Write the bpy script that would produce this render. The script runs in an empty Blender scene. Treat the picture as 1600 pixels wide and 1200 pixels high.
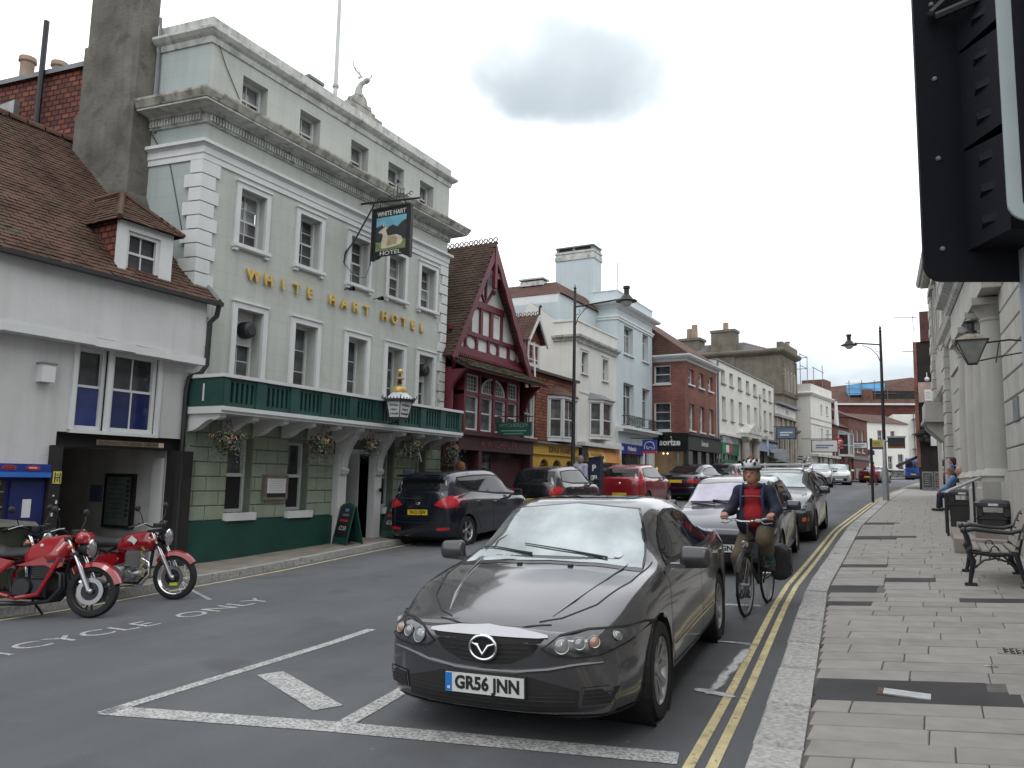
import bpy, bmesh, math, random
import numpy as np
from mathutils import Vector, Matrix
from mathutils.bvhtree import BVHTree
from mathutils.geometry import delaunay_2d_cdt
from mathutils import geometry as mgeo
random.seed(7); RN = random.Random(11)
S = bpy.context.scene
COL = S.collection
rad = math.radians

# ------------------------------------------------------------------ camera, sky, sun, exposure
# world: X to the right, Y along the street, Z up with 0 at eye height
_ya, _pi, _ro = rad(28.9), rad(6.93), rad(1.265)
_f = Vector((-math.sin(_ya) * math.cos(_pi), math.cos(_ya) * math.cos(_pi), math.sin(_pi)))
_r0 = Vector((math.cos(_ya), math.sin(_ya), 0)); _u0 = _r0.cross(_f)
_r = math.cos(_ro) * _r0 + math.sin(_ro) * _u0; _u = -math.sin(_ro) * _r0 + math.cos(_ro) * _u0
cam = bpy.data.cameras.new('camera'); camo = bpy.data.objects.new('camera', cam); COL.objects.link(camo)
camo.matrix_world = Matrix(((_r.x, _u.x, -_f.x, 0), (_r.y, _u.y, -_f.y, 0), (_r.z, _u.z, -_f.z, 0), (0, 0, 0, 1)))
cam.lens = 27.09; cam.sensor_width = 36; cam.clip_start = .05; cam.clip_end = 3000
S.camera = camo
SUN_EL, SUN_AZ = rad(52), rad(150)      # azimuth clockwise from +Y
S.view_settings.view_transform = 'Standard'; S.view_settings.look = 'None'
S.view_settings.exposure = -0.06; S.view_settings.gamma = 1; S.view_settings.use_curve_mapping = False
SKY_STRENGTH, CLOUD_STRENGTH = .12, 1.72

def make_world():
 w = bpy.data.worlds.new('World'); S.world = w; w.use_nodes = True
 nt = w.node_tree; nt.nodes.clear(); N = nt.nodes.new; L = nt.links.new
 out = N('ShaderNodeOutputWorld'); mix = N('ShaderNodeMixShader')
 sky = N('ShaderNodeTexSky'); sky.sky_type = 'NISHITA'; sky.sun_disc = False
 sky.sun_elevation = SUN_EL; sky.sun_rotation = SUN_AZ
 b1 = N('ShaderNodeBackground'); b1.inputs[1].default_value = SKY_STRENGTH; L(sky.outputs[0], b1.inputs[0])
 b2 = N('ShaderNodeBackground'); b2.inputs[1].default_value = CLOUD_STRENGTH
 tc = N('ShaderNodeTexCoord')
 def noise(scale, detail, zs=1.0, dist=0.0):
  m = N('ShaderNodeMapping'); m.inputs['Scale'].default_value = (1, 1, zs); L(tc.outputs['Generated'], m.inputs[0])
  n = N('ShaderNodeTexNoise'); n.inputs['Scale'].default_value = scale; n.inputs['Detail'].default_value = detail
  n.inputs['Distortion'].default_value = dist
  L(m.outputs[0], n.inputs[0]); return n.outputs[0]
 def math_(op, a, b, clamp=False):
  m = N('ShaderNodeMath'); m.operation = op; m.use_clamp = clamp
  for i, v in enumerate((a, b)):
   if isinstance(v, (int, float)): m.inputs[i].default_value = v
   else: L(v, m.inputs[i])
  return m.outputs[0]
 def ramp(v, a, b, ca=0.0, cb=1.0):
  m = N('ShaderNodeMapRange'); m.interpolation_type = 'SMOOTHSTEP'
  L(v, m.inputs[0]); m.inputs[1].default_value = a; m.inputs[2].default_value = b
  m.inputs[3].default_value = ca; m.inputs[4].default_value = cb; return m.outputs[0]
 sep = N('ShaderNodeSeparateXYZ'); L(tc.outputs['Generated'], sep.inputs[0])
 # clear gaps between the clouds low over the horizon
 gap = ramp(noise(2.6, 5, 3.0, .4), .40, .60)
 low = ramp(sep.outputs[2], .02, .30, 1.0, 0.0)
 clear = math_('MULTIPLY', gap, low)
 cover = math_('SUBTRACT', 1.0, math_('MULTIPLY', clear, .75))
 # grey undersides: gentle everywhere, one compact dark cloud
 soft = ramp(noise(2.2, 6, 1.6, .3), .30, .72, .88, 1.12)
 def dot_dir(d):
  v = N('ShaderNodeVectorMath'); v.operation = 'DOT_PRODUCT'; L(tc.outputs['Generated'], v.inputs[0])
  v.inputs[1].default_value = d; return v.outputs['Value']
 ctr, hx, hy = Vector((-.3564, .7833, .5094)), Vector((.9066, .4217, -.016)), Vector((-.2215, .4434, -.8685))
 ex = math_('DIVIDE', dot_dir(hx), .165); ey = math_('DIVIDE', dot_dir(hy), .075)
 wob = math_('MULTIPLY', math_('SUBTRACT', noise(8, 8), .5), 1.5)
 wob2 = math_('MULTIPLY', math_('SUBTRACT', noise(3.3, 3), .5), .8)
 rr = math_('ADD', math_('ADD', math_('MULTIPLY', ex, ex), math_('MULTIPLY', ey, ey)), math_('ADD', wob, wob2))
 front = ramp(dot_dir(ctr), .5, .7)
 blob = math_('MULTIPLY', ramp(rr, .30, 1.30, 1.0, 0.0), front)
 blob = math_('MULTIPLY', blob, ramp(dot_dir(hy), -.05, .07, .66, 1.0))
 dens = math_('MULTIPLY', blob, ramp(noise(5, 7), .32, .68, .34, .60))
 val = math_('MULTIPLY', soft, math_('SUBTRACT', 1.0, dens))
 low2 = ramp(math_('ADD', sep.outputs[2], math_('MULTIPLY', math_('SUBTRACT', noise(3.4, 6, 2.4, .4), .5), .34)), .03, .24, .34, 1.0)
 val = math_('MULTIPLY', val, low2)
 comb = N('ShaderNodeMixRGB'); L(ramp(val, .35, .95), comb.inputs[0])
 comb.inputs[1].default_value = (.60, .68, .74, 1); comb.inputs[2].default_value = (.965, .995, 1.03, 1)
 mulc = N('ShaderNodeMixRGB'); mulc.blend_type = 'MULTIPLY'; mulc.inputs[0].default_value = 1
 L(comb.outputs[0], mulc.inputs[1]); cv = N('ShaderNodeCombineXYZ')
 v2 = ramp(val, .2, 1.1, .55, 1.06)
 for i in range(3): L(v2, cv.inputs[i])
 L(cv.outputs[0], mulc.inputs[2]); L(mulc.outputs[0], b2.inputs[0])
 L(cover, mix.inputs[0]); L(b1.outputs[0], mix.inputs[1]); L(b2.outputs[0], mix.inputs[2]); L(mix.outputs[0], out.inputs[0])
make_world()
sl = bpy.data.lights.new('sun', 'SUN'); sl.energy = 0.55; sl.angle = rad(18); sl.color = (1, .975, .95)
so = bpy.data.objects.new('sun', sl); COL.objects.link(so)
_sd = Vector((math.sin(SUN_AZ) * math.cos(SUN_EL), math.cos(SUN_AZ) * math.cos(SUN_EL), math.sin(SUN_EL)))
so.rotation_euler = (-_sd).to_track_quat('-Z', 'Y').to_euler(); so.location = (10, -20, 60)

# ------------------------------------------------------------------ materials
MATS = {}
def mat(name, col, rough=.7, var=.12, scale=3.0, bump=0.0, bscale=40.0, spec=.5, metal=0.0, coat=0.0, streak=0.0,
  streakcol=None, stain=None, rnd=0.0, emit=None, bdist=.01, detail=6, track=0.0, ashlar=None, fleck=None):
 """procedural surface: base colour with mottling, optional rain streaks, stains, fine relief and per-object variation"""
 if name in MATS: return MATS[name]
 m = bpy.data.materials.new(name); m.use_nodes = True; nt = m.node_tree
 N = nt.nodes.new; L = nt.links.new; bs = nt.nodes['Principled BSDF']
 bs.inputs['Roughness'].default_value = rough; bs.inputs['Metallic'].default_value = metal
 bs.inputs['Specular IOR Level'].default_value = spec
 if coat: bs.inputs['Coat Weight'].default_value = coat; bs.inputs['Coat Roughness'].default_value = .07
 c = (*col, 1)
 tc = N('ShaderNodeTexCoord').outputs['Object']
 def nz(sc, det=detail, mp=None):
  v = tc
  if mp:
   q = N('ShaderNodeMapping'); q.inputs['Scale'].default_value = mp; L(tc, q.inputs[0]); v = q.outputs[0]
  n = N('ShaderNodeTexNoise'); n.inputs['Scale'].default_value = sc; n.inputs['Detail'].default_value = det
  L(v, n.inputs[0]); return n.outputs[0]
 def mixc(fac, a, b, mode='MIX'):
  x = N('ShaderNodeMixRGB'); x.blend_type = mode
  for i, v in ((0, fac), (1, a), (2, b)):
   if isinstance(v, (int, float)): x.inputs[i].default_value = v
   elif isinstance(v, tuple): x.inputs[i].default_value = v
   else: L(v, x.inputs[i])
  return x.outputs[0]
 def rng(v, a, b, lo=0., hi=1.):
  x = N('ShaderNodeMapRange'); L(v, x.inputs[0])
  for i, t in enumerate((a, b, lo, hi)): x.inputs[i + 1].default_value = t
  return x.outputs[0]
 base = c
 if var:
  f = rng(nz(scale), .3, .7)
  base = mixc(f, tuple(x * (1 - var) for x in col) + (1,), tuple(min(1, x * (1 + var)) for x in col) + (1,))
 if streak:
  f = rng(nz(1.6, 5, (3.2, 3.2, .22)), .48, .75, 0, streak)
  base = mixc(f, base, (*(streakcol or (.10, .10, .085)), 1))
 if ashlar:      # faint incised courses in the stucco
  sp = N('ShaderNodeSeparateXYZ'); L(tc, sp.inputs[0]); ad = N('ShaderNodeMath'); L(sp.outputs[0], ad.inputs[0]); L(sp.outputs[1], ad.inputs[1]); cb = N('ShaderNodeCombineXYZ'); L(ad.outputs[0], cb.inputs[0]); L(sp.outputs[2], cb.inputs[1])
  br = N('ShaderNodeTexBrick'); L(cb.outputs[0], br.inputs[0])
  for k, v in (('Scale', 1), ('Brick Width', ashlar[0]), ('Row Height', ashlar[1]), ('Mortar Size', .009), ('Mortar Smooth', .6)): br.inputs[k].default_value = v
  br.inputs['Color1'].default_value = (1, 1, 1, 1); br.inputs['Color2'].default_value = (.98, .98, .98, 1); br.inputs['Mortar'].default_value = (.88, .885, .88, 1)
  base = mixc(1.0, base, br.outputs[0], 'MULTIPLY')
 if fleck:
  f = rng(nz(fleck[1], 3), fleck[2], fleck[2] + .03, 0, fleck[3]); base = mixc(f, base, (*fleck[0], 1))
 if stain:
  f = rng(nz(stain[1], 8), stain[2], stain[2] + .12, 0, stain[3] if len(stain) > 3 else .8)
  base = mixc(f, base, (*stain[0], 1))
 if track:       # lanes polished by tyres, dirt between them
  f = rng(nz(1.0, 4, (1.1, .035, 1)), .35, .65, 0, 1); base = mixc(f, base, (1 - track, 1 - track, 1 - track, 1), 'MULTIPLY')
 if rnd:
  oi = N('ShaderNodeObjectInfo').outputs['Random']
  hs = N('ShaderNodeHueSaturation'); L(base if not isinstance(base, tuple) else mixc(0.0, base, base), hs.inputs['Color'])
  L(rng(oi, 0, 1, 1 - rnd, 1 + rnd), hs.inputs['Value']); base = hs.outputs[0]
 if isinstance(base, tuple): bs.inputs['Base Color'].default_value = base
 else: L(base, bs.inputs['Base Color'])
 if bump:
  b = N('ShaderNodeBump'); b.inputs['Strength'].default_value = bump; b.inputs['Distance'].default_value = bdist
  L(nz(bscale, 4), b.inputs['Height']); L(b.outputs[0], bs.inputs['Normal'])
 if emit:
  bs.inputs['Emission Color'].default_value = (*emit[0], 1); bs.inputs['Emission Strength'].default_value = emit[1]
 MATS[name] = m; return m

def brick_mat(name, c1, c2, mortar, bw=.225, bh=.075, ms=.012, bump=.5, var=.25, squash=0.5, rough=.85):
 """courses of brick or hung tile for walls too far away to tell the bricks apart; works on walls along local x and y"""
 m = bpy.data.materials.new(name); m.use_nodes = True; nt = m.node_tree
 N = nt.nodes.new; L = nt.links.new; bs = nt.nodes['Principled BSDF']; bs.inputs['Roughness'].default_value = rough
 bs.inputs['Specular IOR Level'].default_value = .25
 tc = N('ShaderNodeTexCoord').outputs['Object']; sp = N('ShaderNodeSeparateXYZ'); L(tc, sp.inputs[0])
 a = N('ShaderNodeMath'); L(sp.outputs[0], a.inputs[0]); L(sp.outputs[1], a.inputs[1])
 cb = N('ShaderNodeCombineXYZ'); L(a.outputs[0], cb.inputs[0]); L(sp.outputs[2], cb.inputs[1])
 br = N('ShaderNodeTexBrick'); L(cb.outputs[0], br.inputs[0])
 br.inputs['Color1'].default_value = (*c1, 1); br.inputs['Color2'].default_value = (*c2, 1); br.inputs['Mortar'].default_value = (*mortar, 1)
 br.inputs['Scale'].default_value = 1; br.inputs['Mortar Size'].default_value = ms; br.inputs['Brick Width'].default_value = bw
 br.inputs['Row Height'].default_value = bh; br.inputs['Bias'].default_value = 0; br.inputs['Mortar Smooth'].default_value = .2
 n = N('ShaderNodeTexNoise'); n.inputs['Scale'].default_value = 1.3; n.inputs['Detail'].default_value = 7; L(tc, n.inputs[0])
 r = N('ShaderNodeMapRange'); L(n.outputs[0], r.inputs[0])
 for i, t in enumerate((.3, .7, 1 - var, 1 + var)): r.inputs[i + 1].default_value = t
 hs = N('ShaderNodeHueSaturation'); L(br.outputs[0], hs.inputs['Color']); L(r.outputs[0], hs.inputs['Value']); L(hs.outputs[0], bs.inputs['Base Color'])
 b = N('ShaderNodeBump'); b.invert = True; b.inputs['Strength'].default_value = bump; b.inputs['Distance'].default_value = .008
 L(br.outputs['Fac'], b.inputs['Height']); L(b.outputs[0], bs.inputs['Normal'])
 MATS[name] = m; return m

def glass_mat(name, col, var=.5, scale=1.5, rough=.03, spec=.6):
 """window glass over a dim room: dark, uneven, mirror smooth"""
 return mat(name, col, rough, var, scale, bump=.06, bscale=3.5, spec=spec, bdist=.02, rnd=.45)

def paint(name, col, flake=.0, rough=.28):
 return mat(name, col, rough, .04, 2, coat=1.0, metal=flake)

M = MATS
def defmats():
 M.update(
  asphalt=mat('asphalt', (.138, .144, .152), .80, .16, .55, .9, 190, .35, stain=((.095, .096, .098), 1.1, .56, .6), bdist=.012, track=.22, fleck=((.30, .30, .29), 9, .735, .8)),
  asphalt2=mat('asphalt_patch', (.072, .070, .072), .9, .22, 2, .9, 160, .3, bdist=.012),
  slab=mat('paving_slab', (.305, .285, .26), .88, .10, 5, .35, 120, .3, rnd=.09, stain=((.215, .205, .195), 2.3, .58, .5)),
  joint=mat('paving_joint', (.12, .112, .105), .95, .2, 9, .5, 90),
  granite=mat('kerb_granite', (.37, .36, .345), .85, .32, 30, .7, 60, .35, rnd=.14, stain=((.13, .12, .11), 6, .60, .7)),
  pave_left=mat('pavement_flag', (.22, .195, .165), .9, .2, 3, .4, 60),
  white_line=mat('road_paint_white', (.46, .455, .445), .8, .2, 8, .5, 120, .3, stain=((.16, .16, .16), 46, .46, .8), bdist=.012),
  yellow_line=mat('road_paint_yellow', (.58, .49, .27), .8, .2, 6, .5, 120, .3, stain=((.17, .16, .13), 24, .55, .75)),
  ground=mat('ground_earth', (.09, .09, .085), .95, .2, .2),
  render_white=mat('render_white', (.53, .53, .525), .85, .06, 1.2, .25, 14, .3, streak=.14, stain=((.42, .42, .40), 1.7, .66, .5), bdist=.02),
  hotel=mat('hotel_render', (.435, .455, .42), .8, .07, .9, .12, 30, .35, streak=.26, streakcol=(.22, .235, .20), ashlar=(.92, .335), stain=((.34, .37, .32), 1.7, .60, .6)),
  hotel_side=mat('hotel_render_shaded', (.36, .405, .395), .8, .07, .9, .12, 30, .35, ashlar=(.92, .335), streak=.22, streakcol=(.22, .25, .23)),  # front stucco again, side wall shade put into a darker, bluer colour
  trim=mat('trim_white', (.58, .59, .585), .7, .05, 2, .1, 30, .4, streak=.14, streakcol=(.30, .30, .28)),
  trim_old=mat('trim_weathered', (.50, .51, .48), .85, .2, 2.5, .3, 22, .3, streak=.6, streakcol=(.14, .135, .11), stain=((.12, .12, .10), 6.5, .58, .6)),
  cornice_dirty=mat('cornice_lichen', (.36, .355, .31), .9, .3, 4, .5, 24, .3, streak=.6, streakcol=(.09, .085, .06), stain=((.085, .08, .065), 5, .53, .7)),
  sage=mat('block_sage', (.245, .285, .215), .75, .09, 3, .12, 50, .35, rnd=.06, streak=.15),
  sage_joint=mat('block_joint', (.17, .20, .155), .85, .1, 4),
  dgreen=mat('paint_dark_green', (.012, .058, .046), .45, .15, 2, .05, 30, .45),
  dgreen2=mat('balcony_green', (.016, .062, .054), .5, .2, 2, .05, 30, .45),
  black=mat('black_paint', (.014, .014, .015), .5, .2, 3, .05, 30),
  soft_black=mat('black_timber', (.012, .011, .011), .75, .3, 3, .3, 20),
  gloss_black=mat('gloss_black', (.010, .010, .011), .22, .1, 2),
  iron=mat('cast_iron', (.013, .014, .017), .38, .2, 8, .15, 60),
  rubber=mat('tyre_rubber', (.014, .014, .015), .85, .2, 8, .3, 70),
  plastic=mat('black_plastic', (.020, .020, .022), .55, .1, 6, .1, 120),
  chrome=mat('chrome', (.72, .72, .73), .12, .03, 3, metal=1.0),
  steel=mat('steel', (.42, .42, .43), .35, .1, 6, metal=1.0),
  alloy=mat('alloy_wheel', (.40, .40, .41), .35, .06, 5, metal=.8),
  galv=mat('galvanised_steel', (.36, .38, .40), .5, .12, 6, .1, 40, metal=.4),
  gold=mat('gold_leaf', (.60, .42, .13), .35, .1, 4, metal=.35),
  glass=glass_mat('window_glass', (.035, .038, .042), .8, 2.3),
  glass_net=glass_mat('window_net_curtain', (.16, .165, .165), .55, 3.2),
  glass_blue=glass_mat('window_blue_blind', (.022, .032, .115), .25, 3),
  glass_lit=glass_mat('window_grey', (.075, .08, .08), .75, 2.6),  # opaque pane in an uneven mid grey
  shop_glass=glass_mat('shop_glass', (.030, .032, .033), .7, 1.0, .05),
  car_glass=mat('car_glass', (.010, .012, .014), .04, .2, 2, spec=.45),
  windscreen=mat('windscreen_glass', (.34, .375, .38), .03, .35, 2.2, spec=1.0, metal=.75),
  curtain=mat('curtain_maroon', (.07, .012, .018), .9, .3, 7),
  interior=mat('dark_interior', (.02, .019, .019), .9, .3, 2),
  lead=mat('lead_sheet', (.16, .17, .18), .6, .2, 3, .2, 12),
  concrete_chim=mat('chimney_cement', (.135, .128, .112), .95, .30, 1.6, .6, 16, .25, streak=.35, streakcol=(.06, .057, .05), stain=((.072, .068, .058), 3, .55, .6), bdist=.02),
  plate_y=mat('plate_yellow', (.62, .42, .02), .4, .02, 3), plate_w=mat('plate_white', (.60, .60, .58), .4, .02, 3),
  ink=mat('plate_ink', (.012, .012, .012), .5, 0), eu_blue=mat('plate_blue', (.01, .16, .50), .5, 0),
  pot=mat('chimney_pot_clay', (.30, .22, .16), .9, .2, 5), pot_red=mat('chimney_pot_red', (.27, .07, .05), .9, .2, 5),
  tail=mat('tail_lamp_red', (.40, .012, .02), .18, .25, 9, coat=.8), amber=mat('amber_lens', (.55, .13, .02), .2, .2, 9, coat=.6),
  lens=mat('lamp_lens', (.22, .23, .235), .08, .35, 18, spec=.9, coat=1.0), lens_dark=mat('headlamp_bowl', (.045, .045, .048), .1, .4, 12, coat=1.0),
  skin=mat('skin', (.42, .21, .145), .55, .12, 14, .05, 90, .4), hair_grey=mat('hair_grey', (.17, .155, .14), .8, .3, 40), hair_dark=mat('hair_dark', (.035, .022, .016), .7, .3, 40),
  roof_tile=mat('roof_clay_tile', (.092, .054, .041), .92, .35, 2.0, .4, 45, .2, stain=((.070, .072, .045), 2.2, .58, .7)),
  roof_far=brick_mat('roof_far_tile', (.13, .065, .048), (.095, .052, .042), (.05, .03, .025), .18, .11, .014, .8),
  roof_slate=brick_mat('roof_slate', (.16, .15, .14), (.12, .115, .11), (.06, .06, .06), .3, .2, .012, .6),
  tile_hung=brick_mat('tile_hung_orange', (.30, .115, .060), (.17, .062, .042), (.06, .03, .022), .17, .105, .013, .9),
  tile_hung_red=brick_mat('tile_hung_red', (.24, .075, .050), (.10, .035, .03), (.035, .02, .018), .17, .11, .016, 1.0),
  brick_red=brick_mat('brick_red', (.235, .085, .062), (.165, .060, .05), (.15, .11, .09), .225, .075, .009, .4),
  brick_dark=brick_mat('brick_dark', (.12, .045, .038), (.07, .032, .03), (.06, .045, .04), .225, .075, .009, .4),
  brick_far=brick_mat('brick_far', (.17, .07, .052), (.125, .05, .042), (.11, .075, .06), .225, .075, .009, .4),
  maroon=mat('timber_maroon', (.120, .017, .028), .5, .15, 3, .1, 30), maroon_dk=mat('timber_maroon_dark', (.050, .014, .018), .55, .2, 3, .1, 30),
  cream=mat('render_cream', (.62, .62, .58), .85, .07, 1.4, .2, 16, .3, streak=.15, streakcol=(.32, .32, .29)),
  cream2=mat('render_warm_white', (.62, .61, .565), .85, .07, .8, .15, 16, .3, streak=.06),
  blue_render=mat('render_pale_blue', (.50, .565, .585), .85, .06, 1.0, .15, 16, .3, streak=.15, streakcol=(.3, .34, .34)),
  blue_trim=mat('trim_pale', (.66, .69, .68), .75, .05, 2, streak=.15),
  stone_grey=mat('stone_brown_grey', (.155, .135, .108), .92, .22, 1.5, .4, 18, .25, streak=.3, streakcol=(.07, .06, .05)),
  stone_pale=mat('stone_pale', (.36, .335, .29), .9, .2, 1.6, .3, 20, .25, streak=.3),
  stone_hall=mat('portland_stone', (.42, .405, .375), .88, .10, 1.4, .3, 26, .3, rnd=.06, streak=.28, streakcol=(.22, .20, .17)),
  stone_step=mat('step_stone', (.26, .23, .20), .9, .2, 4, .3, 40),
  yellow=mat('shop_yellow', (.50, .30, .035), .5, .08, 3), yellow2=mat('shop_sign_yellow', (.55, .38, .05), .5, .2, 1.5),
  orange=mat('shop_sign_orange', (.55, .22, .03), .5, .15, 1.5),
  blue_sign=mat('shop_sign_blue', (.012, .035, .22), .45, .15, 2), navy=mat('shop_navy', (.010, .016, .10), .5, .2, 2),
  red_sign=mat('sign_red', (.42, .03, .04), .5, .1, 3), slate_blue=mat('fascia_slate_blue', (.10, .155, .23), .55, .15, 3),
  italian_green=mat('fascia_green', (.03, .12, .075), .55, .15, 3), white_sign=mat('sign_white', (.62, .62, .62), .5, .05, 3),
  text_white=mat('lettering_white', (.62, .62, .60), .6, 0), text_grey=mat('lettering_grey', (.25, .24, .22), .6, 0), text_dark=mat('lettering_dark', (.03, .03, .03), .6, 0),
  wood=mat('bench_timber', (.27, .235, .20), .8, .25, 9, .3, 40), wood_grey=mat('weathered_wood', (.16, .13, .11), .85, .25, 9, .3, 40),
  util_green=mat('cabinet_green', (.035, .042, .028), .6, .2, 3, .1, 30),
  foliage=mat('basket_foliage', (.060, .085, .040), .7, .4, 25), foliage_grey=mat('basket_silver_leaf', (.20, .22, .20), .8, .3, 25),
  flower=mat('basket_blossom', (.42, .17, .10), .7, .4, 20), flower_pink=mat('basket_blossom_pink', (.45, .12, .14), .7, .4, 20),
 )
defmats()
# ------------------------------------------------------------------ mesh helpers
APART = {'window_post', 'shop_pilaster', 'balcony_bracket', 'dormer_casing', 'mullion', 'entrance_post', 'badge_stroke', 'rear_window', 'window_surround', 'post', 'doorcase_side'}
class MB:
 """collects faces for ONE mesh object"""
 def __init__(s): s.v = []; s.f = []; s.mi = []; s.m = 0
 def add(s, vs, fs):
  o = len(s.v); s.v += [tuple(v) for v in vs]
  for f in fs: s.f.append(tuple(i + o for i in f)); s.mi.append(s.m)
  return s
 def box(s, x0, x1, y0, y1, z0, z1):
  return s.add([(x0, y0, z0), (x1, y0, z0), (x1, y1, z0), (x0, y1, z0), (x0, y0, z1), (x1, y0, z1), (x1, y1, z1), (x0, y1, z1)],
      [(3, 2, 1, 0), (4, 5, 6, 7), (0, 1, 5, 4), (1, 2, 6, 5), (2, 3, 7, 6), (3, 0, 4, 7)])
 def bev(s, x0, x1, y0, y1, z0, z1, b=.01):
  """box facing -y with a chamfered front edge"""
  return s.add([(x0, y1, z0), (x1, y1, z0), (x1, y1, z1), (x0, y1, z1), (x0, y0 + b, z0), (x1, y0 + b, z0), (x1, y0 + b, z1), (x0, y0 + b, z1),
      (x0 + b, y0, z0 + b), (x1 - b, y0, z0 + b), (x1 - b, y0, z1 - b), (x0 + b, y0, z1 - b)],
      [(0, 1, 5, 4), (1, 2, 6, 5), (2, 3, 7, 6), (3, 0, 4, 7), (4, 5, 9, 8), (5, 6, 10, 9), (6, 7, 11, 10), (7, 4, 8, 11), (8, 9, 10, 11), (3, 2, 1, 0)])
 def quad(s, a, b, c, d): return s.add([a, b, c, d], [(0, 1, 2, 3)])
 def poly(s, pts): return s.add(pts, [tuple(range(len(pts)))])
 def prism(s, pts, h0, h1, axis='y'):
  """2D outline extruded along an axis; outline is (x,z) for y, (x,y) for z, (y,z) for x"""
  n = len(pts)
  def P(p, h): return (p[0], h, p[1]) if axis == 'y' else ((p[0], p[1], h) if axis == 'z' else (h, p[0], p[1]))
  vs = [P(p, h0) for p in pts] + [P(p, h1) for p in pts]
  tris = mgeo.tessellate_polygon([[Vector((p[0], p[1], 0)) for p in pts]])
  fs = [tuple(t) for t in tris] + [tuple(i + n for i in reversed(t)) for t in tris]
  return s.add(vs, fs + [(i, i + n, (i + 1) % n + n, (i + 1) % n) for i in range(n)])
 def tube(s, path, r, n=8, caps=True, closed=False):
  path = [Vector(p) for p in path]; k = len(path)
  rs = r if isinstance(r, (list, tuple)) else [r] * k
  vs = []; up = None
  for i, p in enumerate(path):
   a = path[(i - 1) % k] if (i or closed) else p; b = path[(i + 1) % k] if (i < k - 1 or closed) else p
   t = (b - a); t = t.normalized() if t.length > 1e-9 else Vector((0, 0, 1))
   if up is None: up = Vector((0, 0, 1)) if abs(t.z) < .9 else Vector((0, 1, 0))
   x = t.cross(up); x = x.normalized() if x.length > 1e-6 else t.orthogonal().normalized()
   y = x.cross(t).normalized(); up = y
   vs += [p + (x * math.cos(2 * math.pi * j / n) + y * math.sin(2 * math.pi * j / n)) * rs[i] for j in range(n)]
  fs = []
  for i in range(k if closed else k - 1):
   for j in range(n):
    a = i * n + j; b = i * n + (j + 1) % n; c = ((i + 1) % k) * n + (j + 1) % n; d = ((i + 1) % k) * n + j
    fs.append((a, b, c, d))
  if caps and not closed: fs += [tuple(reversed(range(n))), tuple(range((k - 1) * n, k * n))]
  return s.add(vs, fs)
 def lathe(s, prof, c=(0, 0, 0), n=20, axis='z', a0=0, a1=2 * math.pi):
  full = abs(a1 - a0 - 2 * math.pi) < 1e-6; m = n if full else n + 1; vs = []
  for r, h in prof:
   for j in range(m):
    a = a0 + (a1 - a0) * j / n; p, q = r * math.cos(a), r * math.sin(a)
    vs.append((c[0] + p, c[1] + q, c[2] + h) if axis == 'z' else ((c[0] + h, c[1] + p, c[2] + q) if axis == 'x' else (c[0] + q, c[1] + h, c[2] + p)))
  fs = []
  for i in range(len(prof) - 1):
   for j in range(n):
    j2 = (j + 1) % m if full else j + 1
    fs.append((i * m + j, i * m + j2, (i + 1) * m + j2, (i + 1) * m + j))
  return s.add(vs, fs)
 def ball(s, c, r, n=10, k=6, sz=(1, 1, 1)):
  pr = [(math.sin(math.pi * i / k), -math.cos(math.pi * i / k)) for i in range(k + 1)]
  o = len(s.v); s.lathe(pr, n=n)
  for i in range(o, len(s.v)):
   x, y, z = s.v[i]; s.v[i] = (c[0] + x * r * sz[0], c[1] + y * r * sz[1], c[2] + z * r * sz[2])
  return s
 def mesh(s, name, mats, smooth=False):
  me = bpy.data.meshes.new(name); me.from_pydata(s.v, [], s.f)
  mats = mats if isinstance(mats, (list, tuple)) else [mats]
  for m in mats: me.materials.append(M[m] if isinstance(m, str) else m)
  if len(mats) > 1: me.polygons.foreach_set('material_index', s.mi)
  bm = bmesh.new(); bm.from_mesh(me); bmesh.ops.recalc_face_normals(bm, faces=bm.faces); bm.to_mesh(me); bm.free()
  if smooth is not False:
   me.polygons.foreach_set('use_smooth', [True] * len(me.polygons))
   if smooth is not True: me.set_sharp_from_angle(angle=rad(smooth))
   else: me.set_sharp_from_angle(angle=rad(40))
  return me
 def build(s, name, mats, parent=None, smooth=False, loc=None, rotz=0):
  if name in APART:
   g = list(range(len(s.v)))
   def fd(i):
    while g[i] != i: g[i] = g[g[i]]; i = g[i]
    return i
   for f in s.f:
    for i in f[1:]: g[fd(i)] = fd(f[0])
   R = {}
   for f in s.f: R.setdefault(fd(f[0]), []).append(f)
   if len(R) > 1:
    o = None
    for fs in R.values():
     ix = sorted({i for f in fs for i in f}); mp = {i: k for k, i in enumerate(ix)}
     q = MB().add([s.v[i] for i in ix], [tuple(mp[i] for i in f) for f in fs]); q = link(name, q.mesh(name, mats, smooth), parent, loc, rotz); o = o or q
    return o
  return link(name, s.mesh(name, mats, smooth), parent, loc, rotz)

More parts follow.
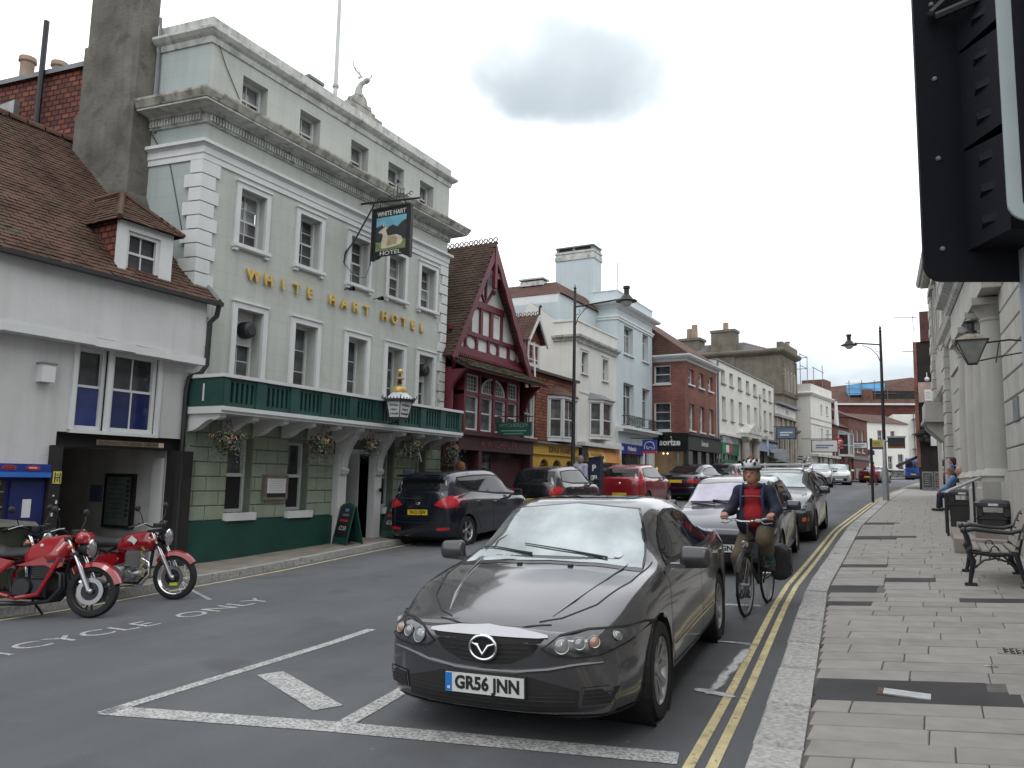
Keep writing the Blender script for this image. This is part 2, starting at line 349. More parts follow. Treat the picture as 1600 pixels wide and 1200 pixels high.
def link(name, me, parent=None, loc=None, rotz=0):
 o = bpy.data.objects.new(name, me); COL.objects.link(o)
 if parent: o.parent = parent
 if loc is not None: o.location = loc
 if rotz: o.rotation_euler = (0, 0, rotz)
 return o
def tag(o, label, cat, group=None, kind=None):
 o['label'] = label; o['category'] = cat
 if group: o['group'] = group
 if kind: o['kind'] = kind
 return o
def thing(name, label, cat, loc=(0, 0, 0), rotz=0, group=None):
 o = bpy.data.objects.new(name, None); COL.objects.link(o); o.location = loc; o.rotation_euler = (0, 0, rotz); o.empty_display_size = .2
 return tag(o, label, cat, group)
def struct(o, kind='structure'): o['kind'] = kind; return o
def copy_tree(o, parent=None):
 c = o.copy(); COL.objects.link(c); c.parent = parent
 for ch in o.children: copy_tree(ch, c)
 return c
def box(name, x0, x1, y0, y1, z0, z1, m, parent=None): return MB().box(x0, x1, y0, y1, z0, z1).build(name, m, parent)

_tx = {}
def text_mesh(txt, size, m, ext=.004, bold=0.0, align='CENTER', bevel=0.0, space=1.0, shear=0.0):
 c = bpy.data.curves.new('lettering', 'FONT'); c.body = txt; c.size = size; c.extrude = ext; c.offset = bold; c.align_x = align
 c.align_y = 'CENTER'; c.bevel_depth = bevel; c.resolution_u = 3; c.space_character = space; c.shear = shear
 o = bpy.data.objects.new('lettering', c); me = bpy.data.meshes.new_from_object(o)
 bpy.data.objects.remove(o); bpy.data.curves.remove(c)
 me.materials.clear(); me.materials.append(M[m] if isinstance(m, str) else m); return me
def lettering(txt, size, m, parent, loc, face='-y', ext=.004, bold=0.0, fitw=None, name='lettering', **k):
 """flat lettering standing on a face that looks towards -y (or +x, -x, +y) in the parent's space"""
 me = text_mesh(txt, size, m, ext, bold, **k)
 if fitw:
  xs = [v.co.x for v in me.vertices]; w = max(xs) - min(xs); f = fitw / max(w, 1e-6)
  for v in me.vertices: v.co.x *= f
 o = link(name, me, parent, loc)
 o.rotation_euler = (rad(90), 0, {'-y': 0, '+x': rad(90), '+y': rad(180), '-x': rad(-90)}[face]); return o

# ------------------------------------------------------------------ ground heights
YG = [-60, 0, 6, 10, 14, 20, 30, 45, 61, 95, 140, 260]; ZG = [-1.75, -1.6, -1.58, -1.48, -1.32, -1.03, -.66, -.28, .04, .7, 1.4, 2.6]
CG = [.025, .025, .025, .025, .024, .020, .012, .006, 0, 0, 0, 0]
def gz(x, y): return float(np.interp(y, YG, ZG) + np.interp(y, YG, CG) * (max(min(x, 8), -14) + 2))
def kerbR(y): return float(np.interp(y, [-40, 0, 4.7, 10.9, 19.5, 32, 67, 95, 140, 200], [1.5, -.55, -.98, -1.57, -1.86, -1.85, -1.42, .3, 7, 22]))
def kerbL(y): return float(np.interp(y, [-40, 5, 8, 13.5, 26, 31, 36, 52, 62, 70, 95, 140, 200], [-9.6, -9.75, -9.98, -10.5, -10.45, -10.1, -9.4, -7.9, -7.1, -6.4, -4.6, 2.0, 16]))
KH = .11
def strip(y0, y1, xa, xb, dz, step=1.0, nx=1):
 mb = MB(); n = max(2, int((y1 - y0) / step) + 1); ys = [y0 + (y1 - y0) * i / (n - 1) for i in range(n)]
 vs = [((xa(y) if callable(xa) else xa) + ((xb(y) if callable(xb) else xb) - (xa(y) if callable(xa) else xa)) * j / nx, y) for y in ys for j in range(nx + 1)]
 mb.add([(x, y, gz(x, y) + dz) for x, y in vs], [(i * (nx + 1) + j, i * (nx + 1) + j + 1, (i + 1) * (nx + 1) + j + 1, (i + 1) * (nx + 1) + j) for i in range(n - 1) for j in range(nx)])
 return mb

def build_ground():
 gx = [-900, -120, -60, -25, -14, 8, 25, 60, 120, 900]; gy = [-900, -200, -60, 0, 6, 10, 14, 20, 30, 45, 61, 95, 140, 200, 900]
 mb = MB(); mb.add([(x, y, gz(x, max(min(y, 200), -60)) - .15) for y in gy for x in gx],
      [(j * 10 + i, j * 10 + i + 1, (j + 1) * 10 + i + 1, (j + 1) * 10 + i) for j in range(14) for i in range(9)])
 struct(mb.build('ground', 'ground'))
 struct(strip(-30, 190, lambda y: kerbL(y) - .05, lambda y: kerbR(y) + .05, 0, 1.0, 14).build('road', 'asphalt', smooth=True))
 # left pavement with its low kerb
 pl = strip(-30, 190, lambda y: kerbL(y) - 14, lambda y: kerbL(y) - .13, KH, 1.0, 3).build('left_pavement', 'pave_left'); struct(pl)
 k = 0; y = 2.0
 while y < 60:
  ln = .9 + .05 * (k % 3); mb = MB(); ya, yb = y, y + ln - .012
  for a, b in ((0, 0),):
   xs = [(kerbL(ya) - .12, ya), (kerbL(ya), ya), (kerbL(yb), yb), (kerbL(yb) - .12, yb)]
   mb.add([(x, yy, gz(x, yy) - .05) for x, yy in xs] + [(x, yy, gz(x, yy) + KH + .004) for x, yy in xs], [(4, 5, 6, 7), (0, 1, 5, 4), (1, 2, 6, 5), (2, 3, 7, 6), (3, 0, 4, 7)])
  mb.build('kerb_stone', 'granite', pl); y += ln; k += 1
 strip(60, 190, lambda y: kerbL(y) - .12, kerbL, KH + .004).build('kerb_run', 'granite', pl)
 # right pavement: bed, granite kerb stones, paving slabs laid in courses across
 pr = strip(-30, 190, lambda y: kerbR(y) + .27, lambda y: kerbR(y) + 12, KH - .012, 1.0, 4).build('right_pavement', 'joint'); struct(pr)
 y = 2.6; k = 0
 while y < 48:
  ln = (.95, 1.12, .86, 1.05)[k % 4]; g = .02; ya, yb = y + g, y + ln - g; o = RN.uniform(-.008, .008)
  xs = [(kerbR(ya) + o, ya), (kerbR(ya) + .275, ya), (kerbR(yb) + .275, yb), (kerbR(yb) + o, yb)]; c = .015
  top = [(xs[0][0] + c, ya + c), (xs[1][0] - .004, ya + c), (xs[2][0] - .004, yb - c), (xs[3][0] + c, yb - c)]
  dz = RN.uniform(-.004, .004)
  mb = MB().add([(x, yy, gz(x, yy) - .06) for x, yy in xs] + [(x, yy, gz(x, yy) + KH - .015) for x, yy in xs] + [(x, yy, gz(x, yy) + KH + .002 + dz) for x, yy in top],
      [(0, 1, 5, 4), (1, 2, 6, 5), (2, 3, 7, 6), (3, 0, 4, 7), (4, 5, 9, 8), (5, 6, 10, 9), (6, 7, 11, 10), (7, 4, 8, 11), (8, 9, 10, 11)])
  mb.build('kerb_stone', 'granite', pr); y += ln; k += 1
 strip(48, 190, kerbR, lambda y: kerbR(y) + .275, KH + .002).build('kerb_run', 'granite', pr)
 # slabs: courses run across the pavement; the near ones are separate pieces, the far ones one joined part
 def slab(mb, x0, x1, y0, y1, dz):
  sh = lambda x, yy: (x, yy + .35 * (x + 1))
  pts = [sh(x0, y0), sh(x1, y0), sh(x1, y1), sh(x0, y1)]; c = .006; mx = (x0 + x1) / 2; my = (y0 + y1) / 2 + .35 * (mx + 1)
  def P(x, yy, z): return (x, yy, gz(x, yy) + KH + z)
  low = [P(x, yy, -.02) for x, yy in pts]; mid = [P(x, yy, -.004 + dz) for x, yy in pts]
  top = [P(x + (c if x < mx else -c), yy + (c if yy < my else -c), dz) for x, yy in pts]
  mb.add(low + mid + top, [(0, 1, 5, 4), (1, 2, 6, 5), (2, 3, 7, 6), (3, 0, 4, 7), (4, 5, 9, 8), (5, 6, 10, 9), (6, 7, 11, 10), (7, 4, 8, 11), (8, 9, 10, 11)])
 far = MB(); cnt = 0; y = 2.0; row = 0
 holes = [(-.85, .14, 5.93, 6.27), (-.85, .39, 5.62, 5.96), (-1.0, -.70, 7.52, 7.76), (-1.2, -.48, 9.78, 10.02), (-1.25, -.84, 10.5, 11.2), (.40, 1.3, 7.12, 7.5), (-.63, -.1, 11.65, 11.9), (-1.35, -.6, 13.1, 13.4), (-1.6, -.49, 17.0, 17.5), (.2, 1.3, 9.95, 10.25), (-1.6, -1.0, 20.2, 20.9)]
 while y < 34:
  h = (.305, .30, .33, .29, .31)[row % 5] if y < 11 else .33 + .06 * (row % 2)
  ex = lambda yy: kerbR(yy + .35 * (kerbR(yy) + 1.3)) + .29
  xe = 1.95 if y < 13 else 1.95 - .06 * (y - 13); x = ex(y + h / 2); first = RN.choice((.22, .45, .62)) if row % 2 else RN.choice((.62, .72))
  while x < xe:
   w = first if first else RN.choice((.60, .60, .62, .75, .52)); first = None
   x1 = min(x + w, xe)
   g = .0038; cx, cy = (x + x1) / 2, y + h / 2
   if not any(a < cx < b and c < cy < d for a, b, c, d in holes) and x1 - x > .05:
    if cnt < 292 and y < 15 and cx < 1.5:
     mb = MB(); slab(mb, x + g, x1 - g, y + g, y + h - g, RN.uniform(-.003, .003)); mb.build('paving_slab', 'slab', pr); cnt += 1
    else: slab(far, x + g, x1 - g, y + g, y + h - g, 0)
   x = x1
  y += h; row += 1
 far.build('far_paving', 'slab', pr)['kind'] = 'stuff'
 strip(34, 190, lambda yy: kerbR(yy) + .288, lambda yy: kerbR(yy) + 12, KH - .004).build('distant_paving', 'slab', pr)
 strip(-30, 2.2, lambda yy: kerbR(yy) + .288, lambda yy: kerbR(yy) + 12, KH).build('near_paving', 'slab', pr)
 # tarmac patches let into the slabs
 for i, (a, b, c, d) in enumerate(holes):
  if i == 5: continue
  a = max(a, kerbR((c + d) / 2) + .29)
  mb = MB(); n = 3
  e = .10; a = max(a - e, kerbR((c + d) / 2) + .28); b += e; c -= e; d += e; SH_ = lambda x, yy: yy + .35 * (x + 1)
  mb.add([(a + (b - a) * q / n, SH_(a + (b - a) * q / n, yy), gz(a + (b - a) * q / n, SH_(a + (b - a) * q / n, yy)) + KH - .003 - .0015 * (i == 1)) for yy in (c, d) for q in range(n + 1)], [(q, q + 1, q + n + 2, q + n + 1) for q in range(n)])
  mb.build('tarmac_patch', 'asphalt2', pr)
 # grey metal plate in the nearest patch, ribbed inspection cover further right
 z = gz(-.25, 6.17) + KH
 box('cover_plate', -.39, -.10, 6.10, 6.25, z - .02, z + .006, mat('bare_metal_plate', (.42, .44, .45), .5, .2, 8, .2, 50, metal=.3), pr)
 box('plate_frame', -.43, -.075, 6.075, 6.28, z - .03, z - .001, mat('rust_frame', (.10, .06, .045), .9, .4, 9), pr)
 z = gz(.75, 7.95) + KH; f = box('inspection_cover', .38, 1.1, 7.80, 8.08, z - .03, z - .008, 'stone_step', pr)
 r = MB()
 for i in range(14):
  for j in range(5):
   x0 = .43 + i * .045; y0 = 7.83 + j * .046; a = (i + j) % 2
   r.box(x0, x0 + (.034 if a else .012), y0, y0 + (.012 if a else .034), z - .009, z)
 r.build('cover_ribs', 'iron', f)
 # litter
 for i, (x, yy) in enumerate(((.52, 6.45), (.30, 7.25), (-.06, 13.2), (.2, 21.0))):
  zz = gz(x, yy) + KH + .004; tag(MB().add([(x - .05, yy, zz), (x + .05, yy + .015, zz + .012), (x + .055, yy + .04, zz + .004), (x - .03, yy + .03, zz + .002)], [(0, 1, 2, 3)]).build('litter', 'white_sign'),
   ('crumpled white paper scrap on slabs beside the near tarmac patch', 'thin white litter strip on slabs near the ribbed cover', 'white paper scrap on pavement in front of the bench', 'white paper scrap below the town hall steps')[i], 'litter', 'litter on the pavement')

def marking(pts, w, name, m, dz=.004, step=.6):
 """painted line following a polyline on the road"""
 P = [Vector(p) for p in pts]; mb = MB(); path = []
 for a, b in zip(P, P[1:]):
  n = max(1, int((b - a).length / step)); path += [a.lerp(b, i / n) for i in range(n)]
 path.append(P[-1]); vs = []
 for i, p in enumerate(path):
  t = (path[min(i + 1, len(path) - 1)] - path[max(i - 1, 0)]).normalized(); nrm = Vector((-t.y, t.x)) * w / 2
  for q in (p + nrm, p - nrm): vs.append((q.x, q.y, gz(q.x, q.y) + dz))
 mb.add(vs, [(2 * i, 2 * i + 1, 2 * i + 3, 2 * i + 2) for i in range(len(path) - 1)])
 return struct(mb.build(name, m))

def build_markings():
 ys = [-5 + i * 1.5 for i in range(90)]
 marking([(kerbR(y) - .315, y) for y in ys], .062, 'yellow_line', 'yellow_line')
 marking([(kerbR(y) - .195, y) for y in ys], .062, 'yellow_line', 'yellow_line')
 marking([(kerbL(y) + .20, y) for y in ys if y < 60], .075, 'yellow_line', 'yellow_line')
 # hatched box in front of the dark car
 marking([(-5.08, 3.50), (-5.38, 6.75)], .11, 'white_line', 'white_line')
 marking([(-5.12, 3.56), (-3.48, 4.03), (-1.36, 4.52)], .20, 'white_line', 'white_line')
 marking([(-4.92, 4.87), (-3.80, 4.33)], .22, 'white_line', 'white_line', .005)
 marking([(-3.46, 4.10), (-3.75, 5.6), (-3.9, 6.4)], .13, 'white_line', 'white_line', .005)
 marking([(-3.55, 9.6), (-1.95, 9.9)], .12, 'white_line', 'white_line')
 marking([(-2.1, 7.75), (-1.55, 7.75)], .05, 'white_line', 'white_line')
 marking([(-9.9, 8.0), (-8.6, 7.35)], .06, 'white_line', 'white_line')
 # spilt white paint by the yellow lines, a broken film
 m = mat('spilt_white_paint', (.50, .50, .49), .8, .2, 30); nt = m.node_tree; N = nt.nodes.new; L = nt.links.new; tc = N('ShaderNodeTexCoord')
 def nz(sc, st):
  q = N('ShaderNodeMapping'); q.inputs['Scale'].default_value = st; L(tc.outputs['Object'], q.inputs[0]); n = N('ShaderNodeTexNoise'); n.inputs['Scale'].default_value = sc; n.inputs['Detail'].default_value = 8; L(q.outputs[0], n.inputs[0]); return n.outputs[0]
 uv = N('ShaderNodeUVMap'); sp = N('ShaderNodeSeparateXYZ'); L(uv.outputs[0], sp.inputs[0])
 ad = N('ShaderNodeMath'); ad.operation = 'MULTIPLY'; L(nz(11, (1, .45, 1)), ad.inputs[0]); L(sp.outputs[0], ad.inputs[1])
 rg = N('ShaderNodeMapRange'); L(ad.outputs[0], rg.inputs[0]); rg.inputs[1].default_value = .20; rg.inputs[2].default_value = .36; L(rg.outputs[0], nt.nodes['Principled BSDF'].inputs['Alpha'])
 def film(pts, w, nm):
  P = [Vector(p) for p in pts]; path = []
  for p, q in zip(P, P[1:]): path += [p.lerp(q, i / 8) for i in range(8)]
  path.append(P[-1]); vs = []; uvs = []
  for i, p in enumerate(path):
   t = (path[min(i + 1, len(path) - 1)] - path[max(i - 1, 0)]).normalized(); nn = Vector((-t.y, t.x)); e = min(1, 4 * min(i, len(path) - 1 - i) / len(path))
   for k in (-1, 0, 1): q = p + nn * w * k; vs.append((q.x, q.y, gz(q.x, q.y) + .0085)); uvs.append(((1 if k == 0 else 0) * (.35 + .65 * e), 0))
  n = len(path); me = bpy.data.meshes.new(nm); me.from_pydata(vs, [], [(3 * i + k, 3 * i + k + 1, 3 * i + k + 4, 3 * i + k + 3) for i in range(n - 1) for k in (0, 1)])
  ul = me.uv_layers.new(name='edge');
  for lp in me.loops: ul.data[lp.index].uv = uvs[lp.vertex_index]
  me.materials.append(m); struct(link(nm, me))
 film([(-1.57, 5.9), (-1.55, 6.1), (-1.57, 6.45), (-1.58, 6.9), (-1.60, 7.4), (-1.62, 7.8)], .085, 'spilt_paint'); film([(-1.72, 6.04), (-1.58, 6.02), (-1.32, 5.93)], .09, 'spilt_paint'); film([(-1.99, 7.72), (-1.8, 7.75), (-1.6, 7.8)], .045, 'spilt_paint')
 # the worded bay: letters painted on the road, read from the middle of the street
 me = text_mesh('CYCLE  ONLY', .62, 'white_line', 0, .004, 'LEFT', space=1.06)
 xs = [v.co.x for v in me.vertices]; x0, x1 = min(xs), max(xs)
 for v in me.vertices:
  t = (v.co.x - x0) / (x1 - x0); y = 4.42 + t * 3.30; x = -7.82 - .13 * t - v.co.y * .78
  v.co = (x, y, gz(x, y) + .004)
 struct(link('road_lettering', me))
 marking([(-8.18, 3.95), (-8.22, 4.35)], .06, 'white_line', 'white_line')
 marking([(-7.55, 3.95), (-7.9, 4.22), (-7.55, 4.25)], .06, 'white_line', 'white_line')
# ------------------------------------------------------------------ building helpers: local x along the front, -y towards the street
def bldg(name, label, x, y, ang=0, cat='building', right=False, group=None):
 return thing(name, label, cat, (x, y, 0), rad((-90 if right else 90) - ang), group)
def wall(W, z0, z1, holes=(), t=.3, x0=0.0, y=0.0):
 """front wall with real openings and reveals"""
 mb = MB(); holes = [h for h in holes]
 xs = sorted({x0, x0 + W} | {v for h in holes for v in h[:2]}); zs = sorted({z0, z1} | {v for h in holes for v in h[2:4]})
 for a, b in zip(xs, xs[1:]):
  for c, d in zip(zs, zs[1:]):
   mx, mz = (a + b) / 2, (c + d) / 2
   if any(h[0] < mx < h[1] and h[2] < mz < h[3] for h in holes): continue
   mb.quad((a, y, c), (b, y, c), (b, y, d), (a, y, d))
 for a, b, c, d in [h[:4] for h in holes]:
  mb.quad((a, y, c), (a, y + t, c), (a, y + t, d), (a, y, d)); mb.quad((b, y, c), (b, y, d), (b, y + t, d), (b, y + t, c))
  mb.quad((a, y, d), (a, y + t, d), (b, y + t, d), (b, y, d)); mb.quad((a, y, c), (b, y, c), (b, y + t, c), (a, y + t, c))
 return mb
def shell(p, W, D, z0, z1, m, roof='lead', left=True, right=True, skew=0.0, y=0.0, zr=None):
 if left: MB().quad((0, y, z0), (-skew, D, z0), (-skew, D, z1), (0, y, z1)).build('side_wall', m, p)
 if right: MB().quad((W, y, z0), (W, y, z1), (W - skew, D, z1), (W - skew, D, z0)).build('side_wall', m, p)
 MB().quad((-skew, D, z0), (W - skew, D, z0), (W - skew, D, z1), (-skew, D, z1)).build('rear_wall', m, p)
 if roof: MB().quad((0, y, zr or z1 - .25), (W, y, zr or z1 - .25), (W - skew, D, zr or z1 - .25), (-skew, D, zr or z1 - .25)).build('roof', roof, p)
def sweep(path, prof, name, m, p, smooth=False, ends=True):
 """moulding run: profile (out, z) carried along a plan path with mitred corners; outward is to the right of travel"""
 P = [Vector(q) for q in path]; n = len(P); mb = MB(); k = len(prof); vs = []
 for i in range(n):
  d0 = (P[i] - P[i - 1]).normalized() if i else (P[1] - P[0]).normalized(); d1 = (P[i + 1] - P[i]).normalized() if i < n - 1 else d0
  n0 = Vector((d0.y, -d0.x)); n1 = Vector((d1.y, -d1.x)); mm = (n0 + n1).normalized(); f = 1 / max(.3, mm.dot(n0))
  for o, z in prof: q = P[i] + mm * o * f; vs.append((q.x, q.y, z))
 fs = [(i * k + j, (i + 1) * k + j, (i + 1) * k + j + 1, i * k + j + 1) for i in range(n - 1) for j in range(k - 1)]
 mb.add(vs, fs)
 if ends: mb.f += [tuple(range(k)), tuple(range((n - 1) * k, n * k))]; mb.mi += [0, 0]
 return mb.build(name, m, p, smooth)
_pane = {}
def pane(w, h, m, p, loc):
 key = (round(w, 2), round(h, 2), m)
 if key not in _pane: _pane[key] = MB().box(-.5 * w, .5 * w, 0, .006, -.5 * h, .5 * h).mesh('pane', m)
 return link('pane', _pane[key], p, loc)
def window(p, x0, x1, z0, z1, y=.14, cols=2, rows=(2, 2), fw=.05, bar=.018, m='trim', glass='glass', sill=None, arch=None, split=.5, each=True, name='window', sm=None, step=.03, zig=0):
 """sash window: frame with meeting rail and glazing bars, each pane a piece of glass; optional sill and architrave"""
 mb = MB(); W = x1 - x0; H = z1 - z0
 mb.box(x0, x0 + fw, y, y + .06, z0, z1).box(x1 - fw, x1, y, y + .06, z0, z1).box(x0 + fw, x1 - fw, y, y + .06, z1 - fw, z1).box(x0 + fw, x1 - fw, y, y + .06, z0, z0 + fw * 1.2)
 zm = z0 + H * split
 sash = [(z0 + fw * 1.2, zm, rows[0], y + .045)] if rows[0] else []
 if len(rows) > 1: sash.append((zm + .02, z1 - fw, rows[1], y + .045 + step))
 else: sash = [(z0 + fw * 1.2, z1 - fw, rows[0], y + .045)]
 if len(rows) > 1: mb.box(x0 + fw, x1 - fw, y + .03, y + .05 + step, zm - .012, zm + .026)
 pn = []
 for a, b, r, yy in sash:
  cw = (W - 2 * fw) / cols; ch = (b - a) / r
  for i in range(1, cols): mb.box(x0 + fw + i * cw - bar / 2, x0 + fw + i * cw + bar / 2, yy - .012, yy + .012, a, b)
  for j in range(1, r): mb.box(x0 + fw, x1 - fw, yy - .010, yy + .010, a + j * ch - bar / 2, a + j * ch + bar / 2)
  g = glass if isinstance(glass, str) else glass[0 if (a, b) == sash[0][:2] else 1]
  if each:
   for i in range(cols):
    for j in range(r): pn.append((cw, ch, g, (x0 + fw + (i + .5) * cw, yy + .001, a + (j + .5) * ch)))
  else: pn.append((W - 2 * fw, b - a, g, ((x0 + x1) / 2, yy + .001, (a + b) / 2)))
 w = mb.build(name, m, p)
 for q in pn: pane(q[0], q[1], q[2], w, q[3])
 if sill:
  o, h, ex = sill
  MB().box(x0 - ex, x1 + ex, -o, y + .05, z0 - h, z0).build('sill', sm or m, w)
 if arch:
  a, o = arch; s = MB(); zb = z0 - (sill[1] if sill else 0) * 0
  s.box(x0 - a, x0 + .004, -o, .02, zb, z1 + a).box(x1 - .004, x1 + a, -o, .02, zb, z1 + a).box(x0 + .004, x1 - .004, -o, .02, z1 - .004, z1 + a)
  s.box(x0 - a - .02, x1 + a + .02, -o - .03, .018, z1 + a, z1 + a + .045)
  s.build('architrave', m, w)
 return w
def tiles(O, U, V, clip, m, p, name='tiles', w=.165, c=.10, th=.016, seed=1, lift=.02, jit=.006):
 """plain clay tiles laid in courses on a slope: every tile its own piece of the mesh, tails standing proud"""
 rr = random.Random(seed); O, U, V = Vector(O), Vector(U).normalized(), Vector(V).normalized(); N = U.cross(V).normalized()
 if N.z < 0: N = -N
 us = [q[0] for q in clip]; vs_ = [q[1] for q in clip]; mb = MB(); r = 0; v = min(vs_)
 def inside(u, v):
  k = False; n = len(clip)
  for i in range(n):
   (a, b), (c_, d) = clip[i], clip[i - 1]
   if (b > v) != (d > v) and u < (c_ - a) * (v - b) / (d - b) + a: k = not k
  return k
 while v < max(vs_):
  u = min(us) - (w / 2 if r % 2 else 0)
  while u < max(us):
   if inside(u + w / 2, v + c * .4):
    h = lift + rr.uniform(-jit, jit); t = rr.uniform(-.004, .004)
    P = lambda a, b, n: O + U * a + V * b + N * n
    g = .004
    a, b = u + g, u + w - g
    mb.add([P(a, v, h + t), P(b, v, h - t), P(b, v + c * 1.25, .004), P(a, v + c * 1.25, .004), P(a, v, h + t - th), P(b, v, h - t - th)], [(0, 1, 2, 3), (4, 5, 1, 0)])
   u += w
  v += c; r += 1
 me = bpy.data.meshes.new(name); me.from_pydata(mb.v, [], mb.f); me.materials.append(M[m] if isinstance(m, str) else m)
 o = link(name, me, p); o['kind'] = 'stuff'; return o
def downpipe(p, path, r=.045, m='black', name='drainpipe'): return MB().tube(path, r, 8).build(name, m, p, True)

# ------------------------------------------------------------------ the hotel
def console(d=.8, h=.30, w=.13):
 pts = [(0, 0), (-d, 0), (-d, -.07), (-d + .10, -.10)]
 for i in range(9): a = i / 8; pts.append((-d + .12 + (d - .17) * a, -.11 - (h - .11) * (a ** 1.5) + .03 * math.sin(a * 6.28)))
 pts += [(-.03, -h), (0, -h)]
 return MB().prism(pts, -w / 2, w / 2, 'x')
def build_hotel():
 h = bldg('hotel', 'pale green stuccoed four storey hotel with gilt lettering and a dark green balcony', -11.5, 9.02)
 W = 8.0; sk = .144
 holes = []
 A = [(.77, 1.40), (2.31, 2.92), (3.93, 4.55), (5.31, 5.94), (6.63, 7.25)]
 U = [(.88, 1.53), (2.45, 3.09), (4.06, 4.72), (5.46, 6.12), (6.79, 7.46)]
 Lw = [(.97, 1.62), (2.48, 3.14), (4.12, 4.78), (5.54, 6.18), (6.83, 7.49)]
 holes += [(a, b, 7.02, 7.64) for a, b in A] + [(a, b, 4.30, 5.40) for a, b in U] + [(a, b, 1.16, 3.08) for a, b in Lw]
 MB_ = wall(W, 1.0, 8.02, holes, .28); MB_.build('wall', 'hotel', h)
 for a, b in A: window(h, a, b, 7.02, 7.64, .20, 2, (1, 1), .05, .02, glass=('glass', 'glass_net'), split=.40, sill=(.03, .05, .03))
 for i, (a, b) in enumerate(U):
  w = window(h, a, b, 4.30, 5.40, .17, 2, (2, 2), .045, .017, glass=(('glass_lit', 'glass_net'), 'glass_lit', 'glass_lit', ('glass_lit', 'glass_net'), ('glass_net', 'glass_lit'))[i], arch=(.10, .045), sill=(.10, .07, .13))
  for x in (a - .06, b + .06): MB().box(x - .05, x + .05, -.07, .01, 4.16, 4.228).build('bracket', 'trim', w)
  m = MB(); m.box(a - .13, b + .13, -.085, .012, 4.17 + .045, 4.229); m.build('apron', 'trim', w)
 for i, (a, b) in enumerate(Lw):
  if i in (0, 4):       # French window with a round extractor fan over it
   w = window(h, a, b, 1.16, 3.08, .26, 2, (4,), .05, .02, glass='glass_lit', arch=(.11, .045))
   f = MB(); f.lathe([(0, -.10), (.10, -.10), (.15, -.06), (.165, 0), (.165, .14), (.14, .16)], (b - .26, .08, 2.72), 20, 'y'); f.build('extractor_fan', 'plastic', w, 35)
   MB().box(a + .05, b - .05, .235, .262, 2.42, 3.03).build('fan_panel', 'trim', w)
  else: w = window(h, a, b, 1.16, 3.08, .26, 2, (4,), .05, .02, glass='glass_lit', arch=(.11, .045))
  if i < 2: MB().box(a + .012, a + .17, .16, .20, 1.16, 3.06).build('curtain', 'curtain', w)
 # gable end, roof deck, parapet back
 ret = [(-.65, 4.5), (0, 0)]
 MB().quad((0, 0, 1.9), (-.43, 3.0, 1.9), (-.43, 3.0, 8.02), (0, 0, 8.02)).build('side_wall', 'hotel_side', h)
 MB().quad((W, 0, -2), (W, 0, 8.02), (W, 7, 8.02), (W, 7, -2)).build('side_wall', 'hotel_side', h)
 MB().add([(0, .0, 8.02), (W, .0, 8.02), (W, 7, 8.02), (.3, 7, 8.02), (-.43, 3.0, 8.02)], [(0, 1, 2, 3, 4)]).build('roof', 'lead', h)
 path = [(-.183, 1.28), (0, 0), (W, 0), (W, 1.5)]
 sweep(path, [(0, 5.64), (.03, 5.64), (.03, 5.74), (.05, 5.76), (.05, 5.88), (.09, 5.92), (.13, 5.93), (.13, 5.99), (.02, 6.03), (0, 6.03)], 'string_course', 'trim', h)
 sweep(path, [(0, 6.34), (.05, 6.34), (.05, 6.50), (.10, 6.52), (.12, 6.56), (.38, 6.58), (.38, 6.63), (.36, 6.635), (0, 6.65)], 'cornice_soffit', 'trim_old', h)
 sweep(path, [(.36, 6.60), (.40, 6.62), (.43, 6.68), (.46, 6.74), (.46, 6.78), (.02, 6.88), (0, 6.88)], 'cornice', 'cornice_dirty', h)
 sweep(path, [(0, 7.90), (.03, 7.90), (.05, 7.98), (.05, 8.02)], 'parapet_moulding', 'trim_old', h)
 sweep(path, [(.04, 8.00), (.11, 8.04), (.17, 8.10), (.17, 8.15), (.05, 8.20), (.05, 8.20), (-.28, 8.20)], 'parapet_cornice', 'trim_old', h)
 sweep(path, [(.03, 8.18), (.03, 8.40), (.0, 8.42), (-.24, 8.42), (-.26, 8.10)], 'parapet', 'trim_old', h)
 de = MB(); n = 118
 for i in range(n):
  x = .02 + i * (W / n); de.box(x, x + .038, -.10, -.045, 6.37, 6.49)
 for i in range(18):
  t = i * .068 + .03; x, y = -.143 * t, t; de.box(x - .11, x - .05, y, y + .038, 6.37, 6.49)
 de.build('dentils', 'trim_old', h)['kind'] = 'stuff'
 # quoins
 z = 5.63; i = 0
 while z > 1.75:
  a, b = ((.36, .22), (.27, .34))[i % 2]; c = .012; z0 = z - .252
  q = MB(); o = .045
  q.add([(-.02 - .143 * b - o, b, z0), (-o, -o, z0), (a, -o, z0), (-.02 - .143 * b - o, b, z - c), (-o, -o, z - c), (a, -o, z - c), (a, .02, z0), (a, .02, z - c), (0, .02, z - c), (0, .02, z0)],
    [(0, 1, 4, 3), (1, 2, 5, 4), (2, 6, 7, 5), (3, 4, 5, 7, 8), (0, 9, 6, 2, 1)])
  q.build('quoin', 'trim', h)
  if z > 1.9 : MB().bev(W - (.34, .24)[i % 2], W + .03, -.04, .02, z0, z - c, .01).build('quoin', 'trim' if z > 3 else 'trim_old', h)
  z -= .262; i += 1
 # ground floor: painted rusticated blocks laid over a recessed wall
 gh = [(1.0, 1.60, -.76, .62), (2.53, 3.12, -.76, .62), (4.12, 5.10, -1.7, .95), (5.54, 6.00, -.76, .62), (6.86, 7.30, -.76, .62)]
 wall(W, -2.2, 1.0, gh, .30, 0, .03).build('ground_floor_wall', 'sage_joint', h)
 rh = .262; z = -.885; r = 0
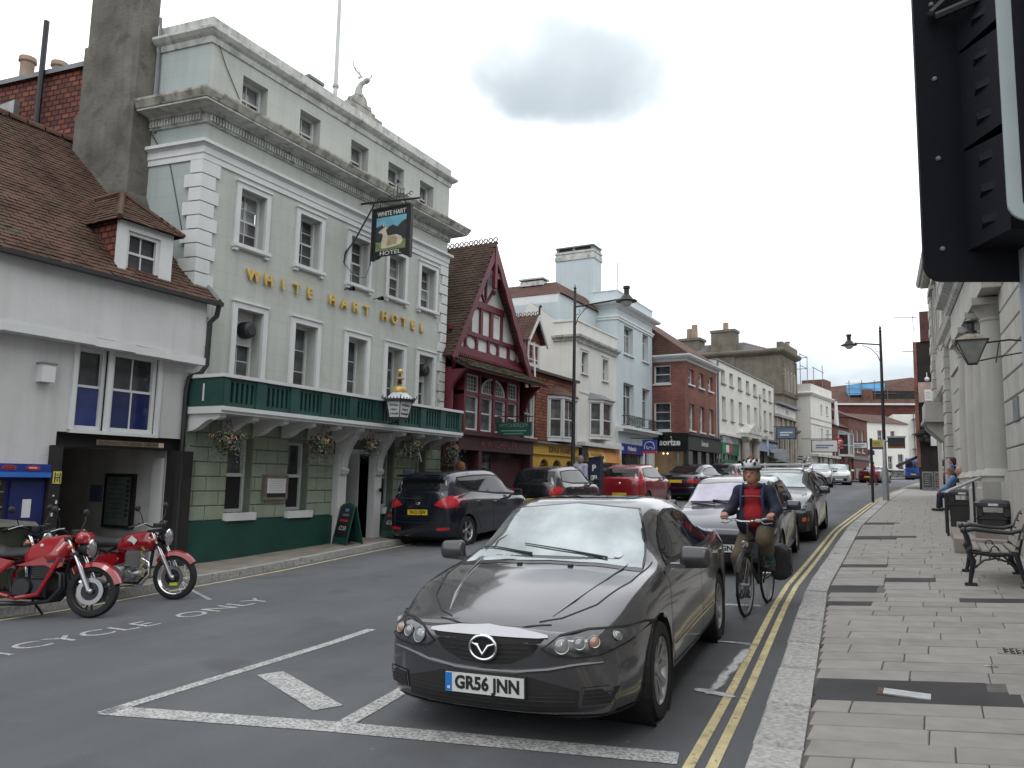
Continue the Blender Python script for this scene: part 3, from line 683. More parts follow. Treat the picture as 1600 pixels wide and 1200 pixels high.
 while z < .93:
  x = 0.0 - (0 if r % 2 == 0 else .28)
  while x < W:
   x1 = x + .56; segs = [(max(x, .0), min(x1, W))]
   for a, b, c, d in gh + [(3.86, 5.36, -2, 1.0)]:
    if c - .02 < z + rh / 2 < d + .01:
     ns = []
     for s0, s1 in segs:
      if b <= s0 or a >= s1: ns.append((s0, s1))
      else:
       if a - s0 > .06: ns.append((s0, a))
       if s1 - b > .06: ns.append((b, s1))
     segs = ns
   for s0, s1 in segs:
    if s1 - s0 > .05: MB().bev(s0 + .006, s1 - .006, -.008, .04, z + .006, min(z + rh - .006, .99), .012).build('rusticated_block', 'sage', h)
   x = x1
  z += rh; r += 1
 MB().box(-.05, 3.84, -.055, .03, -2.2, -.89).box(5.38, 8.0, -.055, .03, -2.2, -.89).build('plinth', 'dgreen', h)
 for i, (a, b, c, d) in enumerate([gh[0], gh[1], gh[3], gh[4]]):
  w = window(h, a, b, -.76, .62, .20, 1, (1, 1), .05, .02, glass=('interior' if i < 2 else 'glass', 'glass_lit'), split=.50)
  if i < 2: MB().box(a + .05, b - .05, .19, .245, -.095, -.03).build('raised_sash_rail', 'trim', w)
  MB().box(a - .04, b + .07, -.11, .26, -.90, -.76).build('sill', 'trim', w)
  if i == 1: MB().box(a + .06, a + .13, .26, .29, -.7, -.1).build('curtain', 'curtain', w)
 # doorcase with scrolled brackets
 dc = MB(); dc.box(3.87, 4.13, -.16, .30, -1.62, .42).box(5.10, 5.35, -.16, .30, -1.62, .42).box(3.86, 5.36, -.10, .30, .78, 1.02).box(4.13, 5.10, .05, .12, .47, .56)
 dc.box(3.84, 4.16, -.18, .0, -1.62, -1.42).box(5.07, 5.38, -.18, .0, -1.62, -1.42)
 d = dc.build('doorcase', 'trim', h)
 for x in (4.0, 5.22): MB().prism([(-.0, .95), (-.55, .95), (-.52, .82), (-.36, .62), (-.24, .36), (-.2, .15), (-.26, .08), (-.22, .0), (0, .0)], x - .10, x + .10, 'x').build('scroll_bracket', 'trim', d)
 MB().box(4.13, 5.10, .10, .12, .56, .80).build('fanlight', 'glass_lit', d)
 MB().box(4.13, 4.17, .3, 1.9, -1.7, .9).box(4.17, 5.1, 1.85, 1.9, -1.7, .9).build('hall', 'interior', d)
 MB().box(5.05, 5.10, .30, 1.86, -1.7, .9).build('hall_wall', 'trim', d)
 MB().box(4.05, 5.2, -.3, 1.9, -1.7, -1.43).build('door_step', 'stone_step', d)
 MB().lathe([(0, -.05), (.045, -.045), (.05, 0), (.03, .03)], (5.23, -.19, -.35), 12, 'y').build('bell_push', 'chrome', d, True)
 # balcony
 b = MB().box(-.02, 7.55, -.97, .02, 1.03, 1.10).box(-.02, 7.55, -.93, .02, .98, 1.03).build('balcony', 'trim', h)
 MB().box(-.03, 7.56, -.96, -.80, 1.60, 1.66).box(-.03, .10, -.80, -.02, 1.60, 1.66).box(7.43, 7.56, -.80, -.02, 1.60, 1.66).build('handrail', 'trim', b)
 n = 9; bw = 7.5 / n
 for i in range(n + 1):
  x = .02 + i * bw; MB().box(x - .11 if i else x, min(x + .11, 7.53), -.93, -.83, 1.10, 1.60).build('pier', 'dgreen2', b)
 for i in range(n):
  x0 = .02 + i * bw + .11; x1 = x0 + bw - .22; k = 5; sw = (x1 - x0) / (k * 2 + 1); hs = []
  for j in range(k): hs.append((x0 + sw * (2 * j + 1), x0 + sw * (2 * j + 2), 1.18, 1.53))
  w = wall(x1 - x0, 1.10, 1.60, hs, .05, x0, -.90); w.build('pierced_panel', 'dgreen2', b)
 MB().box(.02, 7.5, -.82, -.80, 1.10, 1.58).build('inner_board', 'dgreen', b)
 w = MB().box(-.0, .05, -.92, -.02, 1.10, 1.60); w.build('end_panel', 'dgreen2', b)
 MB().box(7.48, 7.53, -.83, -.02, 1.10, 1.60).build('end_panel', 'dgreen2', b)
 MB().box(-.004, .0, -.46, -.42, 1.2, 1.5).build('end_slot', 'trim', b)
 cm = console().mesh('console', M['trim'])
 for i in range(11):
  if 4.2 < .1 + i * .735 < 5.0: continue
  link('console', cm, b, (.1 + i * .735, -.05, .98))
 # roof things fixed to the building
 f = MB(); f.tube([(3.86, .5, 8.0), (3.86, .5, 9.2), (3.84, .5, 12.6)], [.055, .05, .035], 10); f.build('flagpole', 'trim', h, True)
 for z in (8.5, 9.0): MB().lathe([(.075, -.03), (.075, .03)], (3.86, .5, z), 12).build('flagpole_collar', 'trim_old', h)
 MB().box(3.1, 3.5, .6, 1.2, 8.0, 8.86).build('lift_vent', 'black', h); MB().box(3.05, 3.55, .55, 1.25, 8.86, 8.93).build('vent_cap', 'lead', h)
 s = MB(); s.box(3.75, 5.0, .0, .3, 8.4, 8.50).box(3.85, 4.75, .02, .28, 8.50, 8.58)
 s.prism([(3.95, 8.62), (3.98, 8.74), (4.1, 8.72), (4.14, 8.86), (4.3, 8.92), (4.44, 8.84), (4.5, 8.70), (4.62, 8.72), (4.66, 8.62)], .05, .22)
 s.build('parapet_crest', 'cornice_dirty', h)
 st = MB(); st.tube([(4.22, .12, 8.85), (4.22, .10, 9.02), (4.25, .06, 9.14), (4.28, -.02, 9.2)], [.10, .075, .06, .05], 8)
 st.ball((4.29, -.05, 9.21), .075, 8, 6, (.8, 1.5, .9)).box(4.12, 4.18, .03, .06, 9.22, 9.27).box(4.38, 4.44, .03, .06, 9.22, 9.27)
 for sgn in (-1, 1):
  c = 4.27; pts = [(c + sgn * .04, .02, 9.27), (c + sgn * .13, .04, 9.33), (c + sgn * .25, .06, 9.38), (c + sgn * .33, .07, 9.47), (c + sgn * .32, .07, 9.58)]
  st.tube(pts, [.02, .018, .016, .012, .006], 6)
  for q in (1, 2, 3): st.tube([pts[q], (pts[q][0] + sgn * .02, .03, pts[q][2] + .13)], [.014, .005], 5)
 st.build('stag_head', 'trim_old', h, True)
 # gilt letters
 for word, c0 in (('WHITE', 1.29), ('HART', 3.52), ('HOTEL', 5.34)):
  for i, ch in enumerate(word):
   o = lettering(ch, .31, 'gold', h, (c0 + i * .385, -.045, 3.755), ext=.022, bold=.003, bevel=.005, name='letter')
 # menu case and plaque
 f = MB().box(1.85, 2.47, -.09, -.005, -.53, -.05).build('menu_case', 'wood_grey', h); MB().box(1.92, 2.40, -.096, -.088, -.40, -.12).build('menu_sheet', 'white_sign', f)
 MB().box(1.92, 2.40, -.0955, -.088, -.48, -.41).build('case_sill', 'interior', f)
 for i in range(7): box('menu_line', 1.97, 2.35 - .05 * (i % 3), -.0985, -.0955, -.15 - i * .035, -.144 - i * .035, 'text_grey', f)
 MB().box(6.39, 6.70, -.03, -.006, -.10, .12).build('blue_plaque', 'slate_blue', h)
 # loose cable on the front, drain pipes
 MB().tube([(.12, -.03, 7.95), (.33, -.02, 7.6), (.70, -.02, 7.1)], .008, 5).build('cable', 'black', h)
 MB().tube([(-.22, 1.25, 6.3), (-.12, .75, 5.6), (-.03, .14, 3.6)], .010, 5).build('cable', 'black', h)
 # great side chimney
 c = MB();
 def blk(x0, y0, x1, y1, z0, z1, a=0):     # block lying along the slanted side wall
  t = lambda u, v: (-.143 * v - u, v)
  P = [t(x0, y0), t(x1, y0), t(x1, y1), t(x0, y1)]; c.prism(P, z0, z1, 'z')
 blk(-.02, 1.28, .40, 2.74, 2.0, 6.72); blk(-.02, 1.31, .37, 2.70, 6.72, 8.1); blk(-.02, 1.34, .34, 2.66, 8.1, 12.5)
 c.prism([(-.20 - .38, 1.30), (-.2 - .38, 2.7), (-.13 - .35, 2.7), (-.13 - .35, 1.3)], 6.70, 6.76, 'z')
 c.add([(-.14, .75, 3.9), (-.50, .75, 3.9), (-.14, 1.3, 5.1), (-.56, 1.3, 5.1), (-.18, 1.3, 3.9), (-.56, 1.3, 3.9)], [(0, 1, 3, 2), (1, 5, 3), (0, 2, 4)])
 ch = c.build('chimney', 'concrete_chim', h)
 MB().tube([(-.2, 1.18, 6.3), (-.23, 1.20, 8.4), (-.23, 1.22, 8.6)], .03, 6).build('vent_pipe', 'lead', h)
 MB().tube([(-.72, 2.72, 7.9), (-.74, 2.80, 7.95), (-.74, 2.86, 8.05)], .012, 5).build('bracket_lamp', 'white_sign', ch)
 # red tile-hung rear wing
 x = lambda v: -.143 * v + .12
 wing = MB(); wing.quad((x(2.6) - .16, 2.6, 3), (x(14) - .16, 14, 3), (x(14) - .16, 14, 8.0), (x(2.6) - .16, 2.6, 8.0)); wing.build('rear_wing_wall', 'tile_hung_red', h)
 MB().add([(x(2.7) - .25, 2.7, 7.92), (x(14) - .25, 14, 7.92), (x(14) + 2, 14, 8.6), (x(2.7) + 2, 2.7, 8.6), (x(2.7) - .25, 2.7, 8.02), (x(14) - .25, 14, 8.02)], [(0, 1, 5, 4), (4, 5, 2, 3)]).build('rear_wing_roof', 'lead', h)
 MB().tube([(x(4.1) - .30, 4.1, 4), (x(4.1) - .30, 4.1, 9.05)], .055, 8).build('soil_pipe', 'black', h, True)
 w = MB(); w.box(x(5.2) - .22, x(5.2) + .1, 4.85, 5.45, 6.6, 7.5); w.build('rear_window', 'glass_lit', h)
 for i, (v, q) in enumerate(((5.6, 0), (5.05, .3), (4.85, .9))): MB().lathe([(.13, 7.9), (.14, 8.75 - q * .2), (.18, 8.78 - q * .2), (.17, 8.88 - q * .2), (.12, 8.9 - q * .2)], (x(v) + .4 + q, v, 0), 14).build('chimney_pot', 'pot', h, True)
 return h
# ------------------------------------------------------------------ old jettied building with the carriage entrance
def build_old():
 h = bldg('jettied_house', 'old white rendered house with mossy tiled roof, dormer and carriage entrance', -11.3, 0)
 xl = 1.0
 # upper wall, slightly bulging, and its sagging bressummer
 mb = MB(); nx = 14; nz = 4; vs = []
 for i in range(nx + 1):
  for j in range(nz + 1):
   x = xl + (9.14 - xl) * i / nx; z = 1.98 + 1.08 * j / nz; vs.append((x, .02 * math.sin(x * 1.7 + j) - .035 * (1 - j / nz) + .012 * math.sin(x * 4.1), z + (.02 * math.sin(x * 1.1) if j == 0 else 0)))
 mb.add(vs, [(i * (nz + 1) + j, (i + 1) * (nz + 1) + j, (i + 1) * (nz + 1) + j + 1, i * (nz + 1) + j + 1) for i in range(nx) for j in range(nz)])
 mb.build('upper_wall', 'render_white', h, True)
 MB().quad((9.14, -.03, 1.9), (9.14, -.03, 3.05), (8.9, 3.2, 3.05), (8.9, 3.2, 1.9)).build('upper_end_wall', 'render_white', h)
 be = MB()
 for i in range(12):
  x0 = xl + (9.16 - xl) * i / 12; x1 = xl + (9.16 - xl) * (i + 1) / 12; s = .018 * math.sin(x0 * 1.3)
  be.box(x0, x1, -.075, .40, 1.86 + s, 1.985 + s)
 be.build('bressummer', 'trim', h)
 # lower wall set back, with the window pair and the entrance
 n0 = len(h.children)
 holes = [(7.17, 7.66, .58, 1.86), (7.74, 8.56, .58, 1.86), (6.95, 9.26, -2.0, .54)]
 wall(9.30 - 6.88, -2.0, 1.92, holes, .22, 6.88, .40).build('lower_wall', 'render_white', h)
 wall(6.88 - xl, .04, 1.92, [], .2, xl, .40).build('lower_wall', 'render_white', h)
 window(h, 7.17, 7.66, .58, 1.86, .44, 1, (1, 1), .06, .02, glass=('glass_blue', 'glass'), split=.53)
 window(h, 7.74, 8.56, .58, 1.86, .42, 2, (1, 1), .06, .022, glass=('glass_blue', 'glass'), split=.53)
 MB().box(7.12, 8.62, .33, .42, .53, .585).build('sill', 'trim', h)
 MB().box(7.10, 7.17, .36, .44, .58, 1.90).box(7.66, 7.74, .36, .44, .58, 1.90).box(8.56, 8.64, .36, .44, .58, 1.90).build('window_post', 'trim', h)
 # entrance: black beam and posts, passage behind
 MB().box(6.86, 9.32, .30, .52, .33, .535).build('entrance_beam', 'soft_black', h)
 MB().box(6.86, 7.02, .31, .55, -2.0, .33).build('entrance_post', 'soft_black', h); MB().box(8.98, 9.31, .29, .55, -2.0, .33).build('entrance_post', 'soft_black', h)
 po = h.children[-1]
 pas = mat('passage_wall', (.52, .51, .49), .9, .2, 1.5, .2, 20)
 MB().quad((9.02, .55, -2), (9.02, 7.5, -2), (9.02, 7.5, .36), (9.02, .55, .36)).build('passage_wall', pas, h)
 MB().quad((6.9, .55, -2), (6.9, 7.5, -2), (6.9, 7.5, .36), (6.9, .55, .36)).build('passage_wall', pas, h)
 MB().quad((6.9, 7.5, -2), (9.02, 7.5, -2), (9.02, 7.5, .36), (6.9, 7.5, .36)).build('passage_end', 'lead', h)
 MB().quad((6.9, .5, .36), (9.02, .5, .36), (9.02, 7.5, .36), (6.9, 7.5, .36)).build('passage_ceiling', pas, h)
 MB().quad((6.9, .5, -1.62), (9.02, .5, -1.62), (9.02, 7.5, -1.62), (6.9, 7.5, -1.62)).build('passage_floor', 'asphalt2', h)
 MB().box(8.94, 9.0, .62, .86, -1.7, .2).build('passage_post', 'trim', h)
 nb = MB().box(8.97, 9.02, 1.35, 2.2, -1.05, -.08).build('notice_board', 'interior', h); MB().box(8.964, 8.97, 1.45, 2.12, -.99, -.14).build('notice_sheet', mat('notice_grey_green', (.13, .17, .155), .7, .2, 4), nb)
 for i in range(8): box('notice_line', 8.96, 8.965, 1.62, 2.06, -.28 - i * .085, -.27 - i * .085, 'text_dark', nb)
 for i in range(8): box('notice_line', 8.96, 8.965, 1.47, 1.55, -.24 - i * .085, -.19 - i * .085, 'text_dark', nb)
 MB().box(8.98, 9.02, 2.3, 2.62, -.6, -.3).build('small_notice', 'slate_blue', h)
 sg = MB().box(7.52, 8.70, .285, .302, .365, .445).build('entrance_sign', mat('sign_faded_board', (.115, .085, .055), .85, .3, 6), h)
 lettering('ENTRANCE TO HOTEL CAR PARK', .075, 'text_dark', sg, (8.11, .283, .405), ext=.002, fitw=1.12)
 MB().box(8.6, 8.70, .28, .286, .368, .442).build('sign_end', mat('sign_new_board', (.45, .36, .26), .8, .2, 6), sg)
 hy = MB().box(6.90, 7.02, .295, .31, -.235, -.055).build('hydrant_plate', mat('hydrant_yellow', (.62, .55, .12), .5, .05, 4), h)
 b = MB(); b.box(6.915, 6.93, .29, .296, -.22, -.07).box(6.99, 7.005, .29, .296, -.22, -.07).box(6.93, 6.99, .29, .296, -.153, -.137); b.build('plate_letter', 'text_dark', hy)
 lettering('6', .06, 'text_dark', hy, (6.96, .292, -.10), ext=.002); lettering('9', .06, 'text_dark', hy, (6.96, .292, -.19), ext=.002)
 for i, z in enumerate((-.42, -.5, -.62, -.68, -.92, -1.0)): MB().box(6.92 + .05 * (i % 3), 6.945 + .05 * (i % 3), .303, .311, z - .03 * (i % 2), z + .02).build('torn_paper', 'white_sign', po)
 # shopfront on the left
 MB().box(xl, 6.86, .30, .46, -.075, .045).build('shop_fascia', 'blue_sign', h); fa = h.children[-1]
 MB().box(xl, 6.86, .28, .47, -.145, -.075).build('fascia_rail', mat('fascia_bright_blue', (.03, .14, .50), .45, .1, 2), fa)
 for x, m in ((6.27, 'text_dark'), (6.60, 'red_sign')):
  e = MB().prism([(x + .10 * math.cos(a), -.012 + .036 * math.sin(a)) for a in [k * math.pi / 10 for k in range(20)]], .293, .30); o = e.build('fascia_badge', 'red_sign', fa)
  MB().prism([(x + .08 * math.cos(a), -.012 + .026 * math.sin(a)) for a in [k * math.pi / 10 for k in range(20)]], .290, .294).build('badge_centre', m, o)
  MB().box(x - .06, x + .05, .287, .291, -.018, -.004).build('badge_stroke', 'text_white' if m == 'red_sign' else 'red_sign', o)
 MB().box(xl, 6.86, .42, .5, -2, -.145).build('shop_front', 'navy', h); sf = h.children[-1]
 MB().box(xl, 6.30, .40, .42, -1.35, -.2).build('shop_window', 'shop_glass', sf)
 MB().box(6.36, 6.84, .38, .42, -1.7, -.2).build('shop_door', 'navy', sf); MB().box(6.54, 6.66, .375, .38, -.72, -.46).build('door_notice', 'white_sign', sf)
 lettering("tin's", .13, 'text_grey', sf, (6.13, .397, -.22), ext=.002, shear=.2)
 for i in range(6): box('window_line', 5.2, 6.28 - .04 * (i % 3), .396, .401, -.36 - .07 * i, -.345 - .07 * i, 'text_grey', sf)
 # alarm box, white vent box
 a = MB(); a.prism([(6.10, 1.05), (6.10, 1.13), (6.18, 1.19), (6.27, 1.19), (6.33, 1.13), (6.33, 1.05), (6.27, 1.0), (6.18, 1.0)], .32, .40)
 al = a.build('alarm_box', mat('alarm_amber', (.50, .25, .04), .5, .1, 5), h); MB().box(6.17, 6.28, .312, .32, 1.06, 1.12).build('alarm_badge', 'white_sign', al); MB().box(6.15, 6.28, .33, .4, .96, 1.0).build('alarm_foot', 'blue_sign', al)
 lettering('ADT', .05, 'ink', al, (6.225, .310, 1.09), ext=.002)
 v = MB().box(6.57, 6.76, .24, .40, 1.24, 1.50).build('vent_box', 'trim', h); MB().box(6.555, 6.775, .225, .40, 1.50, 1.525).build('vent_lid', 'lead', v)
 for o in list(h.children)[n0:]:
  if not o.name.startswith(('upper', 'bress')): o.location = (-.14, -.2, 0)
 # roof: left slope of individual plain tiles, ridge, verge
 ez, rz, ry = 3.0, 6.32, 3.25
 s = math.hypot(ry + .12, rz - ez); V = Vector((0, ry + .12, rz - ez)) / s
 tiles((0, -.12, ez), (1, 0, 0), V, [(xl, 0), (9.34, 0), (9.15, .5 * s), (8.82, s), (xl, s)], 'roof_tile', h, 'roof_tiles', seed=4)
 MB().add([(xl, -.06, ez + .0), (9.25, -.06, ez), (8.78, ry, rz - .03), (xl, ry, rz - .03), (xl, ry + 3.3, ez)], [(0, 1, 2, 3)]).build('roof', 'interior', h)
 MB().add([(xl, ry, rz), (8.8, ry, rz), (8.6, ry + 3.4, ez), (xl, ry + 3.4, ez)], [(0, 1, 2, 3)]).build('rear_roof', 'roof_far', h)
 MB().add([(9.2, .0, ez), (8.78, ry, rz - .05), (8.5, ry + 3.4, ez)], [(0, 1, 2)]).build('roof_gable', 'render_white', h)
 for i in range(24):
  x = xl + i * .325
  if x > 8.75: break
  MB().lathe([(.11, 0), (.115, .30)], (x, ry, rz - .03), 10, 'x', -.1, math.pi + .1).build('ridge_tile', 'roof_tile', h, True)
 MB().tube([(9.32, -.12, ez + .03), (9.13, .5 * ry, (ez + rz) / 2 + .04), (8.82, ry, rz + .03)], .045, 6).build('verge', 'lead', h, True)
 MB().box(xl, 9.36, -.20, -.10, ez - .07, ez - .01).build('gutter', 'black', h)
 downpipe(h, [(9.30, -.15, ez - .05), (9.30, -.1, 2.75), (9.20, -.06, 2.62), (9.19, -.06, 1.85), (9.10, -.04, 1.70), (8.98, .10, 1.62), (8.96, .13, 1.4), (8.96, .13, .2), (8.95, .10, -1.6)], .045)
 # dormer
 d = MB().add([(x, y, z) for z in (3.1, 4.02) for x, y in ((7.48, .1), (7.48, 1.1), (8.4, 1.1), (8.4, .1))], [(0, 1, 5, 4), (1, 2, 6, 5), (2, 3, 7, 6)])
 dm = d.build('dormer', 'tile_hung_red', h)
 dw = window(h, 7.60, 8.20, 3.15, 3.86, .11, 2, (1, 1), .055, .022, glass='glass', split=.5, name='dormer_window')
 MB().box(7.46, 7.60, .07, .17, 3.10, 4.0).box(8.20, 8.44, .07, .17, 3.10, 4.0).box(7.60, 8.20, .07, .17, 3.86, 4.0).box(7.60, 8.20, .07, .17, 3.09, 3.15).build('dormer_casing', 'trim', dw)
 MB().box(7.42, 8.46, -.01, .15, 3.04, 3.09).build('dormer_sill', 'lead', dw)
 ap = Vector((7.96, .86, 4.70)); fl, fr = Vector((7.36, -.03, 3.98)), Vector((8.56, -.03, 3.98)); bl = Vector((7.36, 1.0, 3.98)); br_ = Vector((8.56, 1.0, 3.98)); bk = Vector((7.96, 1.7, 4.70))
 MB().add([fl, fr, ap, bl, bk, br_], [(0, 1, 2), (3, 0, 2, 4), (1, 5, 4, 2)]).build('dormer_roof', 'interior', dm)
 for O, A, P, sd in ((fl, fr, [fl, fr, ap], 5), (bl, fl, [bl, fl, ap, bk], 6), (fr, br_, [fr, br_, bk, ap], 7)):
  U = (A - O).normalized(); Vv = (ap - (O + U * (ap - O).dot(U))).normalized()
  tiles(O, U, Vv, [((p - O).dot(U), (p - O).dot(Vv)) for p in P], 'roof_tile', dm, 'dormer_tiles', seed=sd)
 for a, b in ((fl, ap), (fr, ap), (ap, bk)): MB().tube([a + Vector((0, 0, .03)), b + Vector((0, 0, .03))], .05, 6).build('hip_tile', 'roof_tile', dm, True)
 return h

# ------------------------------------------------------------------ half-timbered gable
def build_gable():
 h = bldg('gabled_shop', 'maroon and white half timbered shop house with steep carved gable', -11.5, 17.03)
 W = 4.62; ax, az, lz, rz = 2.06, 6.72, 3.42, 3.30
 G = lambda z: (max(.03, ax - (az - z) / (az - lz) * (ax - .02)), ax + (az - z) / (az - rz) * (W - .06 - ax))
 # white infill with maroon timbers proud of it
 MB().poly([(.02, .02, 3.45), (W - .1, .02, 3.45), (ax, .02, az - .1)]).build('gable_wall', 'trim', h)
 t = MB()
 def post(x, z0, z1, w=.10): t.box(x - w / 2, x + w / 2, -.045, .03, z0, z1)
 t.box(.0, W - .08, -.07, .03, 3.42, 3.60); t.box(.15, W - .5, -.06, .03, 3.98, 4.10); t.box(1.0, 3.12, -.065, .03, 4.86, 5.06)
 for x in (.42, 1.02, 1.62, 2.28, 2.85, 3.5): post(x, 3.60, 4.0, .09)
 post(.62, 3.98, 4.22, .10); post(1.22, 4.1, 4.9, .16); post(1.83, 4.1, 4.9, .13); post(2.42, 4.1, 4.9, .16); post(3.0, 4.1, 4.86, .16);
 post(ax, 5.06, 6.3, .07)
 for s in (-1, 1):
  t.add([(ax - .03 * s, -.04, 5.06), (ax + .05 * s, -.04, 5.06), (ax + .56 * s, -.04, 5.62), (ax + .50 * s, -.04, 5.68), (ax - .03 * s, .02, 5.06), (ax + .05 * s, .02, 5.06), (ax + .56 * s, .02, 5.62), (ax + .50 * s, .02, 5.68)], [(0, 1, 2, 3), (0, 4, 5, 1), (1, 5, 6, 2), (3, 2, 6, 7), (0, 3, 7, 4)])
 t.build('gable_timbers', 'maroon', h)
 for x in (1.32, 2.57, 3.72):     # round-ended panels between the rails: maroon spandrels leave a white oval
  o = MB(); n = 16; rx, rz2 = .27, .175; cz = 3.79
  ring = [(x + rx * math.cos(a), -.03, cz + rz2 * math.sin(a)) for a in [2 * math.pi * k / n for k in range(n)]]
  sq = []
  for k in range(n):
   a = 2 * math.pi * k / n; c, s = math.cos(a), math.sin(a); f = 1 / max(abs(c), abs(s)); sq.append((x + .285 * c * f, -.03, cz + .19 * s * f))
  o.add(ring + sq, [(k, (k + 1) % n, n + (k + 1) % n, n + k) for k in range(n)]); o.build('oval_surround', 'maroon', h)
 for a, b in ((.84, 1.13), (2.08, 2.33)): pass
 window(h, .87, 1.14, 4.12, 4.84, -.02, 2, (1, 2), .035, .018, glass='glass_lit', split=.45, step=.01); window(h, 2.50, 2.92, 4.12, 4.84, -.02, 2, (1, 2), .04, .018, glass='glass_lit', split=.45, step=.01)
 window(h, 1.30, 1.74, 4.12, 4.84, .01, 1, (1,), .03, .018, glass='trim')
 # carved bargeboards
 for sgn in (-1, 1):
  ex, ez2 = (-.12, lz - .22) if sgn < 0 else (W + .06, rz - .28); n = 26; up = []; dn = []
  for i in range(n + 1):
   u = i / n; x = ex + (ax - ex) * u; z = ez2 + (az + .12 - ez2) * u; up.append((x, z)); w = .20 + .05 * abs(math.sin(u * 22)) + (.10 if u < .06 else 0)
   dn.append((x - sgn * w * .55 * .9, z - w * .95))
  mb = MB()
  vs = [(x, -.34, z) for x, z in up] + [(x, -.34, z) for x, z in dn] + [(x, -.26, z) for x, z in up] + [(x, -.26, z) for x, z in dn]; k = n + 1
  fs = []
  for i in range(n): fs += [(i, i + 1, k + i + 1, k + i), (2 * k + i, 2 * k + i + 1, 3 * k + i + 1, 3 * k + i), (k + i, k + i + 1, 3 * k + i + 1, 3 * k + i), (i, i + 1, 2 * k + i + 1, 2 * k + i)]
  mb.add(vs, fs).build('bargeboard', 'maroon', h)
 MB().box(ax - .06, ax + .06, -.36, -.25, 5.5, az + .05).lathe([(0, 5.28), (.05, 5.34), (.07, 5.42), (.04, 5.5)], (ax, -.30, 0), 10).build('pendant', 'maroon', h)
 cr = MB(); cr.add([(1.30, -.30, 5.45), (1.36, -.3, 5.42), (1.45, -.3, 5.7), (1.75, -.3, 5.88), (ax, -.3, 5.8), (2.4, -.3, 5.85), (2.7, -.3, 5.62), (2.95, -.3, 5.2), (3.05, -.3, 5.2), (2.75, -.3, 5.8), (2.4, -.3, 6.0), (ax, -.3, 6.0), (1.7, -.3, 6.02), (1.35, -.3, 5.78)], [(0, 1, 2, 13), (13, 2, 3, 12), (12, 3, 4, 11), (11, 4, 5, 10), (10, 5, 6, 9), (9, 6, 7, 8)]); cr.build('arch_brace', 'maroon', h)
 # roof slopes
 D = 6.0
 MB().add([(-.15, -.34, lz - .25), (ax, -.34, az + .14), (ax, D, az + .14), (-.15, D, lz - .25)], [(0, 1, 2, 3)]).build('roof', 'roof_far', h)
 MB().add([(W + .08, -.34, rz - .3), (ax, -.34, az + .14), (ax, D, az + .14), (W + .08, D, rz - .3)], [(0, 1, 2, 3)]).build('roof', 'roof_far', h)
 sl = math.hypot(ax + .15, az - lz + .39); tiles((-.15, -.32, lz - .22), (0, 1, 0), Vector((ax + .15, 0, az - lz + .39)), [(0, 0), (4.6, 0), (4.6, sl), (0, sl)], mat('roof_tile_dark', (.075, .050, .038), .92, .3, 2, .4, 45, .2, stain=((.05, .05, .035), 2.2, .58, .7)), h, 'roof_tiles', seed=9)
 c = MB()
 for i in range(30):
  y = -.3 + i * .17; c.lathe([(.055, -.02), (.085, 0), (.055, .02)], (ax, y, az + .26), 10, 'x'); c.box(ax - .03, ax + .03, y - .085, y + .085, az + .12, az + .18)
 c.build('ridge_crest', 'roof_tile', h)['kind'] = 'stuff'
 MB().box(-.4, .35, 1.0, 1.7, 5.2, 6.95).box(-.48, .43, .92, 1.78, 6.95, 7.15).box(-.4, .35, 1.0, 1.7, 7.15, 7.3).build('brick_chimney', 'brick_dark', h)
 # eaves rail, pent roof, first floor bay
 MB().box(.0, W - .05, -.15, .03, 3.30, 3.42).build('eaves_rail', 'maroon', h)
 de = MB()
 for i in range(44): de.box(.05 + i * .102, .10 + i * .102, -.17, -.14, 3.30, 3.38)
 de.build('dentils', 'maroon', h)['kind'] = 'stuff'
 MB().add([(.02, .0, 3.32), (W + .0, .0, 3.32), (W + .12, -.78, 2.90), (-.02, -.78, 2.90), (.02, 0, 3.2), (W, 0, 3.2), (W + .12, -.76, 2.84), (-.02, -.76, 2.84)], [(0, 1, 2, 3), (3, 2, 6, 7), (6, 7, 4, 5), (0, 3, 7, 4), (1, 2, 6, 5)]).build('pent_roof', 'maroon_dk', h)
 s2 = math.hypot(.78, .42); tiles((-.02, -.80, 2.91), (1, 0, 0), Vector((0, .80, .42)), [(0, 0), (W + .14, 0), (W + .02, s2), (.04, s2)], mat('roof_tile_mossy', (.125, .115, .075), .92, .3, 2, .4, 45, .2), h, 'pent_tiles', seed=12, lift=.025)
 for x in (.12, W - .12): MB().prism([(0, 2.85), (-.66, 2.85), (-.5, 2.72), (-.25, 2.45), (-.12, 2.1), (0, 2.05)], x - .06, x + .06, 'x').build('curved_brace', 'maroon', h)
 MB().quad((0, .12, -2), (W, .12, -2), (W, .12, 3.4), (0, .12, 3.4)).build('front_wall', 'maroon_dk', h); MB().quad((W, .0, -2), (W, .0, 3.4), (W, D, 3.4), (W, D, -2)).build('side_wall', 'brick_dark', h)
 MB().quad((0.01, .12, -2), (0.01, .12, 3.4), (0.01, D, 3.4), (0.01, D, -2)).build('side_wall', 'brick_dark', h)
 bay = MB(); y0 = -.27; zs, zt = 1.28, 2.82
 xs = [.62, 1.42, 2.20, 2.98, 3.70]
 for x in xs: bay.box(x - .05, x + .05, y0 - .04, .12, zs, zt + .05)
 bay.box(.57, 3.75, y0 - .03, .12, 2.24, 2.34).box(.57, 3.75, y0 - .05, .12, zs - .08, zs).box(.57, 3.75, y0 - .03, .12, zt, zt + .15).box(.08, .2, -.2, .12, zs, zt + .1)
 b = bay.build('bay_window', 'maroon', h)
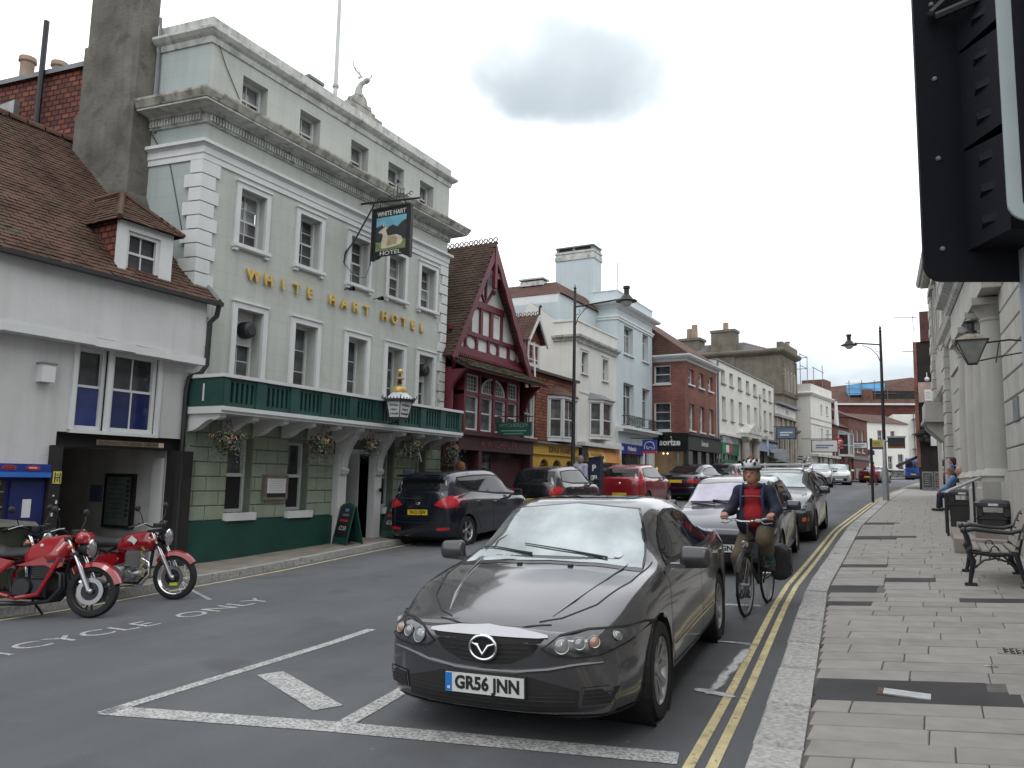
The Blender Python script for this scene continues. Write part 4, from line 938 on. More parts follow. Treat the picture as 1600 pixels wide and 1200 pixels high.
 for i in range(4):
  a, c2 = xs[i] + .05, xs[i + 1] - .05
  window(b, a, c2, zs, 2.24, y0 + .02, 1, (1, 1), .04, .02, glass='glass_lit', split=.52, step=.01, name='bay_light')
  if i in (0, 3): window(b, a, c2, 2.34, zt, y0 + .02, 4, (4,), .03, .012, glass='glass_lit', each=False, name='leaded_light')
 # round-headed centre light
 cx = (xs[1] + xs[3]) / 2; n = 14; R = .66
 MB().poly([(cx + R * math.cos(math.pi * k / n), y0 + .05, 2.35 + .47 * math.sin(math.pi * k / n)) for k in range(n + 1)]).build('arched_light', 'glass_lit', b)
 MB().tube([(cx + R * math.cos(math.pi * k / n), y0 + .02, 2.35 + .47 * math.sin(math.pi * k / n)) for k in range(n + 1)], .03, 6).tube([(cx - R, y0 + .03, 2.36), (cx + R, y0 + .03, 2.36)], .022, 6).build('arch_frame', 'trim', b)
 g = MB()
 for k in range(-5, 6):
  zz = .47 * math.sqrt(max(0, 1 - (k * .11 / R) ** 2)); g.box(cx + k * .11 - .007, cx + k * .11 + .007, y0 + .03, y0 + .05, 2.35, 2.35 + zz)
 for z in (2.5, 2.64): g.box(cx - R * math.sqrt(1 - ((z - 2.35) / .47) ** 2), cx + R * math.sqrt(1 - ((z - 2.35) / .47) ** 2), y0 + .03, y0 + .05, z - .006, z + .006)
 g.build('glazing_bars', 'trim', b)
 window(h, .22, .52, zs, 2.24, .02, 1, (1, 1), .03, .02, glass='glass', name='side_light'); window(h, .22, .52, 2.38, 2.8, .02, 1, (1,), .03, .02, glass='glass', name='side_light')
 # shop front
 f = MB(); f.box(.2, 4.52, -.42, .12, .72, 1.12).box(.12, 4.6, -.52, .12, 1.12, 1.22); fs = f.build('shop_fascia', 'maroon_dk', h)
 lettering('A. WYCHERLEY', .30, mat('faded_lettering', (.115, .045, .04), .6, .1, 5), fs, (2.35, -.425, .92), ext=.006, bold=.006)
 for x in (.12, 1.35, 4.45): MB().box(x - .09, x + .09, -.40, .12, -1.6, .72).build('shop_pilaster', 'maroon_dk', h)
 sw = MB(); sw.box(.21, 4.36, -.06, -.03, -1.6, .72); s = sw.build('shop_window', 'shop_glass', h)
 for a, c2 in ((.3, 1.2), (1.5, 2.3)):
  cx = (a + c2) / 2; r = (c2 - a) / 2; MB().poly([(a, -.07, -1.0), (c2, -.07, -1.0)] + [(cx + r * math.cos(math.pi * k / 12), -.07, .15 + .38 * math.sin(math.pi * k / 12)) for k in range(13)]).build('arched_pane', 'glass_lit', s)
 MB().box(2.45, 4.36, -.09, -.061, -1.6, .60).build('recess', mat('recess_maroon', (.07, .02, .025), .7, .3, 2), s)
 MB().box(.2, 2.4, -.12, -.04, -1.6, -1.0).build('stall_riser', 'maroon_dk', h)
 downpipe(h, [(W - .02, -.25, 2.7), (W - .02, -.25, .7), (W - .04, -.20, -1.3)], .04, 'trim'); downpipe(h, [(W - .04, -.40, 3.2), (W - .04, -.34, 4.3)], .03, 'trim')
 return h
# ------------------------------------------------------------------ the rest of the terrace on the left
def bay3(p, x0, x1, z0, z1, d, m='trim', ins=.35, glass='glass_lit', roof='lead', cols=(1, 2)):
 """canted bay: two splayed lights and a front pair, each a window piece"""
 w = MB(); P = [(x0, 0), (x0 + ins, -d), (x1 - ins, -d), (x1, 0)]
 w.prism(P, z0 - .10, z0, 'z'); w.prism([(x0 - .04, .0), (x0 + ins - .03, -d - .05), (x1 - ins + .03, -d - .05), (x1 + .04, .0)], z1, z1 + .10, 'z')
 for q in P: w.box(q[0] - .05, q[0] + .05, q[1] - .02, q[1] + .09, z0, z1)
 b = w.build('bay_window', m, p)
 for i in range(3):
  a, c = Vector(P[i]), Vector(P[i + 1]); L = (c - a).length; t = math.atan2(c.y - a.y, c.x - a.x)
  o = window(None, .05, L - .05, z0 + .02, z1, .0, cols[1] if i == 1 else cols[0], (1, 1), .045, .02, m=m, glass=glass, split=.47, name='bay_light')
  o.parent = b; o.location = (a.x, a.y, 0); o.rotation_euler = (0, 0, t)
 if roof:
  pk = [(x0 + .1, .0, z1 + .38), (x1 - .1, .0, z1 + .38)]
  q = [(x0 - .1, .0, z1 + .10), (x0 + ins - .06, -d - .12, z1 + .10), (x1 - ins + .06, -d - .12, z1 + .10), (x1 + .1, .0, z1 + .10)]
  MB().add(q + pk, [(0, 1, 4), (1, 2, 5, 4), (2, 3, 5), (0, 1, 2, 3)]).build('bay_roof', roof, b)
 return b
def build_tilehung():
 h = bldg('tile_hung_shop', 'orange tile hung shop house with white dormer over a yellow picture framing shop', -11.5, 21.68)
 W = 4.02
 holes = [(.02, .80, 1.30, 2.82)]
 wall(W, 1.1, 3.55, holes, .2).build('wall', 'tile_hung', h); shell(h, W, 6, -2, 3.5, 'brick_dark', None)
 MB().add([(0, -.12, 3.55), (W, -.12, 3.55), (W, 2.0, 4.0), (0, 2.0, 4.0), (0, 6, 3.5), (W, 6, 3.5)], [(0, 1, 2, 3), (3, 2, 5, 4)]).build('roof', 'roof_far', h)
 MB().box(0, W, -.16, -.06, 3.47, 3.56).build('gutter', 'black', h)
 window(h, .03, .80, 1.30, 2.82, .05, 2, (1, 1), .08, .022, glass='glass_lit', split=.5, sill=(.06, .06, .03)); MB().box(-.02, .86, -.05, .02, 2.82, 2.94).build('window_head', 'trim', h)
 b = bay3(h, 1.72, 3.50, 1.36, 2.72, .42, glass='glass_lit', roof=None)
 q = [(1.60, .0, 2.84), (2.0, -.52, 2.82), (3.2, -.52, 2.82), (3.62, .0, 2.84), (2.2, .0, 3.22), (3.0, .0, 3.22)]
 MB().add(q, [(0, 1, 4), (1, 2, 5, 4), (2, 3, 5)]).build('bay_roof', 'roof_far', b)
 # dormer with white bargeboards
 MB().add([(.02, .0, 3.55), (1.02, 0, 3.55), (1.02, 0, 4.5), (.52, 0, 5.2), (.02, 0, 4.5)], [(0, 1, 2, 3, 4)]).build('dormer', 'tile_hung', h); d = h.children[-1] if h.children[-1].name.startswith('dormer') else [c for c in h.children if c.name.startswith('dormer')][-1]
 MB().quad((.02, 0, 3.5), (.02, 2, 3.5), (.02, 2, 4.5), (.02, 0, 4.5)).quad((1.02, 0, 3.5), (1.02, 0, 4.5), (1.02, 2, 4.5), (1.02, 2, 3.5)).build('dormer_cheek', 'trim', d)
 window(d, .10, .94, 3.62, 4.40, -.04, 2, (1, 3), .09, .02, glass='glass_net', split=.30, step=.005)
 pk = (.52, 5.34)
 MB().add([(-.16, -.22, 4.42), (pk[0], -.22, pk[1]), (pk[0], 2.4, pk[1]), (-.16, 2.4, 4.42), (1.20, -.22, 4.42), (1.20, 2.4, 4.42)], [(0, 1, 2, 3), (1, 4, 5, 2)]).build('dormer_roof', 'roof_far', d)
 for s in (-1, 1):
  e = -.16 if s < 0 else 1.2; MB().add([(e, -.24, 4.30), (e, -.24, 4.42), (pk[0], -.24, pk[1]), (pk[0], -.24, pk[1] - .18), (e, -.18, 4.30), (e, -.18, 4.42), (pk[0], -.18, pk[1]), (pk[0], -.18, pk[1] - .18)], [(0, 1, 2, 3), (0, 3, 7, 4), (1, 5, 6, 2), (4, 7, 6, 5)]).build('bargeboard', 'trim', d)
 c = MB()
 for i in range(11): c.lathe([(.05, -.02), (.07, 0), (.05, .02)], (pk[0], -.15 + i * .16, pk[1] + .06), 8, 'x')
 c.tube([(pk[0], -.22, pk[1]), (pk[0], -.22, pk[1] + .25), (pk[0] + .06, -.22, pk[1] + .32), (pk[0] + .12, -.22, pk[1] + .28)], .035, 6); c.build('ridge_crest', 'roof_tile', d)
 # yellow shop
 f = MB().box(.42, W - .02, -.14, .1, .78, 1.14).build('shop_fascia', 'yellow', h); MB().box(.3, W, -.26, .1, 1.14, 1.19).build('shop_cornice', 'lead', h)
 lettering('KINGS FRAMERS', .26, mat('lettering_bronze', (.13, .075, .025), .6, 0), f, (2.55, -.145, .955), ext=.006, bold=.006, fitw=2.0)
 cs = [(.95, 1.72), (1.92, 2.72), (2.95, 3.70)]; mb = MB()
 mb.box(.42, .95, -.08, .06, -1.5, .78).box(1.72, 1.92, -.08, .06, -1.5, .78).box(2.72, 2.95, -.08, .06, -1.5, .78).box(3.70, W - .02, -.08, .06, -1.5, .78)
 for a, b_ in cs:
  cx, r = (a + b_) / 2, (b_ - a) / 2
  arc = [(cx + r * math.cos(math.pi * k / 12), .22 + .42 * math.sin(math.pi * k / 12)) for k in range(13)]
  mb.prism([(b_, .78), (a, .78)] + [(a, .22)] + list(reversed(arc))[1:-1] + [(b_, .22)], -.08, .06)
  if b_ < 2.8: mb.box(a, b_, -.06, .05, -1.5, -1.0)
 mb.build('shop_front', 'yellow', h)
 for a, b_ in cs:
  g = MB().box(a - .02, b_ + .02, .02, .04, -1.5, .68).build('shop_pane', 'shop_glass', h)
  if b_ < 2.8:
   for k in range(9): MB().box(a + .06 + .24 * (k % 3), a + .24 + .24 * (k % 3), .008, .02, -.85 + .36 * (k // 3), -.62 + .36 * (k // 3)).build('framed_picture', ('white_sign', 'stone_pale', 'wood_grey')[k % 3], g)
  MB().box(a, b_, -.0, .02, .18, .21).build('transom', 'yellow', g)
 MB().box(3.1, 3.6, -.01, .02, -1.4, .15).build('door_pane', 'interior', h)
 return h
def build_cream():
 h = bldg('cream_house', 'cream rendered house with lantern bay above a yellow and orange shop sign', -11.5, 25.7)
 W = 4.08
 holes = [(.45, 1.05, 3.95, 4.76), (2.52, 3.12, 3.92, 4.78)]
 wall(W, 1.0, 5.3, holes, .2).build('wall', 'cream', h); shell(h, W, 7, -2, 5.2, 'cream', 'lead', left=False)
 MB().poly([(0, 0, -2), (0, 7, -2), (0, 7, 4.6), (0, 3.2, 4.95), (0, 1.98, 6.72), (0, .9, 5.95), (0, 0, 5.85)]).build('side_wall', 'cream', h)
 MB().add([(0, .9, 5.95), (W, .9, 5.7), (W, 1.98, 6.5), (0, 1.98, 6.72), (0, 3.2, 4.95), (W, 3.2, 4.95)], [(0, 1, 2, 3), (3, 2, 5, 4)]).build('roof', 'roof_slate', h)
 sweep([(0, .95), (0, 0), (W, 0)], [(0, 5.08), (.06, 5.1), (.08, 5.16), (.20, 5.22), (.22, 5.30), (.02, 5.36), (0, 5.36)], 'cornice', 'trim_old', h)
 sweep([(0, .95), (0, 0), (W, 0)], [(0, 5.34), (.02, 5.36), (.02, 5.80), (.06, 5.82), (.06, 5.88), (-.2, 5.88), (-.2, 5.4)], 'parapet', 'cream', h)
 d = MB()
 for i in range(40): d.box(.02 + i * .10, .07 + i * .10, -.08, -.02, 5.04, 5.09)
 d.build('dentils', 'trim_old', h)['kind'] = 'stuff'
 for a, b, c, e in holes: window(h, a, b, c, e, .12, 2, (1, 1), .04, .018, glass=('glass_lit', 'glass_net'), split=.45, sill=(.08, .06, .06), arch=(.07, .02))
 MB().box(.3, W, -.025, .01, 3.2, 3.25).build('band', 'cream', h)
 bay3(h, 1.2, 2.9, 1.62, 2.92, .42, glass='glass_lit', cols=(1, 1))
 # shop with canted signboard
 MB().box(0, W, .02, .1, -2, 1.0).build('shop_wall', 'cream', h)
 sg = MB().add([(.75, -.12, 1.18), (2.3, -.12, 1.18), (2.3, -.30, .66), (.75, -.30, .66), (.75, 0, 1.18), (2.3, 0, 1.18), (2.3, 0, .66), (.75, 0, .66)], [(0, 1, 2, 3), (0, 4, 5, 1), (3, 2, 6, 7), (0, 3, 7, 4)]).build('shop_sign', 'yellow2', h)
 MB().add([(2.305, -.12, 1.18), (3.95, -.12, 1.18), (3.95, -.30, .66), (2.305, -.30, .66), (2.305, 0, 1.18), (3.95, 0, 1.18), (3.95, 0, .66), (2.305, 0, .66)], [(0, 1, 2, 3), (0, 4, 5, 1), (1, 5, 6, 2), (3, 2, 6, 7), (0, 3, 7, 4)]).build('shop_sign', 'orange', h)
 for i in range(6): MB().box(.95 + .18 * i, 1.09 + .18 * i, -.235, -.205, .88, .98).build('faded_letter', 'orange', sg)
 MB().box(.1, 4.0, -.35, .0, 1.22, 1.36).build('awning_box', 'trim', h); MB().box(.1, .62, -.22, .0, .72, 1.2).build('speaker_box', 'black', h)
 MB().box(0, .35, -.05, .03, -1.4, 1.0).box(3.55, W, -.05, .03, -1.4, 1.0).build('shop_pilaster', 'trim', h)
 s = MB().box(.35, 3.55, -.0, .02, -1.4, .64).build('shop_window', 'shop_glass', h)
 for x in (1.2, 2.1): MB().box(x - .03, x + .03, -.02, .0, -1.4, .64).build('mullion', 'trim', s)
 MB().box(.6, 1.1, -.012, 0, -.3, .4).build('buff_shelf', mat('buff_shelf', (.4, .33, .2), .6, .2, 4), s)  # shelf panel in a plain buff colour
 return h
def rail(p, x0, x1, z0, z1, y, n, name='balcony_rail'):
 m = MB(); m.box(x0, x1, y - .015, y + .015, z1 - .03, z1).box(x0, x1, y - .015, y + .015, z0, z0 + .03)
 for i in range(n + 1): x = x0 + (x1 - x0) * i / n; m.box(x - .012, x + .012, y - .012, y + .012, z0, z1)
 for i in range(n): x = x0 + (x1 - x0) * (i + .5) / n; m.tube([(x - .05, y, z0 + .06), (x + .04, y, z0 + .16), (x - .04, y, z1 - .16), (x + .05, y, z1 - .06)], .012, 5)
 for x in (x0, x1): m.box(x - .012, x + .012, y, 0, z1 - .03, z1); m.box(x - .012, x + .012, y, 0, z0, z0 + .03)
 return m.build(name, 'iron', p)
def build_blue():
 h = bldg('pale_blue_house', 'tall pale blue stuccoed house with great side chimney and iron balconies', -11.5, 29.78)
 W = 4.55
 holes = [(.85, 1.95, 5.38, 6.58), (3.22, 4.0, 5.40, 6.62), (.80, 2.1, 2.32, 4.12), (3.2, 4.2, 2.35, 4.14)]
 wall(W, 1.5, 7.3, holes, .22).build('wall', 'blue_render', h); shell(h, W, 8, -2, 7.3, 'blue_render', 'lead')
 pth = [(0, 1.3), (0, 0), (W, 0), (W, .8)]
 sweep(pth, [(0, 6.66), (.05, 6.68), (.05, 6.76), (.09, 6.78), (.09, 6.84), (0, 6.86)], 'band_moulding', 'blue_trim', h)
 sweep(pth, [(0, 7.16), (.05, 7.18), (.08, 7.24), (.28, 7.30), (.34, 7.36), (.34, 7.42), (0, 7.5)], 'cornice', 'blue_trim', h)
 sweep(pth, [(.0, 7.48), (.0, 7.88), (.03, 7.90), (.03, 7.94), (-.2, 7.94), (-.2, 7.4)], 'parapet', 'blue_render', h)
 window(h, *holes[0], .16, 3, (1, 1), .05, .03, glass=('glass_net', 'glass_lit'), split=.72, sill=(.08, .08, .08), each=True)
 window(h, *holes[1], .16, 2, (1, 1), .05, .03, glass=('glass_net', 'glass_lit'), split=.72, sill=(.08, .08, .08))
 window(h, *holes[2], .16, 3, (1, 1), .05, .04, glass=('glass_lit', 'glass_lit'), split=.70)
 window(h, *holes[3], .16, 2, (1, 1), .05, .04, glass=('glass_lit', 'glass_lit'), split=.70)
 rail(h, .66, 2.3, 2.28, 2.70, -.32, 8); rail(h, 3.15, 4.42, 2.28, 2.70, -.32, 6)
 MB().box(-.02, W + .1, -.46, .02, 2.10, 2.20).box(.0, W, -.30, .02, 2.0, 2.10).build('shop_cornice', 'blue_trim', h)
 MB().box(.0, W, -.06, .02, 1.5, 2.0).build('frieze', 'blue_render', h)
 f = MB().box(.25, 2.95, -.12, .05, 1.10, 1.52).build('shop_fascia', 'blue_sign', h)
 lettering('Prebends', .27, 'text_white', f, (1.55, -.123, 1.33), ext=.004, bold=.008); MB().box(1.0, 2.15, -.126, -.12, 1.14, 1.17).build('fascia_stroke', 'red_sign', f)
 MB().box(0, .25, -.14, .05, -1.3, 1.5).box(2.95, 3.15, -.14, .05, -1.3, 1.5).box(3.75, 4.5, -.14, .05, -1.3, 1.5).build('shop_pilaster', 'blue_trim', h)
 s = MB().box(.25, 2.95, .0, .03, -1.3, 1.1).build('shop_window', 'shop_glass', h); MB().box(3.15, 3.75, .0, .03, -1.3, 1.5).build('shop_door', 'navy', h)
 p = MB().box(.9, 1.5, -.02, .0, -.4, .55).build('window_poster', 'blue_sign', s); lettering('60', .34, 'text_white', p, (1.2, -.022, -.1), ext=.002); MB().box(1.5, 1.75, -.022, .0, .3, .6).build('window_poster', 'red_sign', s)
 MB().box(.25, 2.95, -.03, .0, -.05, -.01).build('shelf_edge', 'blue_trim', s)
 # chimney stack on the near side wall
 c = MB().box(-.02, .9, 1.08, 2.86, 5.0, 9.45).build('side_chimney', 'blue_render', h)
 MB().box(-.06, .94, 1.04, 2.9, 9.45, 9.62).box(-.03, .91, 1.07, 2.87, 9.62, 9.75).box(-.06, .94, 1.04, 2.9, 9.75, 9.84).build('chimney_cap', 'trim_old', c)
 k = MB()
 for y in (1.1, 1.95, 2.72): k.box(0, .86, y, y + .12, 9.84, 10.0)
 k.box(-.04, .9, 1.06, 2.88, 10.0, 10.06); k.build('chimney_cowl', 'lead', c)
 MB().box(.02, .8, 1.2, 2.7, 9.84, 9.98).build('chimney_gap', 'interior', c)
 for x, r in ((1.8, .13), (2.2, .15)): MB().lathe([(r, 7.3), (r, 8.15), (r + .04, 8.17), (r + .03, 8.28)], (x, 1.6, 0), 12).build('chimney_pot', 'pot_red', h, True)
 MB().tube([(2.6, 1.0, 7.2), (2.6, 1.0, 9.9)], .03, 6).tube([(2.6, 1.0, 8.5), (3.1, 1.0, 8.55), (3.1, 1.0, 8.8)], .012, 5).build('aerial_mast', 'trim', h)
 # lower rear range with a red tiled roof behind the neighbours
 MB().quad((-3.8, 4.2, 3), (.0, 4.2, 3), (.0, 4.2, 6.9), (-3.8, 4.2, 6.9)).quad((-3.8, 0.9, 3), (-3.8, 4.2, 3), (-3.8, 4.2, 6.7), (-3.8, .9, 6.7)).quad((-3.8, .9, 3), (.0, .9, 3), (.0, .9, 7.05), (-3.8, .9, 7.05)).build('rear_range_wall', 'blue_render', h)
 MB().add([(-3.75, .8, 7.05), (-3.75, 4.3, 7.05), (.0, 4.3, 7.05), (.0, .8, 7.05), (-3.0, 1.4, 7.7), (-3.0, 4, 7.7), (0, 1.4, 7.7), (0, 4.0, 7.7)], [(0, 1, 5, 4), (4, 5, 7, 6), (0, 4, 6, 3), (1, 2, 7, 5)]).build('rear_range_roof', 'roof_far', h)
 MB().quad((-3.8, .9, 6.65), (-3.8, 4.3, 6.65), (-3.72, 4.3, 7.05), (-3.72, .9, 7.05)).build('rear_range_eaves', 'trim', h)
 MB().box(-3.2, -2.7, 1.9, 2.9, 7.6, 7.78).box(-3.25, -2.65, 1.85, 2.95, 7.84, 7.9).build('skylight', 'trim_old', h)
 return h
def build_sorize():
 h = bldg('corner_brick_shop', 'red brick corner building with white cornice above a black shopfront', -10.0, 34.6, 2.5)
 W = 4.80
 t = [(.45, 1.20, 4.50, 5.22), (1.95, 2.70, 4.50, 5.22), (3.45, 4.20, 4.50, 5.22), (.55, 1.28, 2.36, 3.60), (2.08, 2.80, 2.36, 3.60), (3.58, 4.28, 2.36, 3.60)]
 wall(W, 2.0, 5.6, t, .18).build('wall', 'brick_red', h)
 for q in t: window(h, *q, .12, 2, (1, 1), .08, .02, glass='glass_net', sill=(.08, .07, .05), split=.5)
 # near flank, seen square on, with two wide windows
 fk = wall(1.62, 2.0, 5.6, [(.10, .90, 4.50, 5.38), (.10, .92, 2.32, 3.64)], .15); fo = fk.build('flank_wall', 'brick_red', h)
 fo.location = (0, 1.62, 0); fo.rotation_euler = (0, 0, rad(-90))
 for z0, z1, r in ((4.50, 5.38, (1, 1)), (2.32, 3.64, (1, 2))):
  w = window(fo, .10, .92, z0, z1, .06, 1, r, .06, .03, glass='glass', sill=(.06, .07, .05), split=.5 if r[1] == 1 else .34)
 MB().quad((0, 1.62, -2), (0, 8, -2), (0, 8, 5.6), (0, 1.62, 5.6)).quad((W, 0, -2), (W, 0, 5.6), (W, 8, 5.6), (W, 8, -2)).build('side_wall', 'brick_red', h)
 sweep([(0, 1.62), (0, 0), (W, 0), (W, 1)], [(0, 5.52), (.05, 5.54), (.08, 5.60), (.22, 5.68), (.30, 5.76), (.30, 5.82), (0, 5.9)], 'cornice', 'trim', h)
 MB().add([(-.25, -.25, 5.82), (W + .25, -.25, 5.82), (W + .25, 6, 5.82), (-.25, 6, 5.82), (-.1, 2.9, 8.1), (W - .4, 2.9, 8.1)], [(0, 1, 5, 4), (0, 4, 3), (1, 2, 5), (3, 4, 5, 2)]).build('roof', 'roof_far', h)
 # shop: fascia round the corner, lit window
 MB().box(-.04, W + .25, -.14, .05, 1.44, 2.12).box(-.10, W + .34, -.22, .1, 2.12, 2.2).build('shop_fascia', 'plastic', h); f = h.children[-1] if h.children[-1].name.startswith('shop_f') else [c for c in h.children if c.name.startswith('shop_fascia')][-1]
 ff = MB().box(-.10, .0, -.10, 1.64, 1.36, 2.12).box(-.16, .0, -.1, 1.66, 2.12, 2.2).build('flank_fascia', 'gloss_black', h)
 lettering('sorize', .40, 'text_white', ff, (-.103, .72, 1.76), '-x', .006, .012, fitw=1.0)
 MB().ball((-.105, .66, 2.0), .05, 8, 5, (.15, .6, 1.2)).build('leaf_mark', 'text_white', ff)
 lettering('famosic', .36, 'text_white', f, (2.4, -.143, 1.80), ext=.005, shear=.2)
 MB().box(.12, W, .1, .16, -1.2, 1.44).build('shop_window', 'shop_glass', h); sw = [c for c in h.children if c.name.startswith('shop_window')][-1]
 for x in (1.7, 3.0, 4.3): MB().box(x - .05, x + .05, -.02, .1, -1.2, 1.44).build('mullion', 'gloss_black', sw)
 MB().box(-.03, .12, -.10, .1, -1.2, 1.44).build('corner_post', 'plastic', h)
 fl = MB().box(-.02, .04, .12, 1.56, -1.2, 1.36).build('flank_window', mat('lit_shop_window', (.10, .075, .045), .06, .6, 1.2, emit=((1, .62, .3), .05)), h)
 MB().box(-.06, -.02, .30, .38, -1.2, 1.36).build('mullion', 'lead', fl)
 MB().box(-.03, -.02, 1.34, 1.48, .20, .62).build('lit_letter_board', mat('lit_board', (.5, .3, .1), .5, 0, emit=((1, .55, .18), .8)), fl)
 lettering('E', .38, mat('lit_letter', (.6, .55, .4), .5, 0, emit=((1, .85, .5), 1.2)), fl, (-.034, 1.41, .41), '-x', .003)
 for y in (.85, 1.05): MB().ball((-.04, y, 1.26), .035, 8, 5).build('spot_lamp', mat('spot_glow', (.9, .8, .6), .5, 0, emit=((1, .8, .5), 4)), fl)
 return h
def build_white_long():
 h = bldg('white_terrace', 'long white rendered terrace with seven plain windows a floor and a columned porch', -9.79, 39.42, 2.5)
 W = 12.8; up = [(.87, 1.62), (2.47, 3.17), (4.14, 4.92), (5.89, 6.64), (7.55, 8.33), (9.91, 10.63), (11.4, 12.1)]
 holes = [(a, b, 5.17, 5.90) for a, b in up] + [(a + .14, b + .08, 3.28, 4.50) for a, b in up]
 wall(W, 1.2, 6.30, holes, .2).build('wall', 'cream2', h); shell(h, W, 7, -1.5, 6.3, 'cream2', None)
 MB().box(-.02, W + .02, -.06, .25, 6.26, 6.34).build('coping', 'lead', h)
 MB().add([(0, .2, 6.2), (W, .2, 6.2), (W, 3.4, 7.3), (.6, 3.4, 7.3), (0, 7, 6.2), (W, 7, 6.2)], [(0, 1, 2, 3), (3, 2, 5, 4), (0, 3, 4)]).build('roof', 'roof_slate', h)
 for q in holes: window(h, *q, .14, 2, (1, 1), .045, .02, glass='glass_net', sill=(.07, .06, .06), split=.5, each=False, sm='lead')
 downpipe(h, [(9.0, -.06, 5.3), (9.0, -.06, 2.8)], .05, 'trim_old'); MB().box(8.85, 9.15, -.14, 0, 5.2, 5.4).build('rain_hopper', 'trim_old', h)
 downpipe(h, [(.12, -.06, 6.2), (.12, -.06, -.6)], .05, 'lead')
 # glazed lantern and chimneys behind
 MB().box(-1.2, 2.6, 3.0, 5.4, 6.2, 7.2).build('roof_lantern', 'glass_net', h); MB().add([(-1.3, 2.9, 7.2), (2.7, 2.9, 7.2), (2.7, 5.5, 7.2), (-1.3, 5.5, 7.2), (.7, 4.2, 8.0)], [(0, 1, 4), (1, 2, 4), (2, 3, 4), (3, 0, 4)]).build('lantern_roof', 'trim', h)
 # green restaurant, porch, slate blue shop
 g = MB().box(.6, 3.78, -.10, .05, 1.45, 2.05).build('shop_fascia', 'italian_green', h)
 MB().box(.6, 3.8, -.12, .05, 2.05, 2.42).build('shop_clerestory', 'glass_net', h); MB().box(.5, 3.85, -.25, .05, 2.42, 2.52).build('shop_cornice', 'trim', h)
 for i, m in enumerate((mat('flag_green', (.02, .22, .09), .6, 0), 'white_sign', 'red_sign')): MB().box(.72 + i * .55, 1.27 + i * .55, -.115, -.10, 1.56, 1.94).build('flag_panel', m, g)
 MB().box(.6, 3.78, -.02, .03, -.6, 1.45).build('shop_window', 'shop_glass', h); sw = [c for c in h.children if c.name.startswith('shop_window')][-1]
 for x in (.64, 1.2, 2.1, 2.9, 3.72): MB().box(x - .06, x + .06, -.06, .0, -.6, 1.45).build('mullion', 'italian_green', sw)
 MB().box(.6, 3.78, -.06, .0, 1.05, 1.2).build('transom', 'italian_green', sw)
 po = MB().box(3.72, 6.9, -.62, .05, 2.50, 2.72).build('porch', 'trim_old', h)
 MB().prism([(3.70, 2.72), (6.95, 2.72), (5.3, 3.32)], -.66, .0).build('pediment', 'trim_old', po)
 for x in (4.15, 6.4): MB().lathe([(.30, -.6), (.30, -.4), (.235, -.36), (.22, .6), (.195, 2.22), (.26, 2.28), (.26, 2.36)], (x, -.38, 0), 18).box(x - .3, x + .3, -.66, -.08, 2.36, 2.50).build('column', 'stone_pale', po, 35)
 MB().box(4.5, 6.05, -.0, .04, -.6, 2.4).build('porch_door', 'interior', po)
 for a, b in ((6.95, 9.95), (10.35, 13.0)):
  MB().add([(a, -.05, 2.62), (b, -.05, 2.62), (b, -.34, 1.90), (a, -.34, 1.90), (a, .02, 2.62), (b, .02, 2.62), (b, .02, 1.9), (a, .02, 1.9)], [(0, 1, 2, 3), (0, 4, 5, 1), (2, 6, 7, 3), (0, 3, 7, 4), (1, 5, 6, 2)]).build('canted_fascia', 'slate_blue', h)
  MB().box(a, b, .0, .03, -.4, 1.9).build('shop_window', 'shop_glass', h)
  MB().box(a - .05, b + .05, -.2, .02, 2.62, 2.72).build('shop_cornice', 'lead', h)
 MB().box(9.95, 10.35, -.2, .02, -.4, 2.9).build('shop_pilaster', 'trim_old', h)
 for a in (9.6, 12.5): MB().add([(a, -.1, 1.75), (a + 2.7, -.1, 1.75), (a + 2.7, -1.15, 1.32), (a, -1.15, 1.32), (a + 2.7, -1.15, 1.18), (a, -1.15, 1.18)], [(0, 1, 2, 3), (3, 2, 4, 5)]).build('awning', 'black', h)
 return h
def arch_pts(a, b, z0, zs, n=10):
 c, r = (a + b) / 2, (b - a) / 2; return [(a, z0), (b, z0)] + [(c + r * math.cos(math.pi * k / n), zs + r * 1.1 * math.sin(math.pi * k / n)) for k in range(n + 1)]
def build_arcade():
 h = bldg('arcaded_bank', 'pale stone bank front with tall arched windows and blank frieze', -9.2, 52.3, 4)
 W = 5.5
 wall(W, -.6, 5.3, [], .2).build('wall', 'stone_pale', h); shell(h, W, 6, -.6, 5.2, 'stone_pale', 'lead')
 MB().box(-.1, W + .5, -.34, .1, 5.2, 5.36).build('cornice', 'lead', h); MB().box(0, W, -.10, .02, 4.55, 5.15).build('frieze', 'trim', h); MB().box(-.05, W + .2, -.20, .02, 4.38, 4.55).build('string_course', 'stone_pale', h)
 for k in range(3): box('carved_mark', 2.6 + .25 * k, 2.78 + .25 * k, -.105, -.10, 4.7, 5.0, 'text_grey', h)
 for x in (.5, 1.9, 3.3, 4.7):
  m = MB(); ax = arch_pts(x, x + .75, 1.0, 3.25); m.poly([(p[0], -.01, p[1]) for p in ax]); w = m.build('arched_window', 'glass_lit', h)
  MB().tube([(p[0], -.03, p[1]) for p in ax[1:]] + [(ax[0][0], -.03, ax[0][1])], .06, 6).build('arch_surround', 'stone_pale', w)
  MB().box(x - .3, x - .12, -.12, .02, -.3, 4.38).build('pilaster', 'stone_pale', h)
 MB().box(5.3, 5.5, -.12, .02, -.3, 4.38).build('pilaster', 'stone_pale', h)
 for k in range(9): MB().box(.3 + k * .6, .34 + k * .6, -.02, .02, 3.9, 4.3).build('frieze_joint', 'stone_grey', h)
 return h
